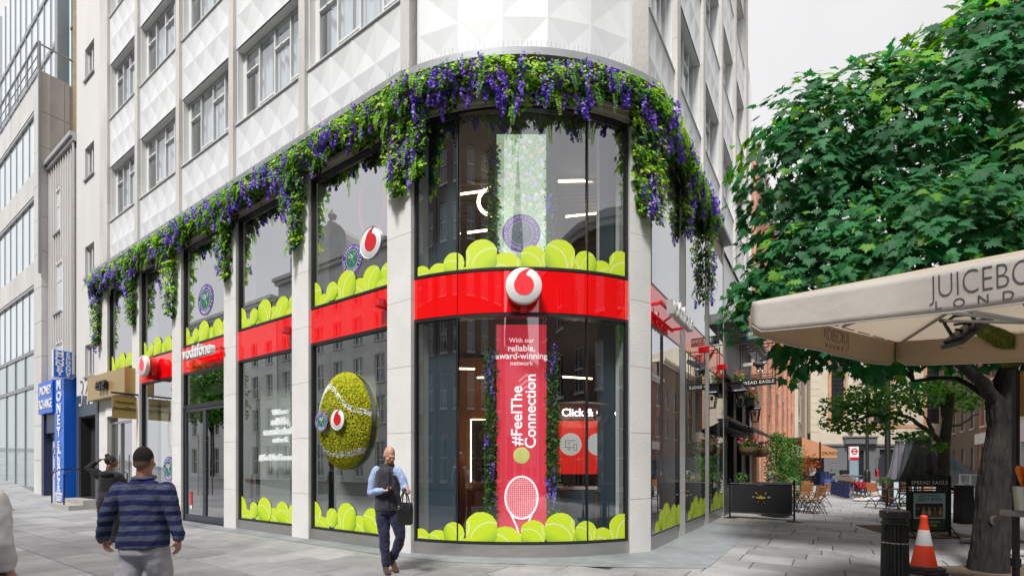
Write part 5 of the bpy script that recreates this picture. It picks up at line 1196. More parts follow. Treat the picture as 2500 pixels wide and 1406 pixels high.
CREAM = mat('cream_stone', (.56, .5, .4), .75, var=.1, vs=.8, bump=.15, bs=15); GREYST = mat('grey_stone', (.48, .47, .45), .8, var=.16, vs=.7, bump=.25, bs=12); WHITER = mat('white_stucco', (.72, .71, .69), .7, var=.07, vs=.8)
ZINC = mat('zinc_roof', (.25, .27, .3), .45, metal=.4, var=.1, vs=1)
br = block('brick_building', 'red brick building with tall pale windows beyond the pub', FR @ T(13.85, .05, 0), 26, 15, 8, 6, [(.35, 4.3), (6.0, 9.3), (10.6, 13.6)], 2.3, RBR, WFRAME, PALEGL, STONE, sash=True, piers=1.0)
q = MB(); q.box(0.3, 26, .8, 7, 15.3, 18.6); q.box(.2, 26, .6, 7, 18.6, 18.8); q.build('mansard', ZINC, br)
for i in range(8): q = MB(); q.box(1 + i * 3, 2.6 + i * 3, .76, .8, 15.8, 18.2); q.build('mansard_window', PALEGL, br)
sc_ = block('scrolled_building', 'cream stone building front with a carved scroll', FR @ T(39.9, -.4, 0), 6, 11, 6, 2, [(.4, 4), (5.5, 8.5)], 1.6, CREAM, DARKFR, DARKGL, CREAM)
q = MB(); pts = []
for i in range(40): a = i * .42; r_ = .75 - .016 * i; pts.append((-.1 - .0 * i, -.5 - r_ * math.cos(a) * .6, 10.2 + r_ * math.sin(a)))
q.tube(pts, .16, 6); q.build('scroll', CREAM, sc_, None, True)
block('terrace_house', 'dark red brick house at the end of the pub side', FR @ T(46.0, -.2, 0), 8, 16, 6, 3, [(.4, 3.4), (4.8, 7.4), (8.6, 11.2), (12.2, 14.5)], 1.2, DBR, WFRAME, DARKGL, CREAM)
# ------------------------------------------------------------------ gallery building closing the street
FAI = mat('cream_faience', (.6, .53, .42), .35, var=.06, vs=.6, rnd=.05); ORB = mat_brick('orange_brick_trim', (.55, .22, .09), (.6, .26, .11), (.5, .4, .3)); GRAN2 = mat('grey_granite', (.16, .17, .18), .4, var=.2, vs=8)
GM = T(31.2, 50, 0)
gb = thing('gallery_building', 'cream tiled gallery with orange brick strips closing the side street', 'building', GM)
gops = [(2.2, 3.6, 5.9, 16), (6.6, 8.4, 9.6, 11.6), (6.6, 8.4, 5.9, 8.0), (12.2, 13.6, 5.9, 16), (16.5, 18.3, 9.6, 11.6), (16.5, 18.3, 5.9, 8.0)]
q = MB(); wall_open(q, 0, 24, 4.9, 18, gops, .08, .5); q.box(0, 24, .9, 6, 0, 17.9); q.build('wall', CREAM, gb)
tm_ = {}
for j in range(9):
    for i in range(24):
        x0, z0 = i * 1.0, 5.0 + j * .75
        if any(o[0] - .35 < x0 + 1 and o[1] + .35 > x0 and o[2] - .2 < z0 + .75 and o[3] > z0 for o in gops): continue
        if 'a' not in tm_: b = MB(); b.box(.012, .988, 0, .08, .012, .738); tm_['a'] = b.mesh('facing_tile', FAI)
        inst('facing_tile', tm_['a'], gb, GM @ T(x0, 0, z0))
for (a, b_, c, d) in gops:
    for x in (a - .34, b_ + .04): q = MB(); q.box(x, x + .3, -.03, .1, c - .3, min(d, 15.8)); q.build('brick_strip', ORB, gb)
    f = frame_mb(a, b_, c, d, .08, .2, .28)
    for k in range(1, int((d - c) / .45)): f.box(a, b_, .21, .27, c + k * .45, c + k * .45 + .05)
    f.box((a + b_) / 2 - .04, (a + b_) / 2 + .04, .2, .28, c, d); o = f.build('window', DARKFR, gb); g = MB(); g.quad((a, .26, c), (b_, .26, c), (b_, .26, d), (a, .26, d)); g.build('pane', DARKGL, o)
for x in (4.1, 14.1):
    q = MB(); q.lathe([(.32, 5.0), (.4, 5.3), (.34, 5.6), (.34, 16)], 10, (x, .0, 0)); q.build('half_column', CREAM, gb, None, True)
q = MB(); q.box(4.6, 12, -.04, .08, 5.45, 5.75); q.build('brick_strip', ORB, gb)
q = MB(); wall_open(q, 0, 24, 0, 3.55, [(3.8, 5.6, .1, 3.1), (7.2, 9.4, .7, 3.2), (10.2, 12.4, .7, 3.2), (13.4, 15.8, .7, 3.2), (17, 20, .7, 3.2)], -.02, .5); q.build('shopfront', GRAN2, gb)
for (a, b_, c, d) in ((3.8, 5.6, .1, 3.1), (7.2, 9.4, .7, 3.2), (10.2, 12.4, .7, 3.2), (13.4, 15.8, .7, 3.2), (17, 20, .7, 3.2)):
    o = frame_mb(a, b_, c, d, .08, .1, .2).build('shop_window', DARKFR, gb); g = MB(); g.quad((a, .18, c), (b_, .18, c), (b_, .18, d), (a, .18, d)); g.build('pane', DARKGL, o)
q = MB(); q.box(0, 24, -.15, .08, 3.551, 3.75); q.build('string_course', GRAN2, gb); q = MB(); q.box(0, 24, -.02, .08, 3.75, 4.98); q.build('fascia', FAI, gb)
q = MB(); q.box(3.4, 6.6, -.5, .0, 3.76, 4.4); q.box(3.3, 6.7, -.6, 0, 4.4, 4.55); q.build('door_hood', GRAN2, gb)
text_mb('Bonhams', 1.15, .04, .01).xf(T(11.9, -.06, 4.4)).build('lettering', mat('bronze_letters', (.08, .075, .07), .5), gb)
# far right row, the other pavement of the side street
block('corner_brick_house', 'dark red brick house with white ground floor on the far pavement', frame(tuple(RP(44, 12.6)), (-.553, -.833)), 9, 10.6, 6, 3, [(.4, 3.0), (4.6, 6.8), (7.9, 10)], 1.3, DBR, WFRAME, DARKGL, WHITER, shop=(3.2, WHITER))
block('brown_brick_house', 'brown brick house behind the small street tree', frame(tuple(RP(58, 12.6)), (-.553, -.833)), 13.8, 13, 6, 4, [(.4, 3.0), (4.6, 6.8), (7.9, 10)], 1.2, BBR, WFRAME, DARKGL, CREAM)
block('stucco_house', 'white stucco house on the far pavement seen in the side windows', frame(tuple(RP(34.8, 12.6)), (-.553, -.833)), 12, 10.8, 6, 4, [(.4, 3.0), (4.6, 6.8), (7.9, 10)], 1.2, WHITER, WFRAME, DARKGL, WHITER)
block('cream_office', 'cream stone office with wide dark windows on the far pavement', frame(tuple(RP(22.6, 12.6)), (-.553, -.833)), 16, 11, 6, 5, [(.4, 3.0), (4.6, 6.6), (7.9, 9.9)], 2.2, CREAM, DARKFR, DARKGL, CREAM)
# ------------------------------------------------------------------ across the main street (seen in the glass)
def opp(name, label, t0, W, H, bays, wall, frm, corn, floors=None, ww=1.3, **kw):
    floors = floors or [(.5, 3.6)] + [(5.2 + 3.6 * i, 7.6 + 3.6 * i) for i in range(int((H - 6) // 3.6))]
    return block(name, label, frame(tuple(LP(t0, 22)), (-.833, .553)), W, H, 10, bays, floors, ww, wall, frm, DARKGL, corn, proj=.7, **kw)
o = opp('domed_building', 'grey stone classical building with a curved pediment across the main street', 25, 17, 20.5, 6, GREYST, WFRAME, GREYST)
q = MB(); q.prism([(5.5, 20.8)] + [(8.5 + 3 * math.cos(R(a)), 22 + 2.2 * math.sin(R(a))) for a in range(0, 181, 15)][::-1] + [(11.5, 20.8)], -.3, 1.2); q.build('pediment', GREYST, o)
q = MB(); q.lathe([(.4, 24.2), (.5, 24.6), (.25, 24.9), (.45, 25.4), (.05, 26)], 10, (8.5, .4, 0)); q.build('finial', GREYST, o, None, True)
q = MB(); q.lathe([(2.2, 20.8), (2.2, 23), (1.6, 24.5), (.6, 25.4), (.05, 25.6)], 16, (14.6, 2.4, 0)); q.build('dome', ZINC, o, None, True)
opp('stone_building', 'long pale stone building across the main street', 42.3, 20, 19, 7, WHITER, WFRAME, WHITER)
opp('brick_store', 'dark brown brick building with pale windows facing the curved corner', 6, 18.7, 25, 6, BBR, WFRAME, GREYST)
opp('brick_store', 'dark brick building straight across from the curved corner', -12, 17.7, 27, 5, BBR, WFRAME, WHITER, ww=1.8)
o = opp('steeple_building', 'low stone building with a tall dark steeple across the road', -30.5, 18.2, 9.4, 6, GREYST, DARKFR, GREYST, ww=2.0)
q = MB(); q.lathe([(5.0, 9.7), (4.9, 12.5), (.1, 28.5)], 4, (10.8, 5.2, 0), M=None); q.build('steeple', mat('dark_slate', (.05, .05, .055), .6, var=.3, vs=1.5), o)
opp('pale_store', 'brick building beyond the street gap', -60, 22, 24, 7, DBR, WFRAME, WHITER)
block('corner_block', 'brick block behind the stall on the near side of the far pavement', frame(tuple(RP(6.2, 12.6)), (-.553, -.833)), 22, 12.5, 8, 6, [(.5, 3.2), (5, 7.2), (8.5, 10.8)], 1.4, BBR, WFRAME, DARKGL, WHITER)
# ------------------------------------------------------------------ trees
BARK = mat('dark_ridged_bark', (.02, .017, .0145), .95, var=.8, vs=16, bump=1.0, bs=22, stretch=(1, 1, .22), det=8)
BARK2 = mat('grey_brown_bark', (.09, .08, .06), .95, var=.45, vs=10, bump=.9, bs=18, stretch=(1, 1, .25))
def maple_leaf():
    out = [(0, -.02), (.1, .06), (.34, -.12), (.3, .06), (.52, .1), (.4, .2), (.62, .42), (.44, .4), (.4, .52), (.22, .42), (.27, .66), (.14, .62), (0, 1.0)]
    L_ = out + [(-x, y) for x, y in out[-2:0:-1]]
    v = [(0, .28, .0)] + [(x, y, -.14 * abs(x) - .1 * max(0, y - .3) ** 2) for x, y in L_]; n = len(L_)
    return v, [(0, 1 + i, 1 + (i + 1) % n) for i in range(n)]
MLV, MLF = maple_leaf()
def branch_tube(b, pts, r0, r1, n=8):
    K = len(pts); b.tube(pts, [r0 + (r1 - r0) * k / (K - 1) for k in range(K)], n)
def curve_pts(a, c, bend_, n=7, seed=0):
    rr = random.Random(seed); a = Vector(a); c = Vector(c); out = []
    for i in range(n):
        f = i / (n - 1); p = a.lerp(c, f) + Vector(bend_) * math.sin(math.pi * f)
        if 0 < i < n - 1: p += Vector((rr.uniform(-1, 1), rr.uniform(-1, 1), rr.uniform(-1, 1))) * (c - a).length * .03
        out.append(p)
    return out
mt = thing('maple_tree', 'large maple tree with dense dark green crown above the parasol', 'tree', T(6.95, 6.95, 0))
from mathutils import noise as mnoise
prof = [(1412, 2411, .225), (1340, 2418, .2), (1250, 2424, .188), (1150, 2434, .184), (1110, 2439, .175), (1060, 2446, .15), (1036, 2447, .15), (1005, 2448, .18), (975, 2450, .2)]
ys = [p[0] for p in prof][::-1]; rings = []
for k in range(91):
    y = 1412 - (1412 - 975) * k / 90; cx = np.interp(y, ys, [p[1] for p in prof][::-1]); r_ = float(np.interp(y, ys, [p[2] for p in prof][::-1])); p = px(cx, y, 7.0); p.z = max(p.z, -.06)
    ring = []
    for i in range(80):
        a_ = 2 * math.pi * i / 80; v = Vector((math.cos(a_) * 2.6, math.sin(a_) * 2.6, p.z * 1.1)); rd = abs(mnoise.noise(v * 2.3)) + .6 * abs(mnoise.noise(v * 5.1 + Vector((7, 3, 1)))); rr_ = r_ * (1 + .07 * mnoise.noise(v * .5)) + .035 * (rd - .25)
        ring.append((p.x + rr_ * math.cos(a_), p.y + rr_ * math.sin(a_), p.z))
    rings.append(ring)
tk = MB(); tk.loft(rings); o = tk.build('trunk', BARK, mt, I4, True, 80)
kn = MB(); kc = px(2427, 1270, 6.875); kn.lathe([(.08, .0), (.085, .03), (.06, .04), (.035, .02), (.001, .012)], 14, M=Matrix.Translation(kc + Vector((0, .0, 0))) @ RX(90)); kn.build('knot', mat('pale_scar', (.075, .055, .04), .9, var=.5, vs=20, bump=.5), mt, I4, True)
fork = px(2452, 985, 7.0)
limbs = [((2340, 880, 6.9), .1, (.0, 0, .05)), ((2270, 850, 7.6), .075, (0, 0, .2)), ((2440, 780, 7.4), .14, (.1, 0, 0)), ((2560, 850, 7.2), .12, (.1, 0, .2)), ((2230, 930, 8.0), .045, (0, 0, .25))]
for k, ((x, y, Y), r_, bd) in enumerate(limbs):
    e = px(x, y, Y); b = MB(); branch_tube(b, curve_pts(fork + Vector((0, 0, -.12)), e, bd, 7, k), r_, r_ * .55); b.build('limb', BARK, mt, I4, True, 80)
    for j in range(2):
        e2 = e + Vector((random.uniform(-1.4, .6), random.uniform(-.8, 1.2), random.uniform(.6, 2.2))); b = MB(); branch_tube(b, curve_pts(e, e2, (0, 0, .1), 6, k * 7 + j), r_ * .55, .03); b.build('limb', BARK, mt, I4, True, 80)
# crown: clumps drooping outwards, sized from the photograph's outline
lobes = [  # centre, radii
    ((4.95, 8.3, 6.6), (1.0, 1.3, 1.5)), ((6.0, 8.4, 7.3), (1.1, 1.2, 1.05)), ((5.3, 8.4, 5.5), (1.2, 1.4, 1.2)), ((4.95, 8.0, 4.6), (1.2, 1.3, 1.0)), ((6.35, 8.3, 6.6), (1.4, 1.5, 1.65)), ((6.4, 7.6, 4.7), (1.9, 1.7, 1.3)), ((7.6, 8.2, 7.5), (1.5, 1.6, 1.75)),
    ((8.2, 7.6, 5.3), (2.0, 1.8, 1.6)), ((9.6, 8.6, 8.2), (1.9, 1.8, 1.9)), ((9.8, 8.0, 6.0), (2.0, 1.9, 2.0)), ((6.9, 8.4, 3.95), (2.0, 1.4, .7)), ((5.6, 8.2, 3.75), (1.2, 1.2, .65)), ((9.2, 8.0, 4.0), (1.8, 1.4, .75)), ((4.5, 8.2, 4.25), (.8, .9, .6)), ((8.3, 8.3, 8.4), (1.2, 1.3, 1.2)), ((9.3, 8.6, 9.4), (1.3, 1.3, 1.0))]
rr = np.random.default_rng(11); P, NV, TP, S, C = [], [], [], [], []
area = np.array([a[1][0] * a[1][2] + a[1][0] * a[1][1] for a in lobes]); NSP = 1350
for li, ((cx, cy, cz), (rx, ry, rz)) in enumerate(lobes):
    for _ in range(int(NSP * area[li] / area.sum())):
        v = rr.normal(0, 1, 3); v /= np.linalg.norm(v)
        if v[1] > .55 and rr.random() < .6: v[1] *= -1
        c = np.array([cx, cy, cz]) + v * np.array([rx, ry, rz]) * rr.uniform(.72, 1.0)
        inside = any(sum(((c[k] - q[0][k]) / (q[1][k] * .72)) ** 2 for k in range(3)) < 1 for qi, q in enumerate(lobes) if qi != li)
        if inside and rr.random() < .75: continue
        outd = v * np.array([1, 1, .45]); outd /= np.linalg.norm(outd); sr = rr.uniform(.3, .55); k = int(rr.integers(13, 22))
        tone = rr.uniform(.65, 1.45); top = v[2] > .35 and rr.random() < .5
        for _ in range(k):
            a = rr.uniform(0, 2 * np.pi); q = np.sqrt(rr.random()) * sr; t1 = np.array([-outd[1], outd[0], 0]); t1 /= np.linalg.norm(t1) + 1e-6; t2 = np.cross(outd, t1)
            off = t1 * q * np.cos(a) + t2 * q * np.sin(a) * .8 + outd * rr.normal(0, .06); off[2] -= .35 * q * q / sr * .6
            P.append(c + off); NV.append(outd * .8 + np.array([0, -.2, .5]) + rr.normal(0, .28, 3)); TP.append(outd * .7 + np.array([0, 0, -.75]) + t1 * np.cos(a) * .6 + rr.normal(0, .2, 3)); S.append(rr.choice([rr.uniform(.08, .13), rr.uniform(.13, .2), rr.uniform(.17, .24)], p=[.25, .45, .3]))
            m_ = tone * rr.uniform(.8, 1.2); base = (.032, .155, .052) if not top else (.13, .32, .03)  # crown tops get a brighter colour, sunlight painted into the leaves
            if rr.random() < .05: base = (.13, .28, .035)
            C.append((base[0] * m_, base[1] * m_, base[2] * m_, 1))
# inner dark fill
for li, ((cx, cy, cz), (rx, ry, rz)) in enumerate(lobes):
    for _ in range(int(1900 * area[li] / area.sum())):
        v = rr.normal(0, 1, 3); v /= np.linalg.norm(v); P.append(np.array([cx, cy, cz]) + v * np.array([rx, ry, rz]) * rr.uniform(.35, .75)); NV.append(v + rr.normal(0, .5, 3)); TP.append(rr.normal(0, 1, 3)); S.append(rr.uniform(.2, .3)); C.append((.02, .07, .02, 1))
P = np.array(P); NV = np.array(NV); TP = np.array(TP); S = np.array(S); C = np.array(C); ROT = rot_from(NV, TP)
# the 300 leaves that show largest stand as single parts, the rest is one mass
ok = (P[:, 1] > 3) & (P[:, 0] / P[:, 1] < 1.06); size = np.where(ok, S / np.maximum(P[:, 1], .1), 0); order = np.argsort(-size); near = order[:300]; rest = order[300:]
leafm = {}
def one_leaf(tone):
    if tone not in leafm:
        V = np.array(MLV); Cc = np.tile(np.array([[(.028, .135, .046), (.036, .18, .058), (.13, .32, .03)][tone] + (1,)]), (len(V), 1)); leafm[tone] = big_mesh('leaf', V, np.array(MLF), MAPLE, False, Cc)
    return leafm[tone]
for i in near:
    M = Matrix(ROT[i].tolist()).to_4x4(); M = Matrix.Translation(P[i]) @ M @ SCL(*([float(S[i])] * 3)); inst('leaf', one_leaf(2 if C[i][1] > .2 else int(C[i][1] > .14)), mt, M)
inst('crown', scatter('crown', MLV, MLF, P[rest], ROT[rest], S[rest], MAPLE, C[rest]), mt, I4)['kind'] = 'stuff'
# ---- smaller street tree
def small_tree(label, base, pts_trunk, branches, clumps, n, seed, leafsz=(.07, .12), name='street_tree', cols=((.11, .3, .04), (.16, .4, .06), (.06, .17, .04)), r0=.15):
    root = thing(name, label, 'tree', T(*base)); b = MB(); K = len(pts_trunk); b.tube(pts_trunk, [r0 * (1 - .45 * k / (K - 1)) for k in range(K)], 12); b.build('trunk', BARK2, root, I4, True, 80)
    for k, (a, c, bd, r_) in enumerate(branches):
        b = MB(); branch_tube(b, curve_pts(a, c, bd, 8, seed + k), r_, .015, 7); b.build('branch', BARK2, root, I4, True, 80)
    rr = np.random.default_rng(seed); P = []
    for (c, rad) in clumps:
        k = int(n * rad[0] * rad[2]); v = rr.normal(0, 1, (k, 3)); v /= np.linalg.norm(v, axis=1, keepdims=True); P.append(np.array(c) + v * np.array(rad) * rr.random((k, 1)) ** .45)
    P = np.concatenate(P); n = len(P); C = np.array([c + (1,) for c in cols])[rr.integers(0, 3, n)] * rr.uniform(.7, 1.25, (n, 1)); C[:, 3] = 1
    inst('crown', scatter('crown', LEAF2[0] if False else [(0, 0, 0), (.42, .4, .05), (.25, .85, 0), (0, 1, -.05), (-.25, .85, 0), (-.42, .4, .05)], [(0, 1, 2), (0, 2, 3), (0, 3, 4), (0, 4, 5)], P, rot_from(rr.normal(0, .5, (n, 3)) + np.array([[0, -.3, .8]]), rr.normal(0, 1, (n, 3)) + np.array([[0, 0, -.4]])), rr.uniform(leafsz[0], leafsz[1], n), MAPLE, C), root, I4)['kind'] = 'stuff'
    return root
Yt = 11.6; tp = lambda x, y, dy=0: px(x, y, Yt + dy)
small_tree('small street tree with round leaves and bare forked branches behind the sign board', (px(2305, 1300, Yt).x, Yt, 0), [Vector((px(2300, 1300, Yt).x, Yt, 0)), tp(2302, 1190), tp(2304, 1100), tp(2312, 1030), tp(2322, 960)],
    [(tp(2304, 1110), tp(2250, 1010), (0, 0, .1), .09), (tp(2250, 1010), tp(2210, 940, -.3), (0, 0, .1), .06), (tp(2285, 1070), tp(2130, 1015, -.4), (0, 0, .22), .06), (tp(2200, 1030), tp(2050, 1005, -.5), (0, 0, .1), .045), (tp(2310, 1030), tp(2270, 940, .4), (0, 0, .1), .06), (tp(2316, 1000), tp(2380, 950, .5), (0, 0, .1), .05), (tp(2310, 1040), tp(2390, 1010, .6), (0, 0, -.1), .035), (tp(2130, 1015, -.4), tp(2040, 1050, -.6), (0, 0, .05), .03)],
    [(tp(2080, 990, -.5), (.75, .5, .42)), (tp(2050, 1035, -.5), (.5, .4, .22)), (tp(2140, 965, -.4), (.7, .6, .4)), (tp(2130, 1045, -.5), (.6, .4, .16)), (tp(2225, 975, -.2), (.6, .6, .35)), (tp(2290, 950, .2), (.75, .6, .4)), (tp(2365, 975, .5), (.6, .6, .3)), (tp(2225, 1068, -.5), (.4, .35, .17)), (tp(2280, 1090, -.3), (.25, .25, .14)), (tp(2180, 1020, -.3), (.4, .4, .2))], 1650, 31)
# street tree across the main road, seen in the glass
ot = LP(44, 16.5); 
small_tree('leafy street tree on the far side of the main street', tuple(ot), [ot, ot + Vector((0, 0, 3)), ot + Vector((.2, 0, 6)), ot + Vector((.1, 0, 9))], [(ot + Vector((0, 0, 4)), ot + Vector((2, 1, 8)), (0, 0, .4), .12)], [(tuple(ot + Vector((0, 0, 9))), (3.2, 3.2, 3.2)), (tuple(ot + Vector((2, -1, 7))), (2.4, 2.4, 2)), (tuple(ot + Vector((-2, 1, 7.5))), (2.4, 2.4, 2))], 260, 32, (.25, .42), 'street_tree', r0=.22)
# ------------------------------------------------------------------ juice stall parasol
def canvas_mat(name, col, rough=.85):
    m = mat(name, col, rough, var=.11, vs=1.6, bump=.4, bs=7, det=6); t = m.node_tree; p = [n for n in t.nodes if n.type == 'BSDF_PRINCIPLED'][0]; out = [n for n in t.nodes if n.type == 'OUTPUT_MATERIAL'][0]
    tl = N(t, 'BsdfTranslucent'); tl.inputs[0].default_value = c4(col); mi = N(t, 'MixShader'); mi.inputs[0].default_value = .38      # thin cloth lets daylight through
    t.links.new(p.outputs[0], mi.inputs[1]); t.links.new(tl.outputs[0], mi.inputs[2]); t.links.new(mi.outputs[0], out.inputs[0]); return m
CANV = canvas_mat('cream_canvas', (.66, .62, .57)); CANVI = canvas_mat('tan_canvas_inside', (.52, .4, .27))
um = thing('market_parasol', 'large cream market parasol with lettered valance over the juice stall', 'parasol', T(4.33, 4.0, 0))
e1 = Vector((.867, .502, 0)); e2 = Vector((.502, -.867, -.115)); P0 = Vector((2.28, 4.55, 3.1)); S1, S2, VH = 2.93, 3.1, .3
def cp(a, b, z=0): return P0 + e1 * a + e2 * b + Vector((0, 0, z))
apex = cp(S1 / 2, S2 / 2, .42)
cor = [cp(0, 0), cp(0, S2), cp(S1, S2), cp(S1, 0)]
q = MB()
for k in range(4):
    a, b_ = cor[k], cor[(k + 1) % 4]
    def fn(u, v):
        p = a.lerp(b_, u).lerp(apex, v); p.z -= .03 * math.sin(math.pi * u) * (1 - v); return p
    q.grid(fn, 10, 8)
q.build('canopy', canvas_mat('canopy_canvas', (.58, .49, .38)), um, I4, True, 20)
inn = (apex - Vector((0, 0, 0))); names = 0
for k in range(4):
    a, b_ = cor[k], cor[(k + 1) % 4]; L_ = (b_ - a).length; n_out = (b_ - a).cross(Vector((0, 0, 1))).normalized()
    if n_out.dot((a + b_) / 2 - apex) < 0: n_out = -n_out
    def fn(u, v):
        uu = u; rc = .1 / L_; z = -VH * v
        lo = 1.0
        if u < rc * 1.5: lo = 1 - .25 * (1 - u / (rc * 1.5)) ** 2
        if u > 1 - rc * 1.5: lo = 1 - .25 * (1 - (1 - u) / (rc * 1.5)) ** 2
        g = .008 / L_; uu = g + u * (1 - 2 * g); p = a.lerp(b_, uu); p.z -= .03 * math.sin(math.pi * u)
        w_ = (.022 * math.sin(u * 9 + k * 2) + .012 * math.sin(u * 23 + k)) * v; return p + n_out * (w_ + .012 * v) + Vector((0, 0, z * lo))
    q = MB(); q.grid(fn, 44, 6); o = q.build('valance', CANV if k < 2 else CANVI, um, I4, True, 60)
    so = o.modifiers.new('thick', 'SOLIDIFY'); so.thickness = .006; so.offset = 0
    q = MB(); q.tube([fn(i / 30, 1) + Vector((0, 0, -.002)) for i in range(31)], .006, 6); q.build('hem', mat('hem%d' % k, (.45, .42, .38), .9), um, I4)
# printed lettering: outside of the near valance, showing through on the far one
def on_valance(tm, a, b_, side, s0, zoff, mirror=False):
    d = (b_ - a); L_ = d.length; d.normalize(); n_out = d.cross(Vector((0, 0, 1))).normalized()
    if n_out.dot((a + b_) / 2 - apex) < 0: n_out = -n_out
    def f(p):
        u = (s0 + p[0]) / L_; v = min(max((-zoff - p[2]) / VH, 0), 1); k = side
        w_ = (.022 * math.sin(u * 9 + k * 2) + .012 * math.sin(u * 23 + k)) * v
        pos = a + d * (s0 + p[0]); pos.z -= .03 * math.sin(math.pi * u); return pos + n_out * (w_ + .012 * v + (p[1] * -1 + .006 if not mirror else -.006 + p[1])) + Vector((0, 0, zoff + p[2]))
    return tm.xf(f)
INK = mat('charcoal_print', (.06, .06, .065), .8)
a, b_ = cor[0], cor[1]
tm = text_mb('JUICEBOX', .235, .001, -.022, sx=.58, align='LEFT'); on_valance(tm, a, b_, 0, 1.36, -.12).build('lettering', INK, um, I4)
tm = text_mb('LONDON', .085, .001, -.006, space=2.3, align='LEFT'); on_valance(tm, a, b_, 0, 1.38, -.245).build('lettering', INK, um, I4)
INK2 = mat('ghost_print', (.13, .105, .075), .8)
a, b_ = cor[3], cor[0]
tm = text_mb('JUICEBOX', .2, .001, -.02, sx=.62); on_valance(tm, a, b_, 3, 1.42, -.1, True).build('lettering', INK2, um, I4)
tm = text_mb('LONDON', .07, .001, -.004, space=2.0); on_valance(tm, a, b_, 3, 1.42, -.22, True).build('lettering', INK2, um, I4)
REDT = mat('red_seam_tape', (.5, .12, .1), .8); 
for k in (2, 3):
    a, b_ = cor[k], cor[(k + 1) % 4]; q = MB()
    for i in range(40):
        if i % 5 == 4: continue
        p = a.lerp(b_, (i + .1) / 40).lerp(apex, .03); r_ = a.lerp(b_, (i + .85) / 40).lerp(apex, .03); q.bar(p - Vector((0, 0, .035)), r_ - Vector((0, 0, .035)), .02, .003)
    o = q.build('seam_tape', REDT, um, I4); o['kind'] = 'stuff'
ALUR = mat('grey_rib_tube', (.4, .4, .4), .4, metal=.6); 
for k in range(8):
    e = cor[k // 2] if k % 2 == 0 else (cor[k // 2] + cor[(k // 2 + 1) % 4]) / 2
    q = MB(); q.bar(e.lerp(apex, .06) - Vector((0, 0, .06)), apex - Vector((0, 0, .06)), .03, .02); q.build('rib', mat('rib_wood', (.28, .25, .21), .6) if k == 0 else bpy.data.materials['rib_wood'], um, I4)
    m = e.lerp(apex, .42) - Vector((0, 0, .1)); hub = Vector((apex.x, apex.y, 2.72)); q = MB(); q.tube([m, hub], .014, 8); q.build('strut', ALUR, um, I4, True); q = MB(); q.tube([m, m.lerp(hub, .05)], .02, 8); q.build('strut_end', BLACK, um, I4)
q = MB(); q.tube([(apex.x, apex.y, 0), (apex.x, apex.y, apex.z)], .035, 12); q.build('pole', ALUR, um, I4, True)
q = MB(); q.lathe([(.35, 0), (.35, .06), (.08, .09), (.05, .3)], 20, (apex.x, apex.y, 0)); q.build('foot', BLACK, um, I4, True)
# ------------------------------------------------------------------ stall frame, lamp, produce
sp_ = px(2480, 1135, 5.2); stl = thing('juice_stall', 'black steel stall post with moss covered beams', 'stall', T(sp_.x, 5.2, 0))
q = MB(); q.box(-.022, .022, -.022, .022, 0, 2.58); q.build('post', BLACK, stl); 
for z in (1.25, .45): q = MB(); q.box(-.03, .03, -.03, .03, z, z + .09); q.build('clamp', BLACK, stl)
MOSSD = mat('artificial_grass', (.09, .11, .012), .95, var=.4, vs=25, bump=.8, bs=60)
def mossbeam(a, b_, w_, seed):
    q = MB(); q.bar(a, b_, w_, w_); o = q.build('beam', MOSSD, stl, I4); rr = np.random.default_rng(seed); n = 2600; a = np.array(a); b_ = np.array(b_); d = b_ - a; L_ = np.linalg.norm(d); d /= L_
    u = np.cross(d, [0, 0, 1.0]); u /= np.linalg.norm(u); v = np.cross(d, u); an = rr.random(n) * 2 * np.pi; rad = np.minimum(1 / np.maximum(abs(np.cos(an)), .01), 1 / np.maximum(abs(np.sin(an)), .01)) * w_ / 2
    o_ = np.cos(an)[:, None] * u + np.sin(an)[:, None] * v; P = a + d * (rr.random(n) * L_)[:, None] + o_ * rad[:, None]; C = np.array([[.11, .14, .012, 1]]) * rr.uniform(.5, 1.5, (n, 1)); C[:, 3] = 1
    inst('grass_blades', scatter('grass_blades', [(-.08, 0, 0), (.08, 0, 0), (0, 1, .1)], [(0, 1, 2)], P, rot_from(rr.normal(0, 1, (n, 3)), o_ + rr.normal(0, .45, (n, 3))), rr.uniform(.018, .04, n), LEAFM, C), o, I4)['kind'] = 'stuff'
mossbeam(tuple(px(2385, 790, 5.15)), tuple(px(2492, 858, 5.15)), .12, 1); mossbeam(tuple(px(2455, 878, 5.2)), tuple(px(2600, 848, 5.2)), .14, 2)
q = MB(); q.box(.06, .5, -.03, .02, 2.08, 2.57); q.build('sign_frame', mat('varnished_wood', (.45, .22, .04), .5, var=.2, vs=6, stretch=(8, 8, 1)), stl); q = MB(); q.box(.11, .5, -.036, -.03, 2.13, 2.52); q.build('sign_panel', BLACKM, stl)
fl_ = thing('flood_lamp', 'black flood lamp clamped to the mossy beam', 'lamp', Matrix.Translation(px(2362, 815, 5.0)))
LM = Matrix.Translation(px(2362, 818, 5.0)) @ RY(-38)
q = MB(); q.box(-.2, .2, -.12, .12, 0, .045); q.box(-.16, .16, -.1, .1, .045, .075); q.build('body', BLACK, fl_, LM); q = MB(); q.box(-.18, .18, -.1, .1, -.006, -.001); q.build('glass', mat('lamp_glass', (.8, .75, .6), .2, emit=(1, .85, .55), es=1.2), fl_, LM)
q = MB(); q.tube([(-.0, -.15, .02), (.02, -.15, .2), (.02, .0, .24), (.02, .15, .2), (0, .15, .02)], .018, 6); q.build('bracket', BLACK, fl_, LM)
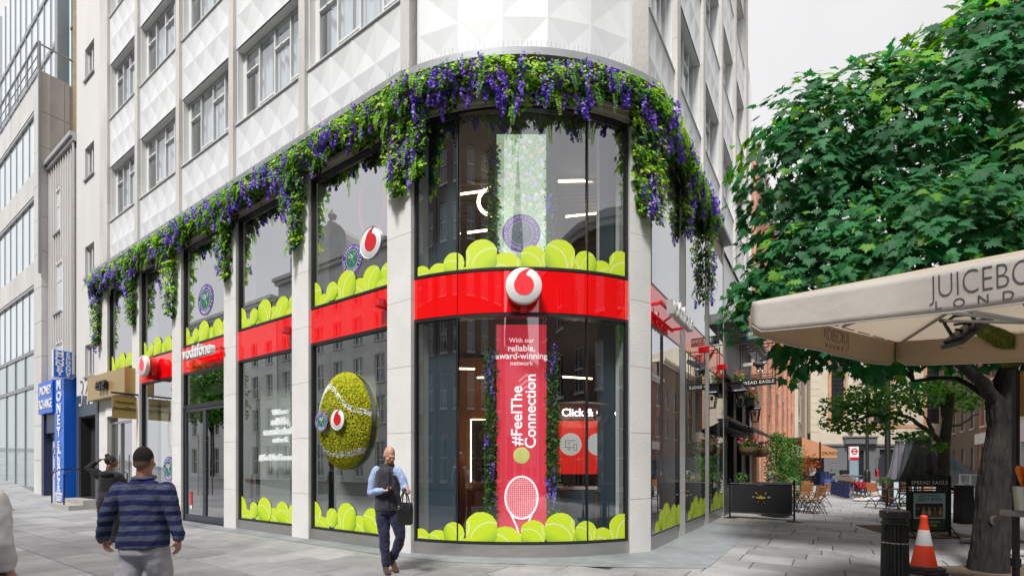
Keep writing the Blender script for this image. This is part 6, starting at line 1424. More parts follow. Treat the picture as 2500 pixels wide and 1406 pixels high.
q = MB(); a = px(2370, 790, 5.0); q.tube([a, a + Vector((-.1, 0, .0)), a + Vector((-.17, 0, -.01))], .014, 6); q.tube([a + Vector((0, 0, -.06)), a + Vector((-.1, 0, -.07)), a + Vector((-.16, 0, -.06))], .014, 6); q.build('clamp', BLACK, fl_, I4)
q = MB(); q.tube([px(2345, 812, 5.0), px(2334, 845, 5.02), px(2350, 850, 5.0)], .008, 6); q.build('cable', BLACK, fl_, I4)
bk = thing('steel_bucket', 'steel bucket at the stall edge', 'bucket', Matrix.Translation(px(2512, 1245, 5.0)))
q = MB(); q.lathe([(.1, 0), (.12, .25), (.125, .25), (.105, .0)], 20, (0, 0, .0)); q.build('body', STEEL, bk, None, True)
CARR = mat('carrot_orange', (.75, .16, .01), .5, var=.15, vs=10)
for i in range(7):
    b0 = px(2512, 1190, 5.0); a = i * .9; cr_ = inst('carrot', (lambda b: (b.tube([(0, 0, 0), (0, 0, .1), (.004, 0, .2), (0, 0, .235)], [.012, .022, .026, .006], 8), b)[1])(MB()).mesh('carrot', CARR, True), None, Matrix.Translation(b0 + Vector((.06 * math.cos(a), .06 * math.sin(a) - .02, 0))) @ RX(random.uniform(-8, 8)) @ RY(random.uniform(-8, 8)))
    tag(cr_, 'orange carrot standing in the steel bucket', 'carrot', 'carrots in the steel bucket')
tbl = thing('stall_table', 'grey stall table carrying the steel bucket', 'table', T(5.62, 5.0, 0))
q = MB(); q.box(-.22, .9, -.3, .3, 1.0, 1.06); q.build('top', BOARD, tbl)
for x in (-.15, .85):
    q = MB(); q.box(x - .03, x + .03, -.25, -.19, 0, 1.0); q.build('leg', WOODIN, tbl)
# ------------------------------------------------------------------ people
def ring_loft(b, rings, n=14):
    """rings: (centre, rx, ry, axis_up, front) -> elliptical cross sections"""
    out = []
    for (c, rx, ry, ux, uy) in rings:
        c = Vector(c); ux = Vector(ux).normalized(); uy = Vector(uy).normalized()
        out.append([c + ux * rx * math.cos(2 * math.pi * i / n) + uy * ry * math.sin(2 * math.pi * i / n) for i in range(n)])
    b.loft(out)
def chain(b, pts, rad, n=12, flat=1.0, side=(1, 0, 0)):
    """limb: points, radii; cross sections across the limb"""
    pts = [Vector(p) for p in pts]; rings = []
    for k in range(len(pts)):
        d = (pts[min(k + 1, len(pts) - 1)] - pts[max(k - 1, 0)]).normalized(); s = Vector(side); s = (s - d * s.dot(d)); 
        if s.length < .1: s = Vector((0, 1, 0)) - d * d.y
        s.normalize(); t = d.cross(s); rings.append([pts[k] + (s * math.cos(2 * math.pi * i / n) + t * flat * math.sin(2 * math.pi * i / n)) * rad[k] for i in range(n)])
    b.loft(rings)
    for p, r in ((pts[0], rad[0]), (pts[-1], rad[-1])): b.ell(p, r * .98, r * .98, r * .98, 10, 6)
def fuse(name, b, m, parent, vox=.012, smooth=6, noise=0, nscale=.12, M=None):
    """joins overlapping volumes into one continuous skin"""
    me = mk_mesh(name, b.v, b.f, m); o = bpy.data.objects.new(name, me); COL.objects.link(o)
    r = o.modifiers.new('r', 'REMESH'); r.mode = 'VOXEL'; r.voxel_size = vox
    s = o.modifiers.new('s', 'SMOOTH'); s.iterations = smooth; s.factor = .5
    dg = bpy.context.evaluated_depsgraph_get(); me2 = bpy.data.meshes.new_from_object(o.evaluated_get(dg)); bpy.data.objects.remove(o)
    if noise:
        from mathutils import noise as nz
        me2.vertices.foreach_get
        nrm = [v.normal.copy() for v in me2.vertices]
        for v, nn in zip(me2.vertices, nrm):
            p = v.co; v.co = p + nn * noise * (.15 + nz.noise(Vector((p.x, p.y, p.z * .6)) / nscale) + .5 * nz.noise(p / (nscale * .45)))
    me2.polygons.foreach_set('use_smooth', [True] * len(me2.polygons)); me2.materials.clear(); me2.materials.append(m); me2.name = name
    return inst(name, me2, parent, M)
def head(b, c, yaw, pitch, s=1.0):
    """c = chin-to-crown centre; face looks along -y before turning"""
    M = Matrix.Translation(c) @ RZ(yaw) @ RX(pitch) @ SCL(s, s, s)
    b.ell((0, .015, .025), .077, .096, .115, 16, 12, M=M); b.ell((0, -.028, -.045), .06, .068, .075, 14, 10, M=M); b.ell((0, -.052, -.092), .033, .035, .028, 10, 8, M=M)
    b.tube([M @ Vector((0, -.085, .01)), M @ Vector((0, -.108, -.03)), M @ Vector((0, -.09, -.042))], [.01, .016, .01], 8)
    b.ell((0, -.083, .022), .05, .018, .012, 10, 6, M=M); b.ell((0, -.088, -.066), .024, .012, .008, 8, 5, M=M); b.ell((0, -.086, -.078), .02, .012, .008, 8, 5, M=M)
    for sx in (-1, 1):
        b.ell((sx * .079, .012, -.01), .011, .022, .034, 8, 8, M=M); b.ell((sx * .045, -.06, -.025), .025, .025, .02, 8, 6, M=M)
    return M
def hand(b, wrist, d, palm_n, curl=.5, s=1.0, thumb=1):
    """five fingers; d = direction of fingers, palm_n = palm normal"""
    w_ = Vector(wrist); d = Vector(d).normalized(); n = Vector(palm_n); n = (n - d * n.dot(d)).normalized(); sd = d.cross(n)
    pc = w_ + d * .05 * s
    ring = []
    for f, hw, ht in ((0, .026, .02), (.03, .036, .017), (.065, .042, .015), (.09, .041, .013)):
        c = w_ + d * f * s; ring.append([c + (sd * hw * math.cos(2 * math.pi * i / 12) + n * ht * math.sin(2 * math.pi * i / 12)) * s for i in range(12)])
    b.loft(ring)
    for i, (off, L_) in enumerate(((-.03, .07), (-.011, .078), (.01, .074), (.029, .058))):
        p = w_ + d * .085 * s + sd * off * s; dirv = d.copy(); pts = [p]
        for k, seg in enumerate((.42, .32, .26)):
            dirv = (dirv * math.cos(curl * .8) + n * math.sin(curl * .8)).normalized() if k >= 0 else dirv
            nn = n; p = p + dirv * L_ * seg * s; pts.append(p)
        b.tube(pts, [.0105 * s, .0098 * s, .009 * s, .0075 * s], 8)
    p = w_ + d * .025 * s + sd * (-.032 * thumb) * s; t1 = (d * .75 - sd * thumb * .6 + n * .35).normalized(); b.tube([p, p + t1 * .035 * s, p + (t1 + d * .4 + n * .3).normalized() * .062 * s], [.014 * s, .012 * s, .009 * s], 8)
def skin_mat(name, col): return mat(name, col, .5, var=.08, vs=18)
SK1 = skin_mat('fair_skin', (.56, .3, .22)); SK2 = skin_mat('tan_skin', (.4, .2, .13)); SK3 = skin_mat('brown_skin', (.16, .075, .04)); SK4 = skin_mat('dark_tan_skin', (.3, .14, .08))
def fade_hair():
    m = mat('short_black_hair', (.016, .013, .012), .9, bump=.8, bs=160); t = m.node_tree; L = t.links.new; p = [n for n in t.nodes if n.type == 'BSDF_PRINCIPLED'][0]
    tc = N(t, 'TexCoord'); sp = N(t, 'SeparateXYZ'); L(tc.outputs['Object'], sp.inputs[0]); n = N(t, 'TexNoise', i_Scale=220.0); L(tc.outputs['Object'], n.inputs['Vector'])
    ad = N(t, 'Math', operation='MULTIPLY_ADD', i_1=.03); L(n.outputs[0], ad.inputs[0]); L(sp.outputs[2], ad.inputs[2]); mr = N(t, 'MapRange', i_1=1.545, i_2=1.62); L(ad.outputs[0], mr.inputs[0])
    mx = N(t, 'Mix', data_type='RGBA'); mx.inputs[6].default_value = (.3, .16, .11, 1); mx.inputs[7].default_value = (.016, .013, .012, 1); L(mr.outputs[0], mx.inputs[0]); L(mx.outputs[2], p.inputs['Base Color']); return m
def cloth(name, col, var=.12, rough=.9): return mat(name, col, rough, var=var, vs=7, bump=.35, bs=16, sheen=.15)
def shoe(b, heel, d, L_=.28, w_=.048, h=.09):
    heel = Vector(heel); d = Vector(d).normalized(); s = Vector((0, 0, 1)).cross(d).normalized(); up = s.cross(d) * -1
    if up.z < 0: up = -up
    rings = []
    for f, hw, ht in ((0, .75, .9), (.12, .95, 1.05), (.3, .9, 1.1), (.5, .95, .8), (.75, 1.08, .6), (.92, .85, .5), (1.0, .4, .4)):
        c = heel + d * L_ * f; rings.append([c + s * w_ * hw * math.cos(2 * math.pi * i / 12) + up * (h * ht * .5 + h * ht * .5 * max(-1, math.sin(2 * math.pi * i / 12) * 1.2 if math.sin(2 * math.pi * i / 12) < 0 else math.sin(2 * math.pi * i / 12))) for i in range(12)])
    b.loft(rings)
# ---------- bald man reading his phone (faces the viewer's right, towards the camera)
bx_, by_ = px(948, 1397).x, px(948, 1397).y
pm = thing('person', 'bald man in dark gilet and light blue shirt reading his phone', 'person', T(bx_, by_, 0))
P_ = lambda x, y, z: (x, y, z)       # local: x to the picture right, y away, z up
hipL, hipR = (-.09, .03, .93), (.09, -.02, .93)
kL, kR = (-.055, -.02, .5), (.17, .02, .52); aL, aR = (-.03, .02, .1), (.01, .16, .17)
sh1, sh2 = (-.18, .05, 1.47), (.15, -.09, 1.47)
b = MB(); HC = (.03, -.05, 1.685)
Mh = head(b, HC, 38, 24, .98); ring_loft(b, [((.0, .0, 1.5), .06, .065, (1, 0, 0), (0, 1, 0)), ((.01, -.015, 1.6), .055, .06, (1, 0, 0), (0, 1, 0))])
ring_loft(b, [((0, 0, .9), .15, .1, (1, .2, 0), (-.2, 1, 0)), ((0, 0, 1.15), .14, .095, (1, .2, 0), (-.2, 1, 0)), ((0, 0, 1.4), .16, .1, (1, -.4, 0), (.4, 1, 0)), ((0, 0, 1.5), .08, .07, (1, -.4, 0), (.4, 1, 0))])
for hp, kn_, an in ((hipL, kL, aL), (hipR, kR, aR)): chain(b, [hp, kn_, an], [.075, .05, .038])
e1_, w1 = (-.25, .03, 1.13), (-.02, -.2, 1.19); e2_, w2 = (.27, -.12, 1.2), (.3, -.24, 1.24)
chain(b, [sh1, e1_, w1], [.045, .038, .027]); chain(b, [sh2, e2_, w2], [.045, .038, .027])
hand(b, w1, (.95, -.25, .12), (.1, -.2, .95), .5, .95, 1); hand(b, w2, (.6, -.5, -.35), (-.3, -.2, -.9), .75, .95, -1)
fuse('body', b, SK1, pm, .0085, 4)
b = MB(); b.ell((0, -.055, -.072), .06, .056, .042, 12, 8, M=Mh); b.ell((0, -.045, -.095), .045, .05, .026, 12, 8, M=Mh)
fuse('beard', b, mat('ginger_beard', (.28, .11, .045), .9, bump=.5, bs=120), pm, .008, 3)
for sx in (-1, 1):
    e = MB(); e.ell((sx * .031, -.091, .012), .019, .006, .004, 8, 5, M=Mh); e.build('eyebrow', mat('brow%d' % (sx + 1), (.25, .12, .06), .9), pm); e = MB(); e.ell((sx * .03, -.083, -.006), .009, .006, .004, 8, 6, M=Mh); e.build('eye', mat('eye%d' % (sx + 1), (.2, .15, .13), .4), pm)
SHB = cloth('light_blue_shirt', (.34, .45, .7), .08); b = MB(); chain(b, [sh1, (-.235, .045, 1.33), e1_, (-.16, -.09, 1.17), Vector(w1) + Vector((-.02, 0, 0))], [.066, .066, .06, .052, .042]); chain(b, [sh2, (.23, -.1, 1.34), e2_, Vector(w2) - Vector((.005, -.02, 0))], [.064, .06, .052, .041])
ring_loft(b, [((.0, .01, 1.46), .085, .085, (1, 0, 0), (0, 1, 0)), ((.012, -.005, 1.545), .068, .074, (1, 0, 0), (0, 1, 0))]); fuse('shirt', b, SHB, pm, .01, 3, .009, .07)
GIL = cloth('charcoal_gilet', (.022, .022, .032), .2, .7); b = MB()
ux, uy = (1, -.28, 0), (.28, 1, 0)
ring_loft(b, [((.0, .0, .9), .205, .145, ux, uy), ((0, 0, .96), .2, .145, ux, uy), ((-.005, 0, 1.1), .19, .14, ux, uy), ((-.01, .0, 1.25), .192, .142, ux, uy), ((-.01, -.01, 1.38), .182, .135, ux, uy), ((-.008, -.012, 1.45), .17, .12, ux, uy), ((-.005, -.015, 1.51), .125, .1, ux, uy), ((.0, -.015, 1.53), .09, .09, ux, uy), ((.01, -.02, 1.575), .078, .082, ux, uy)], 24); fuse('gilet', b, GIL, pm, .011, 3, .011, .09)
q = MB(); q.tube([(.05, -.155, 1.5), (.062, -.168, 1.4), (.06, -.17, 1.2), (.05, -.165, .95)], .006, 6); q.build('zip', BLACK, pm)
lm = text_mb('ARC', .03, .002, .004); lm.xf(Matrix.Translation((.135, -.15, 1.42)) @ RZ(18)).build('chest_emblem', WHITEP, pm)
TRN = cloth('navy_chinos', (.022, .022, .065), .2); b = MB()
chain(b, [(-.085, .02, .95), (-.08, .0, .78), kL, (-.045, .0, .3), (-.03, .015, .12)], [.115, .102, .077, .068, .064]); chain(b, [(.085, -.01, .95), (.13, -.01, .77), kR, (.1, .08, .33), (.03, .15, .2)], [.115, .1, .076, .066, .062])
ring_loft(b, [((0, 0, .86), .175, .13, ux, uy), ((0, 0, .99), .18, .13, ux, uy)], 20); fuse('trousers', b, TRN, pm, .011, 3, .014, .09)
SUE = cloth('brown_suede', (.07, .028, .014), .2, .95)
for nm, hl, dd in (('shoe', (-.06, .05, .0), (.42, -.9, 0)), ('shoe', (-.01, .19, .1), (.5, -.75, -.42))):
    b = MB(); shoe(b, hl, dd, .27, .045, .095); chain(b, [Vector(hl) + Vector((.02, -.03, .06)), Vector(hl) + Vector((.02, -.03, .13))], [.045, .045]); fuse(nm, b, SUE, pm, .009, 3)
ph = thing('phone', 'black phone held up by the bald man', 'phone', T(bx_ + .07, by_ - .23, 1.24)); q = MB(); q.box(-.036, .036, -.005, .005, -.07, .07); q.build('case', BLACK, ph, T(bx_ + .075, by_ - .225, 1.25) @ RZ(30) @ RX(-55)); q = MB(); q.box(-.032, .032, .0052, .006, -.062, .062); q.build('screen', mat('phone_screen', (.1, .1, .12), .1), ph, T(bx_ + .075, by_ - .225, 1.25) @ RZ(30) @ RX(-55))
bg_ = thing('handbag', 'black leather bag hanging from the bald man\'s hand', 'bag', T(bx_ + .3, by_ - .28, .9) @ SCL(.82, .82, .9))
LEA = mat('black_leather', (.012, .013, .013), .35, var=.2, vs=12, bump=.2, bs=60); b = MB(); Mb = RZ(-25)
rings = []
for z, hx, hy in ((-.19, .13, .06), (-.17, .15, .07), (0, .16, .065), (.12, .15, .045), (.15, .145, .03)): rings.append([Mb @ Vector((hx * (abs(math.cos(a)) ** .5) * (1 if math.cos(a) > 0 else -1), hy * (abs(math.sin(a)) ** .7) * (1 if math.sin(a) > 0 else -1), z)) for a in [2 * math.pi * i / 20 for i in range(20)]])
b.loft(rings); b.build('body', LEA, bg_, None, True, 60)
for sy in (-1, 1): q = MB(); q.tube([Mb @ Vector((.07 * math.cos(a) * 1.0, sy * .035 * (1 - .6 * math.sin(a)), .12 + .19 * math.sin(a))) for a in np.linspace(0, math.pi, 12)], .011, 8); q.build('handle', LEA, bg_, None, True)
q = MB(); q.tube([Mb @ Vector((-.06 + .02 * math.cos(a), -.08, .07 + .024 * math.sin(a))) for a in np.linspace(0, 6.28, 12, endpoint=False)], .005, 6, closed=True); q.build('buckle', STEEL, bg_)
# ---------- man in striped shirt seen from behind
sx_, sy_ = px(350, 1330, 4.7, 0).x, 4.7
ps = thing('person', 'man from behind in blue striped shirt and grey joggers', 'person', T(sx_, sy_, 0) @ RZ(8))
b = MB(); HC = (.0, .02, 1.59); Mh = head(b, HC, 180, 4, 1.02)
ring_loft(b, [((0, 0, 1.36), .07, .07, (1, 0, 0), (0, 1, 0)), ((0, .01, 1.43), .066, .066, (1, 0, 0), (0, 1, 0)), ((0, .015, 1.53), .062, .066, (1, 0, 0), (0, 1, 0))])
ring_loft(b, [((0, 0, .8), .13, .09, (1, 0, 0), (0, 1, 0)), ((0, 0, 1.1), .14, .08, (1, 0, 0), (0, 1, 0)), ((0, 0, 1.28), .15, .08, (1, 0, 0), (0, 1, 0)), ((0, 0, 1.36), .07, .06, (1, 0, 0), (0, 1, 0))])
sA, eA, wA = (-.2, .0, 1.31), (-.315, -.03, 1.05), (-.37, .04, .83); sB, eB, wB = (.2, .0, 1.31), (.275, .0, 1.05), (.335, -.03, .82)
chain(b, [sA, eA, wA], [.045, .04, .028]); chain(b, [sB, eB, wB], [.045, .04, .028]); hand(b, wA, (.15, .05, -1), (1, 0, 0), .6, 1, 1); hand(b, wB, (.0, -.1, -1), (-1, .2, 0), .45, 1, 1)
for s_ in (-1, 1): chain(b, [(s_ * .09, 0, .8), (s_ * .12, .05 * s_, .46), (s_ * .12, -.04 + .0 * s_, .08)], [.07, .05, .04]); 
fuse('body', b, SK2, ps, .0095, 4)
b = MB(); b.ell((0, .02, .027), .0785, .0955, .1165, 22, 16, M=Mh); b.ell((0, .058, -.03), .066, .05, .05, 18, 12, M=Mh); fuse('hair', b, fade_hair(), ps, .0065, 3)
def stripe_mat():
    m, t, out = _nodes('striped_flannel'); L = t.links.new
    tc = N(t, 'TexCoord'); sp = N(t, 'SeparateXYZ'); L(tc.outputs['Object'], sp.inputs[0])
    nz_ = N(t, 'TexNoise', i_Scale=5.0, i_Detail=2); L(tc.outputs['Object'], nz_.inputs['Vector']); md = N(t, 'MapRange', i_3=-.02, i_4=.02); L(nz_.outputs[0], md.inputs[0])
    ab = N(t, 'Math', operation='ABSOLUTE'); L(sp.outputs[0], ab.inputs[0]); sl = N(t, 'Math', operation='MULTIPLY_ADD', i_1=.06); L(ab.outputs[0], sl.inputs[0]); L(sp.outputs[2], sl.inputs[2])
    ad = N(t, 'Math', operation='ADD'); L(sl.outputs[0], ad.inputs[0]); L(md.outputs[0], ad.inputs[1])
    ml = N(t, 'Math', operation='MULTIPLY', i_1=1 / .098); L(ad.outputs[0], ml.inputs[0]); fr = N(t, 'Math', operation='FRACT'); L(ml.outputs[0], fr.inputs[0])
    cr = N(t, 'ValToRGB'); cr.color_ramp.interpolation = 'LINEAR'; e = cr.color_ramp.elements; e[0].position = .44; e[0].color = (.012, .02, .095, 1); e[1].position = .5; e[1].color = (.085, .1, .17, 1); k = e.new(.95); k.color = (.085, .1, .17, 1); k = e.new(1.0); k.color = (.012, .02, .095, 1); L(fr.outputs[0], cr.inputs[0])
    n2 = N(t, 'TexNoise', i_Scale=60.0, i_Detail=2); L(tc.outputs['Object'], n2.inputs['Vector']); mr = N(t, 'MapRange', i_1=.3, i_2=.7, i_3=.8, i_4=1.25); L(n2.outputs[0], mr.inputs[0]); sc = N(t, 'VectorMath', operation='SCALE'); L(cr.outputs[0], sc.inputs[0]); L(mr.outputs[0], sc.inputs['Scale'])
    p = N(t, 'BsdfPrincipled', i_Roughness=.95); L(sc.outputs[0], p.inputs['Base Color']); n3 = N(t, 'TexNoise', i_Scale=14.0, i_Detail=3); L(tc.outputs['Object'], n3.inputs['Vector']); bp = N(t, 'Bump', i_Strength=.45, i_Distance=.02); L(n3.outputs[0], bp.inputs['Height']); L(bp.outputs[0], p.inputs['Normal']); L(p.outputs[0], out.inputs[0]); return m
STR = stripe_mat(); b = MB(); ux, uy = (1, 0, 0), (0, 1, 0)
ring_loft(b, [((.0, 0, .745), .232, .165, ux, uy), ((0, 0, .84), .228, .165, ux, uy), ((0, 0, .98), .2, .14, ux, uy), ((0, 0, 1.12), .2, .13, ux, uy), ((0, 0, 1.25), .21, .125, ux, uy), ((0, 0, 1.325), .19, .105, ux, uy), ((0, 0, 1.375), .14, .095, ux, uy), ((0, .01, 1.41), .082, .085, ux, uy)], 26)
chain(b, [sA, (-.265, -.02, 1.17), eA, (-.35, .0, .93), (-.375, .035, .845)], [.078, .072, .066, .06, .054]); chain(b, [sB, (.245, 0, 1.17), eB, (.31, -.015, .93), (.337, -.03, .845)], [.078, .072, .066, .06, .054]); fuse('shirt', b, STR, ps, .012, 4, .016, .1)
b = MB(); b.tube([(.085 * math.cos(a), .01 + .088 * math.sin(a), 1.425 + .012 * math.sin(a)) for a in np.linspace(0, 2 * math.pi, 20, endpoint=False)], .02, 8, closed=True); b.build('collar', STR, ps, None, True)
JOG = cloth('grey_marl', (.42, .42, .46), .1); b = MB()
for s_ in (-1, 1): chain(b, [(s_ * .09, 0, .78), (s_ * .112, .02, .6), (s_ * .125, .05 * s_, .44), (s_ * .125, -.03, .2), (s_ * .12, -.04, .1)], [.118, .118, .098, .084, .062])
ring_loft(b, [((0, 0, .68), .208, .155, ux, uy), ((0, 0, .82), .18, .13, ux, uy)], 24); fuse('joggers', b, JOG, ps, .013, 4, .016, .12)
q = MB(); ring_loft(q, [((0, 0, .752), .214, .146, ux, uy), ((0, 0, .8), .212, .146, ux, uy)], 24); q.build('undershirt', mat('lime_vest', (.4, .5, .03), .9), ps, None, True)
for s_ in (-1, 1): b = MB(); shoe(b, (s_ * .12, -.1, 0), (0, 1, 0), .28, .05, .1); fuse('shoe', b, WHITEM, ps, .01, 3)
# ---------- woman in black with a hand on her hair
wx = px(266, 1290, 9.6).x; wy = 9.6
pw_ = thing('person', 'woman in black hooded top holding her hair up', 'person', T(wx, wy, 0) @ RZ(12))
b = MB(); Mh = head(b, (.03, .03, 1.62), 118, 0, .95); ring_loft(b, [((0, 0, 1.38), .06, .06, ux, uy), ((.01, .01, 1.55), .05, .054, ux, uy)]); ring_loft(b, [((0, 0, .85), .15, .12, ux, uy), ((0, 0, 1.05), .11, .09, ux, uy), ((0, 0, 1.3), .14, .09, ux, uy), ((0, 0, 1.4), .08, .07, ux, uy)])
sA, eA, wA = (-.16, 0, 1.34), (-.33, -.02, 1.5), (-.14, -.02, 1.66); sB, eB, wB = (.16, 0, 1.33), (.24, .06, 1.08), (.13, .2, 1.02)
chain(b, [sA, eA, wA], [.04, .036, .026]); chain(b, [sB, eB, wB], [.04, .036, .026]); hand(b, wA, (.9, .1, .1), (0, 0, 1), .3, .9, 1); hand(b, wB, (-.3, .9, 0), (-1, 0, 0), .6, .9, 1)
for s_ in (-1, 1): chain(b, [(s_ * .09, 0, .85), (s_ * .08, 0, .48), (s_ * .08, .03 * s_, .08)], [.08, .05, .035])
fuse('body', b, SK3, pw_, .0095, 4)
b = MB(); b.ell((0, .02, .03), .084, .103, .115, 16, 10, M=Mh); b.ell((0, .07, .13), .045, .045, .04, 12, 8, M=Mh); fuse('hair', b, mat('black_hair', (.01, .009, .009), .6, bump=.8, bs=60), pw_, .01, 3)
BLK = cloth('black_jersey', (.012, .012, .014), .3); b = MB(); ring_loft(b, [((0, 0, 1.0), .17, .125, ux, uy), ((0, 0, 1.12), .175, .13, ux, uy), ((0, 0, 1.28), .185, .125, ux, uy), ((0, 0, 1.38), .15, .1, ux, uy), ((0, 0, 1.44), .08, .08, ux, uy)], 20)
chain(b, [sA, (-.25, -.01, 1.43), eA, (-.22, -.02, 1.6)], [.085, .08, .07, .05]); chain(b, [sB, (.21, .03, 1.2), eB, (.16, .16, 1.04)], [.085, .08, .07, .05]); b.ell((0, -.09, 1.38), .13, .07, .06, 12, 8); fuse('hooded_top', b, BLK, pw_, .013, 4, .012)
b = MB(); ring_loft(b, [((0, 0, .8), .18, .15, ux, uy), ((0, -.02, .9), .185, .155, ux, uy), ((0, 0, 1.08), .135, .11, ux, uy)], 20)
for s_ in (-1, 1): chain(b, [(s_ * .095, -.01, .82), (s_ * .09, 0, .5), (s_ * .09, .03 * s_, .06)], [.115, .095, .09])
fuse('trousers', b, cloth('black_trousers', (.022, .02, .024), .2), pw_, .013, 4, .008)
for s_ in (-1, 1): b = MB(); shoe(b, (s_ * .09, -.08 + .03 * s_, 0), (0, 1, 0), .24, .04, .07); fuse('shoe', b, BLACKM, pw_, .01, 3)
# ---------- passer-by cut by the left edge
gx, gy = px(-28, 1300, 3.1).x, 3.1
pe = thing('person', 'passer-by in a white long sleeved top at the left picture edge', 'person', T(gx, gy, 0))
b = MB(); head(b, (-.15, 0, 1.62), 180, 0); ring_loft(b, [((-.15, 0, 1.36), .065, .065, ux, uy), ((-.15, 0, 1.55), .055, .06, ux, uy)]); ring_loft(b, [((-.15, 0, .85), .15, .11, ux, uy), ((-.15, 0, 1.3), .15, .1, ux, uy), ((-.15, 0, 1.4), .08, .08, ux, uy)])
chain(b, [(.02, 0, 1.33), (.085, -.02, 1.05), (.03, .1, .84)], [.045, .04, .028]); hand(b, (.03, .1, .84), (-.2, .4, -.8), (-1, 0, 0), .5); chain(b, [(-.32, 0, 1.33), (-.38, -.02, 1.05), (-.36, .1, .84)], [.045, .04, .028]); hand(b, (-.36, .1, .84), (.1, .3, -.9), (1, 0, 0), .5)
for s_ in (-1, 1): chain(b, [(-.15 + s_ * .1, 0, .86), (-.15 + s_ * .1, .05 * s_, .46), (-.15 + s_ * .1, 0, .08)], [.08, .055, .04])
fuse('body', b, SK1, pe, .011, 4)
b = MB(); ring_loft(b, [((-.15, 0, .85), .19, .14, ux, uy), ((-.15, 0, 1.1), .18, .13, ux, uy), ((-.15, 0, 1.3), .2, .125, ux, uy), ((-.15, 0, 1.4), .1, .09, ux, uy)], 20); chain(b, [(.02, 0, 1.32), (.065, -.02, 1.18), (.085, -.02, 1.05), (.05, .06, .9)], [.09, .085, .078, .055]); chain(b, [(-.32, 0, 1.32), (-.38, -.02, 1.05), (-.365, .07, .9)], [.09, .075, .055]); fuse('top', b, cloth('white_cotton', (.72, .71, .69), .05), pe, .013, 4, .016, .12)
b = MB(); ring_loft(b, [((-.15, 0, .75), .19, .15, ux, uy), ((-.15, 0, .92), .18, .14, ux, uy)], 20)
for s_ in (-1, 1): chain(b, [(-.15 + s_ * .1, 0, .8), (-.15 + s_ * .1, .05 * s_, .46), (-.15 + s_ * .1, 0, .1)], [.115, .085, .065])
fuse('trousers', b, cloth('dark_trousers', (.03, .03, .035), .2), pe, .014, 4, .01)
for s_ in (-1, 1): b = MB(); shoe(b, (-.15 + s_ * .1, -.1, 0), (0, 1, 0), .27, .048, .09); fuse('shoe', b, BLACKM, pe, .011, 3)
# ---------- man with backpack far down the street
fx, fy = px(2007, 1190).x, 1168 * 1.55 / (1192 - 1135)
pf = thing('person', 'distant man in grey sweater and jeans with a blue backpack', 'person', T(fx, fy, 0) @ RZ(20))
b = MB(); Mh = head(b, (-.06, -.03, 1.62), -60, 20); ring_loft(b, [((0, 0, 1.38), .06, .06, ux, uy), ((-.04, -.02, 1.55), .055, .06, ux, uy)]); ring_loft(b, [((0, 0, .9), .15, .11, ux, uy), ((0, 0, 1.4), .12, .08, ux, uy)])
chain(b, [(-.15, -.05, 1.35), (-.2, -.12, 1.1), (-.33, -.1, 1.08)], [.045, .04, .028]); chain(b, [(.15, .05, 1.35), (.12, -.05, 1.1), (-.15, -.15, 1.06)], [.045, .04, .028]); hand(b, (-.33, -.1, 1.08), (-1, 0, 0), (0, 0, -1), .5); hand(b, (-.15, -.15, 1.06), (-1, 0, 0), (0, 0, -1), .5)
for s_ in (-1, 1): chain(b, [(s_ * .09, 0, .88), (s_ * .1, .0, .48), (s_ * .1, 0, .08)], [.08, .055, .04])
fuse('body', b, SK1, pf, .014, 3)
b = MB(); b.ell((0, .02, .04), .083, .1, .1, 14, 10, M=Mh); fuse('hair', b, mat('brown_hair', (.1, .05, .025), .8), pf, .014, 3)
b = MB(); ring_loft(b, [((0, 0, .9), .18, .13, ux, uy), ((0, 0, 1.3), .2, .12, ux, uy), ((0, 0, 1.42), .1, .09, ux, uy)], 18); chain(b, [(-.15, -.05, 1.35), (-.2, -.12, 1.1), (-.3, -.1, 1.08)], [.08, .065, .05]); chain(b, [(.15, .05, 1.35), (.12, -.05, 1.1), (-.1, -.14, 1.06)], [.08, .065, .05]); fuse('sweater', b, cloth('grey_green_knit', (.08, .12, .12)), pf, .015, 4, .008)
b = MB(); ring_loft(b, [((0, 0, .8), .175, .14, ux, uy), ((0, 0, .94), .17, .13, ux, uy)], 18)
for s_ in (-1, 1): chain(b, [(s_ * .09, 0, .85), (s_ * .1, 0, .48), (s_ * .1, 0, .08)], [.11, .085, .07])
fuse('jeans', b, cloth('blue_denim', (.02, .06, .16)), pf, .015, 4, .008)
for s_ in (-1, 1): b = MB(); shoe(b, (s_ * .1 + .08, .05, 0), (-.9, -.4, 0), .27, .045, .09); fuse('shoe', b, cloth('teal_shoe%d' % s_, (.02, .06, .08)), pf, .014, 3)
b = MB(); b.ell((.16, .14, 1.18), .13, .13, .25, 14, 10); o = fuse('backpack', b, cloth('blue_nylon', (.015, .05, .12)), pf, .018, 3)
sc2_ = thing('suitcase', 'blue wheeled suitcase beside the distant man', 'suitcase', T(fx - .45, fy - .1, 0)); q = MB(); q.box(-.17, .17, -.12, .12, .06, .62); q.build('shell', mat('blue_shell', (.05, .12, .4), .4), sc2_); q = MB(); q.tube([(-.1, 0, .62), (-.1, 0, 1.02), (.1, 0, 1.02), (.1, 0, .62)], .012, 6); q.build('handle', STEEL, sc2_)
for x in (-.13, .13): q = MB(); q.cyl((x, -.1, .035), (x, -.06, .035), .035); q.build('wheel', BLACKM, sc2_)
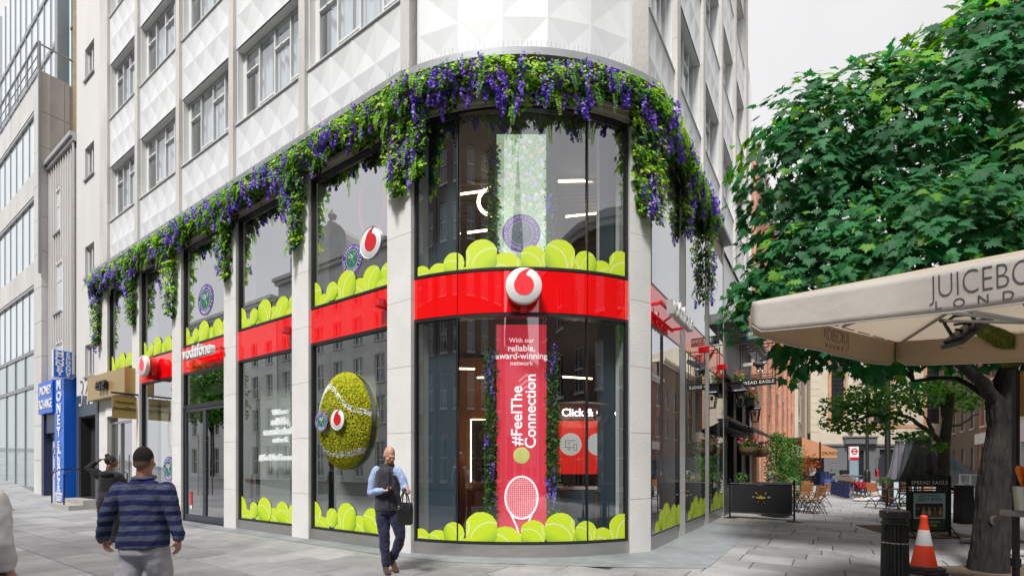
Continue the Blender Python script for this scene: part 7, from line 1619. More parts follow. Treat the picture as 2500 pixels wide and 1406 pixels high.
# ------------------------------------------------------------------ street furniture
CAST = mat('worn_black_cast_iron', (.016, .016, .018), .32, var=.5, vs=14, bump=.25, bs=30)
bo = thing('bollard', 'fluted black cast iron bollard beside the traffic cone', 'bollard', T(4.64, 5.8, 0))
rings = []
for z, r_, fl in ((0, .15, 0), (.04, .15, 0), (.05, .135, .008), (.4, .13, .008), (.82, .122, .008), (.825, .12, 0)):
    rings.append([((r_ + (fl * math.cos(i * math.pi) if fl else 0)) * math.cos(2 * math.pi * i / 40), (r_ + (fl * math.cos(i * math.pi) if fl else 0)) * math.sin(2 * math.pi * i / 40), z) for i in range(40)])
q = MB(); q.loft(rings); q.build('shaft', CAST, bo, None, True, 30)
q = MB(); q.lathe([(.12, .82), (.14, .84), (.14, .86), (.125, .875), (.125, .9), (.15, .915), (.152, .985), (.14, 1.0), (.001, 1.012)], 32); q.build('cap', CAST, bo, None, True, 40)
q = MB()
for i in range(36):
    a0, a1 = 2 * math.pi * i / 36, 2 * math.pi * (i + .8) / 36; q.bar((.143 * math.cos(a0), .143 * math.sin(a0), .62), (.143 * math.cos(a1), .143 * math.sin(a1), .62 + (.004 if i % 2 else -.004)), .012, .008 if i % 2 else .014)
o = q.build('chain', STEEL, bo); o['kind'] = 'stuff'
def ribbed(label, p, h=1.08, w_=.165):
    r_ = thing('bollard', label, 'bollard', T(*p))
    q = MB(); q.lathe([(w_ * 1.3, 0), (w_ * 1.28, .4), (w_ * 1.15, h - .06), (.02, h)], 4, M=RZ(40)); q.build('shaft', CAST, r_)
    for j in range(16): q = MB(); z = .42 + j * .036; k = w_ * 1.28 - (z - .4) / h * .03; q.lathe([(k + .006, z), (k + .006, z + .016)], 4, M=RZ(40)); q.build('rib', CAST, r_)
    return r_
ribbed('square ribbed black bollard beside the maple trunk', (12.04, 12.75, 0))
for k, (x, y, lab) in enumerate(((2340, 1190, 'first'), (2354, 1187, 'second'), (2372, 1192, 'third'))):
    p = px(x, y); r_ = thing('bollard', 'slim dark bollard by the glass barrier, %s from the van' % lab, 'bollard', T(p.x, p.y, 0), 'slim bollards by the glass barrier'); q = MB(); q.lathe([(.1, 0), (.1, .95), (.07, 1.02), (.001, 1.03)], 12); q.build('shaft', CAST, r_, None, True); q = MB(); q.lathe([(.103, .8), (.103, .84)], 12); q.build('band', STEEL, r_, None, True)
p = px(2061, 1188); r_ = thing('bollard', 'square dark bollard left of the hire bikes', 'bollard', T(p.x, p.y, 0)); q = MB(); q.box(-.25, .25, -.15, .15, 0, 1.15); q.build('shaft', CAST, r_); q = MB(); q.box(-.26, .26, -.16, .16, 1.15, 1.2); q.build('cap', CAST, r_)
cn = thing('traffic_cone', 'orange and white traffic cone with faded bands', 'traffic cone', T(5.94, 6.9, 0))
CON = mat('cone_orange', (.75, .05, .012), .5, var=.08, vs=6); CONW = mat('cone_white_sleeve', (.62, .6, .6), .55, var=.08, vs=8)
q = MB(); q.lathe([(.15, .1), (.16, .11), (.15, .125), (.098, .4), (.092, .4)], 28); q.build('lower_band', CON, cn, None, True, 50)
q = MB(); q.lathe([(.099, .4), (.063, .62), (.06, .62)], 28); q.build('white_band', CONW, cn, None, True, 50)
q = MB(); q.lathe([(.062, .62), (.04, .77), (.044, .78), (.042, .82), (.03, .83), (.001, .832)], 28); q.build('top', CON, cn, None, True, 50)
RUB = mat('black_rubber', (.035, .035, .037), .8, var=.3, vs=10, bump=.3)
q = MB(); q.lathe([(.26, 0), (.27, .03), (.24, .055), (.001, .055)], 8); q.lathe([(.25, .06), (.24, .09), (.17, .11), (.001, .11)], 8, M=RZ(15)); q.build('base', RUB, cn)
# ---- sign boards
POST = mat('poster_sky', (.5, .66, .7), .4); 
def board(label, M, text=True):
    r_ = thing('sign_board', label, 'sign', M); q = MB()
    for x in (-.48, .48): q.box(x - .017, x + .017, -.017, .017, .03, 1.32)
    q.box(-.48, .48, -.015, .015, 1.29, 1.32); q.box(-.463, .463, -.012, .012, 1.02, 1.045); q.build('frame', BLACK, r_)
    q = MB(); q.box(-.44, .44, -.02, .02, 1.09, 1.26); q.build('name_board', BLACK, r_); text_mb('SPREAD EAGLE', .115, .003, .008, space=1.1).xf(T(0, -.024, 1.172)).build('lettering', SIGNC, r_)
    q = MB()
    for c, rad in ((-.28, .06), (-.13, .07), (.13, .07), (.28, .06)): q.tube([(c + rad * (1 - .025 * i) * math.cos(i * .35), 0, 1.38 + rad * (1 - .025 * i) * math.sin(i * .35)) for i in range(26)], .006, 5)
    q.build('scrollwork', BLACK, r_); q = MB(); q.lathe([(.001, -.01), (.065, -.01), (.065, .01), (.001, .01)], 20, M=T(0.02, 0, 1.395) @ RX(90)); q.build('medallion', BLACK, r_)
    q = frame_mb(-.42, .42, .12, 1.0, .05, -.03, .03); q.build('case', BLACK, r_)
    for sx in (-.48, .48): q = MB(); q.bar((sx, -.22, .02), (sx, .22, .02), .03); q.build('foot', BLACK, r_); q = MB(); q.bar((sx, 0, .25), (sx, -.2, .03), .018); q.build('stay', BLACK, r_)
    q = MB(); q.box(-.37, .37, -.012, .012, .17, .95); pst = q.build('poster', POST, r_)
    if text:
        PT = mat('poster_teal', (.04, .12, .17), .6)
        text_mb('LIGHT NIGHTS,', .075, .002, .002, sx=.95).xf(T(0, -.0145, .89)).build('lettering', PT, pst); text_mb('LIGHT BITES', .105, .002, .004).xf(T(0, -.0145, .81)).build('lettering', PT, pst)
        q = MB(); q.box(-.31, .31, -.014, -.0125, .43, .73); q.build('picture', mat('poster_dark', (.05, .035, .03), .6, var=.4, vs=12), pst)
        hues = [((.35, .2, .14), (.05, .04, .05)), ((.4, .25, .18), (.45, .42, .38)), ((.45, .27, .2), (.6, .5, .35)), ((.3, .18, .12), (.2, .14, .1)), ((.5, .3, .2), (.55, .35, .2))]
        for i, (h_, c_) in enumerate(hues):
            x = -.25 + i * .125; q = MB(); q.prism([(x + .05 * math.cos(a), .53 + .06 * math.sin(a)) for a in np.linspace(0, 6.283, 14, endpoint=False)], -.0155, -.0145); q.build('figure', mat('print_a%d' % i, c_, .7, var=.2, vs=30), pst); q = MB(); q.prism([(x + .028 * math.cos(a), .62 + .036 * math.sin(a)) for a in np.linspace(0, 6.283, 14, endpoint=False)], -.0165, -.0157); q.build('figure_head', mat('print_b%d' % i, h_, .7), pst)
        q = MB(); q.box(-.31, .31, -.0165, -.0157, .43, .475); q.build('table_picture', mat('print_wood', (.3, .14, .06), .6), pst)
        q = MB(); q.box(-.37, .37, -.0135, -.0125, .17, .4); q.build('lower_picture', mat('poster_green', (.05, .1, .05), .6, var=.5, vs=9), pst); text_mb('PLATES FOR £16.50', .05, .002, .003).xf(T(.03, -.016, .33)).build('lettering', WHITEP, pst)
        q = MB(); q.box(-.15, .17, -.0165, -.0145, .235, .28); q.build('button', mat('poster_yellow', (.6, .45, .05), .6), pst); text_mb('BOOK HERE', .03, .002).xf(T(.01, -.0175, .257)).build('lettering', BLACKM, pst)
    return r_
board('black framed pub sign board with a food poster in front of the small tree', T(8.97, 10.3, 0) @ RZ(3))
p = px(2205, 1237); board('second pub sign board half hidden behind the closed parasols', T(p.x, p.y, 0), False)
pit = MB(); pit.slab([(8.2, 10.2), (9.9, 10.0), (10.6, 12.2), (8.9, 12.4)], .0, .012); tag(pit.build('soil', mat('mulch_soil', (.12, .085, .055), .95, var=.5, vs=20, bump=.8, bs=50)), kind='structure')
pit = MB(); pit.slab([(6.0, 6.2), (8.1, 6.0), (8.3, 7.5), (6.4, 7.3)], .0, .013); tag(pit.build('soil', mat('mulch_soil_b', (.11, .08, .055), .95, var=.5, vs=18, bump=.8, bs=45)), kind='structure')
# ---- windbreak
wa, wb_ = px(1782, 1264), px(1939, 1273); wv = (wb_ - wa); wl = wv.length; WMx = frame((wa.x, wa.y), (wv.x, wv.y))
wk = thing('windbreak', 'black canvas windbreak with a golden crown emblem between two posts', 'screen', WMx)
for x in (0, wl):
    q = MB(); q.tube([(x, 0, 0), (x, 0, 1.1)], .025, 10); q.ell((x, 0, 1.12), .03, .03, .03); q.build('post', BLACK, wk, None, True); q = MB(); q.lathe([(.19, 0), (.19, .02), (.03, .04), (.001, .04)], 24, (x, 0, 0)); q.build('foot', BLACK, wk, None, True, 50)
q = MB(); q.grid(lambda u, v: (.05 + (wl - .1) * u, .012 * math.sin(u * 5) * (1 - v), .18 + .83 * v - .02 * math.sin(math.pi * u)), 20, 4); q.build('canvas', mat('black_canvas', (.014, .014, .017), .85, bump=.3, bs=200), wk, None, True)
for z in (.18, 1.02): q = MB(); q.tube([(0, 0, z), (wl, 0, z)], .018, 8); q.build('rail', BLACK, wk, None, True)
GOLDE = mat('gold_emblem', (.5, .33, .06), .5); ec = wl * .5; q = MB(); q.prism([(ec - .13, .66), (ec - .1, .6), (ec + .1, .6), (ec + .13, .66), (ec + .06, .645), (ec, .7), (ec - .06, .645)], -.03, -.025); q.build('crown_emblem', GOLDE, wk)
for sg in (-1, 1): q = MB(); q.bar((ec - sg * .1, -.024, .48), (ec + sg * .11, -.024, .76), .014, .004); q.prism([(ec + sg * .11, .79), (ec + sg * .15, .76), (ec + sg * .1, .73)], -.027, -.022); q.build('arrow_emblem', GOLDE, wk)
for s, x in (('17', -.2), ('99', .2)): text_mb(s, .07, .003).xf(T(ec + x, -.028, .64)).build('lettering', SIGNC, wk)
# ---- barrel table and pots
p = px(1903, 1262); bt = thing('barrel_table', 'black barrel table behind the windbreak', 'table', T(p.x, p.y + .2, 0)); q = MB(); q.lathe([(.34, 0), (.4, .25), (.42, .5), (.4, .75), (.34, .98)], 20); q.build('barrel', PUBB, bt, None, True, 60); q = MB(); q.lathe([(.001, .98), (.52, .98), (.52, 1.03), (.001, 1.03)], 24); q.build('top', mat('dark_table_top', (.03, .028, .027), .4), bt, None, True, 50)
for z in (.15, .8): q = MB(); q.lathe([(.395, z), (.41, z + .05)], 20); q.build('hoop', BLACK, bt, None, True)
TERR = mat('stone_pot', (.35, .31, .28), .8)
def pot(label, M, s=1.0, fl=(.6, .55, .5), seed=1, name='potted_plant', gr=None):
    r_ = thing(name, label, 'plant', M, gr); q = MB(); q.lathe([(.055 * s, 0), (.075 * s, .13 * s), (.08 * s, .14 * s), (.07 * s, .14 * s)], 14); q.build('pot', TERR, r_, None, True, 50); rr = np.random.default_rng(seed); n = 90; v = rr.normal(0, 1, (n, 3)); v /= np.linalg.norm(v, axis=1, keepdims=True); P = np.array([0, 0, .22 * s]) + v * np.array([.11, .11, .09]) * s
    C = np.array([(.07, .2, .03, 1), (.1, .27, .05, 1)])[rr.integers(0, 2, n)]; C[:30] = fl + (1,); inst('foliage', scatter('foliage', LEAF2[0], LEAF2[1], P, rot_from(v + [[0, 0, .4]], rr.normal(0, 1, (n, 3))), rr.uniform(.05, .08, n) * s, LEAFM, C), r_)['kind'] = 'stuff'; return r_
pot('white flowered pot on the barrel table', T(p.x - .2, p.y + .1, 1.03), 1.1, seed=2); pot('pink flowered pot on the barrel table', T(p.x - .05, p.y + .2, 1.03), 1.1, (.5, .15, .25), 3); pot('leafy pot low beside the barrel table', T(p.x - .8, p.y + .7, .85), 1.5, (.1, .2, .06), 4)
# ---- column hedges
for k, (x, lab, hh, w_) in enumerate(((1897, 'clipped evergreen column nearest the pub', 2.62, .34), (1926, 'clipped evergreen column further from the pub', 2.5, .42))):
    p = px(x, 1240, 17.2 + k * .5); leafmass('column_hedge', lab, 'shrub', [(T(p.x, p.y, 0), -w_, w_, -.3, .3, .35, hh - .2, 1), (T(p.x, p.y, 0), -w_ * .6, w_ * .6, -.2, .2, hh - .2, hh + .08, .1)], 2600, (p.x, p.y, 0), [(.05, .18, .02), (.09, .27, .03), (.02, .09, .02)], (.06, .1), 0, 60 + k)
    r_ = thing('square_planter', 'grey planter under the %s' % lab, 'planter', T(p.x, p.y, 0)); q = MB(); q.box(-.4, .4, -.3, .3, 0, .4); q.box(-.42, .42, -.32, .32, .36, .42); q.build('box', GRAN2, r_)
# ---- slatted bistro chairs and tables
TEAK = mat('oiled_teak', (.34, .15, .055), .5, var=.25, vs=8, stretch=(1, 1, 6), rnd=.1)
def make_chair(M, label):
    r_ = thing('bistro_chair', label, 'chair', M, 'slatted bistro chairs')
    for j in range(5): q = MB(); q.box(-.2, .2, -.2 + j * .085, -.2 + j * .085 + .07, .44, .46); q.build('seat_slat', TEAK, r_)
    for j in range(4): q = MB(); q.box(-.2, .2, .2 + j * .012, .222 + j * .012, .58 + j * .085, .65 + j * .085); q.build('back_slat', TEAK, r_)
    for sx in (-.21, .21):
        q = MB(); q.tube([(sx, -.22, 0), (sx, -.1, .3), (sx, .1, .44), (sx, .19, .6), (sx, .26, .94)], .012, 6); q.build('leg', BLACK, r_, None, True)
        q = MB(); q.tube([(sx * .95, .28, 0), (sx * .95, .12, .28), (sx * .95, -.05, .4), (sx * .95, -.2, .44)], .012, 6); q.build('leg', BLACK, r_, None, True)
        q = MB(); q.tube([(sx, -.2, .12), (sx, 0, .2), (sx, .22, .12)], .008, 6); q.build('stretcher', BLACK, r_, None, True)
    q = MB(); q.tube([(-.2, -.15, .14), (0, -.15, .2), (.2, -.15, .14)], .008, 6); q.build('cross_bar', BLACK, r_, None, True); return r_
def make_table(M, label):
    r_ = thing('bistro_table', label, 'table', M)
    for j in range(6): q = MB(); q.box(-.33, .33, -.33 + j * .112, -.33 + j * .112 + .1, .72, .745); q.build('top_slat', TEAK, r_)
    for sx in (-1, 1): q = MB(); q.tube([(sx * .28, -.28, 0), (sx * .1, 0, .4), (sx * .28, .28, .72)], .014, 6); q.build('leg', BLACK, r_, None, True); q = MB(); q.tube([(sx * .28, .28, 0), (sx * .1, 0, .4), (sx * .28, -.28, .72)], .014, 6); q.build('leg', BLACK, r_, None, True)
    return r_
c1 = px(1988, 1254); ch0 = make_chair(T(c1.x, c1.y, 0) @ RZ(200), 'slatted bistro chair nearest the camera beyond the windbreak post')
c2 = px(1952, 1250); copy_tree(ch0, T(c2.x, c2.y, 0) @ RZ(195), 'slatted bistro chair just beyond the windbreak post, left of another')
tb_ = Vector((c1.x - .1, c1.y + .75)); make_table(T(tb_.x, tb_.y, 0) @ RZ(20), 'slatted teak bistro table by the pub chairs'); pot('green plant on the teak bistro table by the pub', T(tb_.x - .15, tb_.y, .745), 1.3, (.55, .5, .45), 7)
copy_tree(ch0, T(tb_.x + .1, tb_.y + .7, 0) @ RZ(15), 'slatted bistro chair on the far side of the pub table'); copy_tree(ch0, T(tb_.x - .6, tb_.y + .6, 0) @ RZ(60), 'slatted bistro chair tucked against the pub side of the table'); copy_tree(ch0, T(tb_.x + .35, tb_.y - .25, 0) @ RZ(250), 'slatted bistro chair at the street side of the pub table')
for x_, y_, a_, lab_ in ((1962, 1236, 185, 'slatted bistro chair in the second row behind the windbreak post'), (2004, 1237, 205, 'slatted bistro chair at the street end of the second row'), (1978, 1228, 10, 'slatted bistro chair furthest from the camera by the pub')):
    p_ = px(x_, y_); copy_tree(ch0, T(p_.x, p_.y, 0) @ RZ(a_), lab_)
t2 = px(2192, 1245); make_table(T(t2.x, t2.y, 0) @ RZ(10), 'slatted teak table behind the food poster board'); pot('pale flowered pot on the teak table behind the board', T(t2.x + .2, t2.y, .745), 1.4, (.6, .6, .45), 8); pot('round green potted plant on the teak table behind the board', T(t2.x - .25, t2.y + .1, .745), 1.4, (.2, .35, .1), 9)
copy_tree(ch0, T(t2.x + .25, t2.y - .6, 0) @ RZ(175), 'slatted bistro chair in front of the table behind the board'); copy_tree(ch0, T(t2.x - .35, t2.y - .5, 0) @ RZ(190), 'slatted bistro chair left of the one behind the board'); copy_tree(ch0, T(t2.x - .2, t2.y + .7, 0) @ RZ(5), 'slatted bistro chair beyond the table behind the board')
t3 = thing('planter_screen', 'wooden planter screen behind the bistro table', 'screen', T(px(2196, 1135, 18.4).x, 18.4, 0)); 
for j in range(7): q = MB(); q.box(-.45, .45, -.02, .02, .1 + j * .14, .1 + j * .16 + .14); q.build('board', TEAK, t3)
for x in (-.48, .48): q = MB(); q.box(x - .03, x + .03, -.03, .03, 0, 1.15); q.build('post', BLACK, t3)
# ---- closed parasols
def closed(label, M, col, h0, h1, r_, seed):
    root = thing('closed_parasol', label, 'parasol', M, 'folded parasols behind the sign board'); n = 48; rings = []; rr = random.Random(seed); ph = rr.random() * 6
    for f, k in ((0, 1.0), (.03, 1.04), (.25, .82), (.5, .62), (.75, .45), (.86, .36), (.87, .42), (.9, .4), (.97, .16), (1.0, .02)):
        rings.append([(r_ * k * (1 + .22 * math.sin(8 * 2 * math.pi * i / n + ph)) * math.cos(2 * math.pi * i / n), r_ * k * (1 + .22 * math.sin(8 * 2 * math.pi * i / n + ph)) * math.sin(2 * math.pi * i / n), h0 + (h1 - h0) * f + .03 * math.sin(5 * 2 * math.pi * i / n) * (1 - f)) for i in range(n)])
    q = MB(); q.loft(rings); q.build('cloth', cloth('parasol_cloth%d' % seed, col, .12), root, None, True, 70); q = MB(); q.tube([(0, 0, 0), (0, 0, h1)], .025, 8); q.build('pole', TEAK, root, None, True); q = MB(); q.lathe([(.03, h1), (.035, h1 + .05), (.001, h1 + .1)], 8); q.build('finial', STEEL, root); q = MB(); q.lathe([(.25, 0), (.25, .06), (.04, .1)], 16); q.build('foot', BLACK, root)
for x, y, Y, c_, r_, h0, h1, lab in ((2196, 0, 16.0, (.16, .15, .18), .26, 1.1, 2.5, 'lighter grey folded parasol'), (2222, 0, 15.5, (.04, .045, .055), .27, 1.1, 2.48, 'dark slate folded parasol in the middle'), (2252, 0, 13.5, (.045, .043, .043), .42, 1.08, 2.42, 'wide charcoal folded parasol nearest the sign board')):
    q_ = px(x, 1135, Y); closed(lab, T(q_.x, Y, 0), c_, h0, h1, r_, x)
# ---- hire bikes and dock
def bike(M, label):
    r_ = thing('hire_bike', label, 'bicycle', M, 'docked red hire bikes')
    NAVYB = bpy.data.materials.get('bike_navy') or mat('bike_navy', (.015, .025, .07), .35); REDB = bpy.data.materials.get('bike_red') or mat('bike_red', (.62, .012, .02), .35)
    for x in (-.55, .5):
        q = MB(); q.tube([(x + .32 * math.cos(a), 0, .34 + .32 * math.sin(a)) for a in np.linspace(0, 6.283, 22, endpoint=False)], .024, 6, closed=True); w_ = q.build('wheel', RUB, r_, None, True)
        q = MB()
        for i in range(9): a = i * .698; q.bar((x, 0, .34), (x + .3 * math.cos(a), 0, .34 + .3 * math.sin(a)), .004)
        q.cyl((x, -.05, .34), (x, .05, .34), .03); q.build('spokes', STEEL, w_)
    q = MB(); q.tube([(-.48, 0, .75), (-.3, 0, .42), (0, 0, .3), (.2, 0, .34)], .045, 8); q.tube([(-.05, 0, .3), (.12, 0, .85)], .025, 8); q.tube([(.0, 0, .3), (.5, 0, .34)], .018, 6); q.tube([(.1, 0, .6), (.5, 0, .34)], .018, 6); q.build('frame', NAVYB, r_, None, True)
    q = MB(); q.bar((-.42, -.05, .72), (-.12, -.05, .36), .09, .008); q.build('red_panel', REDB, r_)
    q = MB(); q.prism([(.14, .5)] + [(.5 + .4 * math.cos(a), .36 + .38 * math.sin(a)) for a in np.linspace(2.2, .1, 10)] + [(.5, .4)], -.06, .06); q.build('rear_guard', REDB, r_)
    q = MB(); q.tube([(-.55, -.05, .34), (-.5, -.05, .7), (-.45, 0, 1.0)], .018, 6); q.tube([(-.55, .05, .34), (-.5, .05, .7), (-.45, 0, 1.0)], .018, 6); q.build('fork', STEEL, r_, None, True)
    q = MB(); q.tube([(-.3, -.28, 1.08), (-.42, -.2, 1.06), (-.46, 0, 1.02), (-.42, .2, 1.06), (-.3, .28, 1.08)], .015, 6); q.build('handlebar', STEEL, r_, None, True)
    q = MB(); q.box(-.7, -.5, -.14, .14, .82, .86); q.box(-.7, -.68, -.14, .14, .86, 1.0); q.build('front_rack', STEEL, r_); q = MB(); q.tube([(.12, 0, .85), (.13, 0, .98)], .014, 6); q.build('seat_post', STEEL, r_)
    q = MB(); q.ell((.17, 0, 1.0), .14, .075, .035, 12, 6); q.build('saddle', BLACKM, r_, None, True); return r_
b0 = px(2103, 1217); ax_ = RZ(14); bk0 = bike(T(b0.x, b0.y, 0) @ ax_, 'red and navy hire bike nearest the camera'); dirb = Vector((.4, .916, 0))
for i, lab in enumerate(('second', 'third', 'fourth', 'fifth')): q_ = b0 + dirb * (.75 * (i + 1)); copy_tree(bk0, T(q_.x, q_.y, 0) @ ax_, 'red and navy hire bike, %s from the camera in the dock' % lab)
for i in range(5):
    q_ = b0 + dirb * (.75 * i) + Vector((-.86, -.26, 0)); r_ = thing('dock_post', 'navy docking post of the %s hire bike' % ('nearest', 'second', 'third', 'fourth', 'fifth')[i], 'dock', T(q_.x, q_.y, 0), 'bike docking posts'); q = MB(); q.box(-.07, .07, -.08, .08, .06, .72); q.build('post', NAVYS, r_); q = MB(); q.box(-.12, .12, -.2, .2, 0, .06); q.build('base', STEEL, r_)
# ---- rubbish bags
BAGM = mat('clear_rubbish_bag', (.5, .52, .55), .35, var=.3, vs=12, bump=1, bs=12); BAGB = mat('blue_rubbish_bag', (.1, .4, .6), .35, var=.3, vs=12, bump=1, bs=14); CARD = mat('flattened_card', (.5, .44, .38), .8, var=.2, vs=5)
def bag(label, p, sx, sy, sz, m, seed):
    r_ = thing('rubbish_bag', label, 'bag', T(p.x, p.y, 0)); rr = random.Random(seed); from mathutils import noise as nz; q = MB(); q.ell((0, 0, sz * .8), sx, sy, sz, 18, 12)
    def f(v): k = 1 + .28 * nz.noise(Vector(v) * 5 + Vector((seed, 0, 0))); return (v[0] * k, v[1] * k, max(.005, v[2] * k))
    q.xf(f); q.build('sack', m, r_, None, True, 70); q = MB(); q.tube([(0, 0, sz * 1.5), (.03, 0, sz * 1.75), (.08, .02, sz * 1.95)], [.05, .03, .06], 8); q.build('knot', m, r_, None, True)
for i, (x, y, sx, sy, sz, m, lab) in enumerate(((2146, 1218, .36, .26, .2, BAGM, 'tall clear rubbish bag by the hire bike wheels'), (2132, 1223, .38, .26, .11, BAGM, 'flat clear rubbish bag at the front of the heap'), (2162, 1221, .3, .24, .14, BAGM, 'clear rubbish bag at the street side of the heap'), (2100, 1223, .32, .2, .07, CARD, 'low pale sack left of the clear bags'), (2388, 1189, .38, .28, .2, BAGB, 'blue rubbish bag by the glass barrier'))): bag(lab, px(x, y), sx, sy, sz, m, i + 3)
# ---- poles, totem, awning stall, van, barrier
for x, Y, r_, lab, hh in ((2167, 20, .11, 'thick black lamp post in front of the gallery lettering', 9), (2117, 38, .12, 'slim black lamp post beyond the hire bikes', 8.5)):
    q_ = px(x, 1135, Y); po_ = thing('lamp_post', lab, 'lamp post', T(q_.x, Y, 0)); q = MB(); q.lathe([(r_ * 1.9, 0), (r_ * 1.8, 1.0), (r_ * 1.2, 1.15), (r_, 1.2), (r_ * .7, hh)], 12); q.build('column', BLACK, po_, None, True, 50); q = MB(); q.bar((0, 0, hh), (-.9, 0, hh + .2), .08); q.box(-1.3, -.8, -.12, .12, hh + .12, hh + .22); q.build('lantern', BLACK, po_)
q_ = px(2084, 1180, 36); tt = thing('map_totem', 'white street totem with a red ring sign', 'sign', T(q_.x, 36, 0)); q = MB(); q.box(-.33, .33, -.06, .06, 0, 1.95); q.build('panel', mat('totem_grey', (.25, .33, .38), .3), tt); q = MB(); q.box(-.33, .33, -.08, .08, 1.95, 2.95); q.build('head', WHITEP, tt); q = MB(); q.box(-.33, .33, -.085, -.08, 1.95, 2.15); q.build('red_strip', REDP, tt)
q = MB(); q.tube([(.2 * math.cos(a), -.085, 2.6 + .2 * math.sin(a)) for a in np.linspace(0, 6.283, 20, endpoint=False)], .035, 6, closed=True); q.box(-.26, .26, -.1, -.085, 2.56, 2.64); q.build('ring', REDP, tt)
ORC = cloth('peach_awning', (.52, .25, .12), .06); ck = thing('cafe_kiosk', 'small cafe kiosk under a peach awning', 'kiosk', T(23, 36.5, 0))
q = MB(); q.grid(lambda u, v: (-1.2 + 2.6 * u, -.5 + 0 * v, 0) if False else (-1.25 + 2.65 * u, -.6 - .0 * u + v * .9 * 0, 3.65 - .95 * u - (1.55 - .95 * u) * v), 8, 2); q.build('awning_side', ORC, ck); q = MB(); q.grid(lambda u, v: (-1.25 + 2.65 * u, -.6 + 3 * v, 3.66 - .95 * u), 6, 4); q.build('awning_roof', ORC, ck); q = MB(); q.grid(lambda u, v: (1.4, -.6 + 3 * u, 2.7 - .6 * v), 4, 2); q.build('valance', ORC, ck)
text_mb('CRUNCH', .3, .01, -.01).xf(T(.85, -.63, 2.45)).build('lettering', mat('brown_print', (.1, .05, .03), .8), ck); q = MB(); q.box(-1.2, 1.2, .6, 2.2, 0, 2.2); q.build('body', mat('kiosk_dark', (.08, .06, .05), .6, var=.5, vs=4), ck); q = MB(); q.box(.3, 1.3, -.3, .4, 0, 1.05); q.build('counter', NAVYS, ck); q = MB(); q.box(.05, .13, -.68, -.6, 0, 3.3); q.build('post', BLACK, ck)
q = MB(); q.lathe([(.001, 0), (.4, 0), (.4, .04), (.001, .04)], 24, M=T(-.55, -.5, 1.15) @ RX(90)); q.build('round_sign', mat('round_sign', (.45, .5, .5), .4), ck)
fb = thing('flower_bush', 'russet flower display beside the cafe kiosk', 'plant', T(21.9, 35.4, 0)); rr = np.random.default_rng(4); n = 500; P = rr.normal(0, 1, (n, 3)) * [.32, .25, .4] + [0, 0, 1.55]; C = np.array([(.35, .05, .02, 1), (.45, .12, .03, 1), (.08, .12, .03, 1)])[rr.integers(0, 3, n)]; inst('foliage', scatter('foliage', LEAF2[0], LEAF2[1], P, rot_from(rr.normal(0, 1, (n, 3)), rr.normal(0, 1, (n, 3))), rr.uniform(.12, .2, n), LEAFM, C), fb)['kind'] = 'stuff'; q = MB(); q.lathe([(.2, 0), (.3, .6), (.28, .6)], 12); q.tube([(0, 0, .4), (0, 0, 1.3)], .04, 6); q.build('pot', BLACKM, fb)
vx = px(2312, 1180, 27); vn = thing('van', 'dark grey delivery van parked beyond the small tree', 'van', T(vx.x, 28.5, -.05) @ RZ(-33))
VP = mat('van_paint', (.03, .034, .04), .25, coat=.6); q = MB(); q.prism([(-2.2, .35), (2.5, .35), (2.6, .9), (2.4, 1.15), (1.9, 1.3), (1.25, 2.0), (.9, 2.15), (-2.1, 2.2), (-2.25, 1.9)], -.95, .95); q.build('body', VP, vn)
q = MB(); q.quad((-2.262, -.75, 1.25), (-2.262, .75, 1.25), (-2.235, .7, 1.95), (-2.235, -.7, 1.95)); q.build('rear_window', DARKGL, vn); q = MB(); q.quad((1.27, -.85, 1.99), (1.27, .85, 1.99), (1.93, .88, 1.31), (1.93, -.88, 1.31)); q.build('windscreen', DARKGL, vn)
for y in (-.955, .955): q = MB(); q.quad((.5, y, 1.3), (1.5, y, 1.3), (1.1, y, 1.95), (.5, y, 1.95)); q.build('side_window', DARKGL, vn)
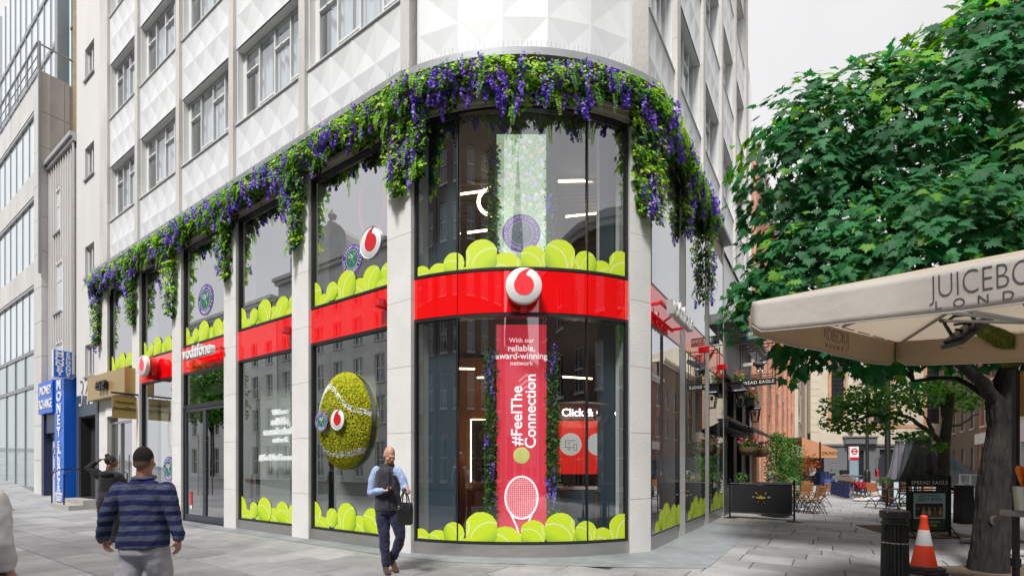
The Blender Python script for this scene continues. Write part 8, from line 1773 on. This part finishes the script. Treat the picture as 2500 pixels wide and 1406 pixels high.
for x in (-1.5, 1.6):
    for y in (-.86, .86): q = MB(); q.cyl((x, y - .11, .36), (x, y + .11, .36), .34, n=20); w_ = q.build('wheel', RUB, vn, None, True); q = MB(); q.cyl((x, y - .12, .36), (x, y + .12, .36), .18, n=14); q.build('rim', STEEL, w_)
for y in (-.85, .85): q = MB(); q.box(-2.29, -2.22, y - .08, y + .08, .9, 1.4); q.build('tail_light', REDP, vn)
q = MB(); q.box(-2.3, -2.2, -.25, .25, .55, .7); q.build('number_plate', mat('yellow_plate', (.6, .45, .05), .5), vn)
g0, g1 = px(2344, 1185, 24), px(2425, 1185, 22); gbv = (g1 - g0); gl_ = thing('glass_barrier', 'clear glass cafe barrier on the far pavement', 'barrier', frame((g0.x, 24), (g1.x - g0.x, -2)))
for i in range(3): q = MB(); L_ = gbv.length / 3; q.quad((i * L_ + .05, 0, .15), ((i + 1) * L_ - .05, 0, .15), ((i + 1) * L_ - .05, 0, 1.05), (i * L_ + .05, 0, 1.05)); q.build('pane', mat_glass('barrier_glass%d' % i, 1.9, (.8, .9, .88)), gl_); q = MB(); q.box(i * L_ - .03, i * L_ + .03, -.03, .03, 0, 1.1); q.build('post', STEEL, gl_)
q = MB(); q.box(0, gbv.length, -.02, .02, 1.06, 1.1); q.build('rail', STEEL, gl_)
for x, y, lab in ((2390, 1327, 'short grey granite kerb block left of the maple trunk'), (2478, 1357, 'short grey granite kerb block right of the maple trunk')):
    q_ = px(x, y); r_ = thing('granite_block', lab, 'stone', T(q_.x, q_.y, 0) @ RZ(-20)); q = MB(); q.tube([(-.3, 0, .05), (-.27, 0, .05), (.27, 0, .05), (.3, 0, .05)], [.03, .06, .06, .03], 10); q.build('stone', KERB, r_, None, True, 60)
lf = MB(); rr2 = random.Random(9)
for i in range(60):
    q_ = (rr2.uniform(5.6, 10), rr2.uniform(6.2, 11.5)); s = rr2.uniform(.02, .05); a = rr2.random() * 6.28; lf.add([(q_[0] + s * math.cos(a + k * 1.57), q_[1] + s * math.sin(a + k * 1.57) * .6, .016 + .008 * (k % 2)) for k in range(4)], [(0, 1, 2, 3)])
tag(lf.build('leaf_litter', mat('dry_leaf', (.2, .14, .06), .9, var=.4, vs=9)), 'small dry leaves scattered around the maple trunk', 'litter', kind='stuff')
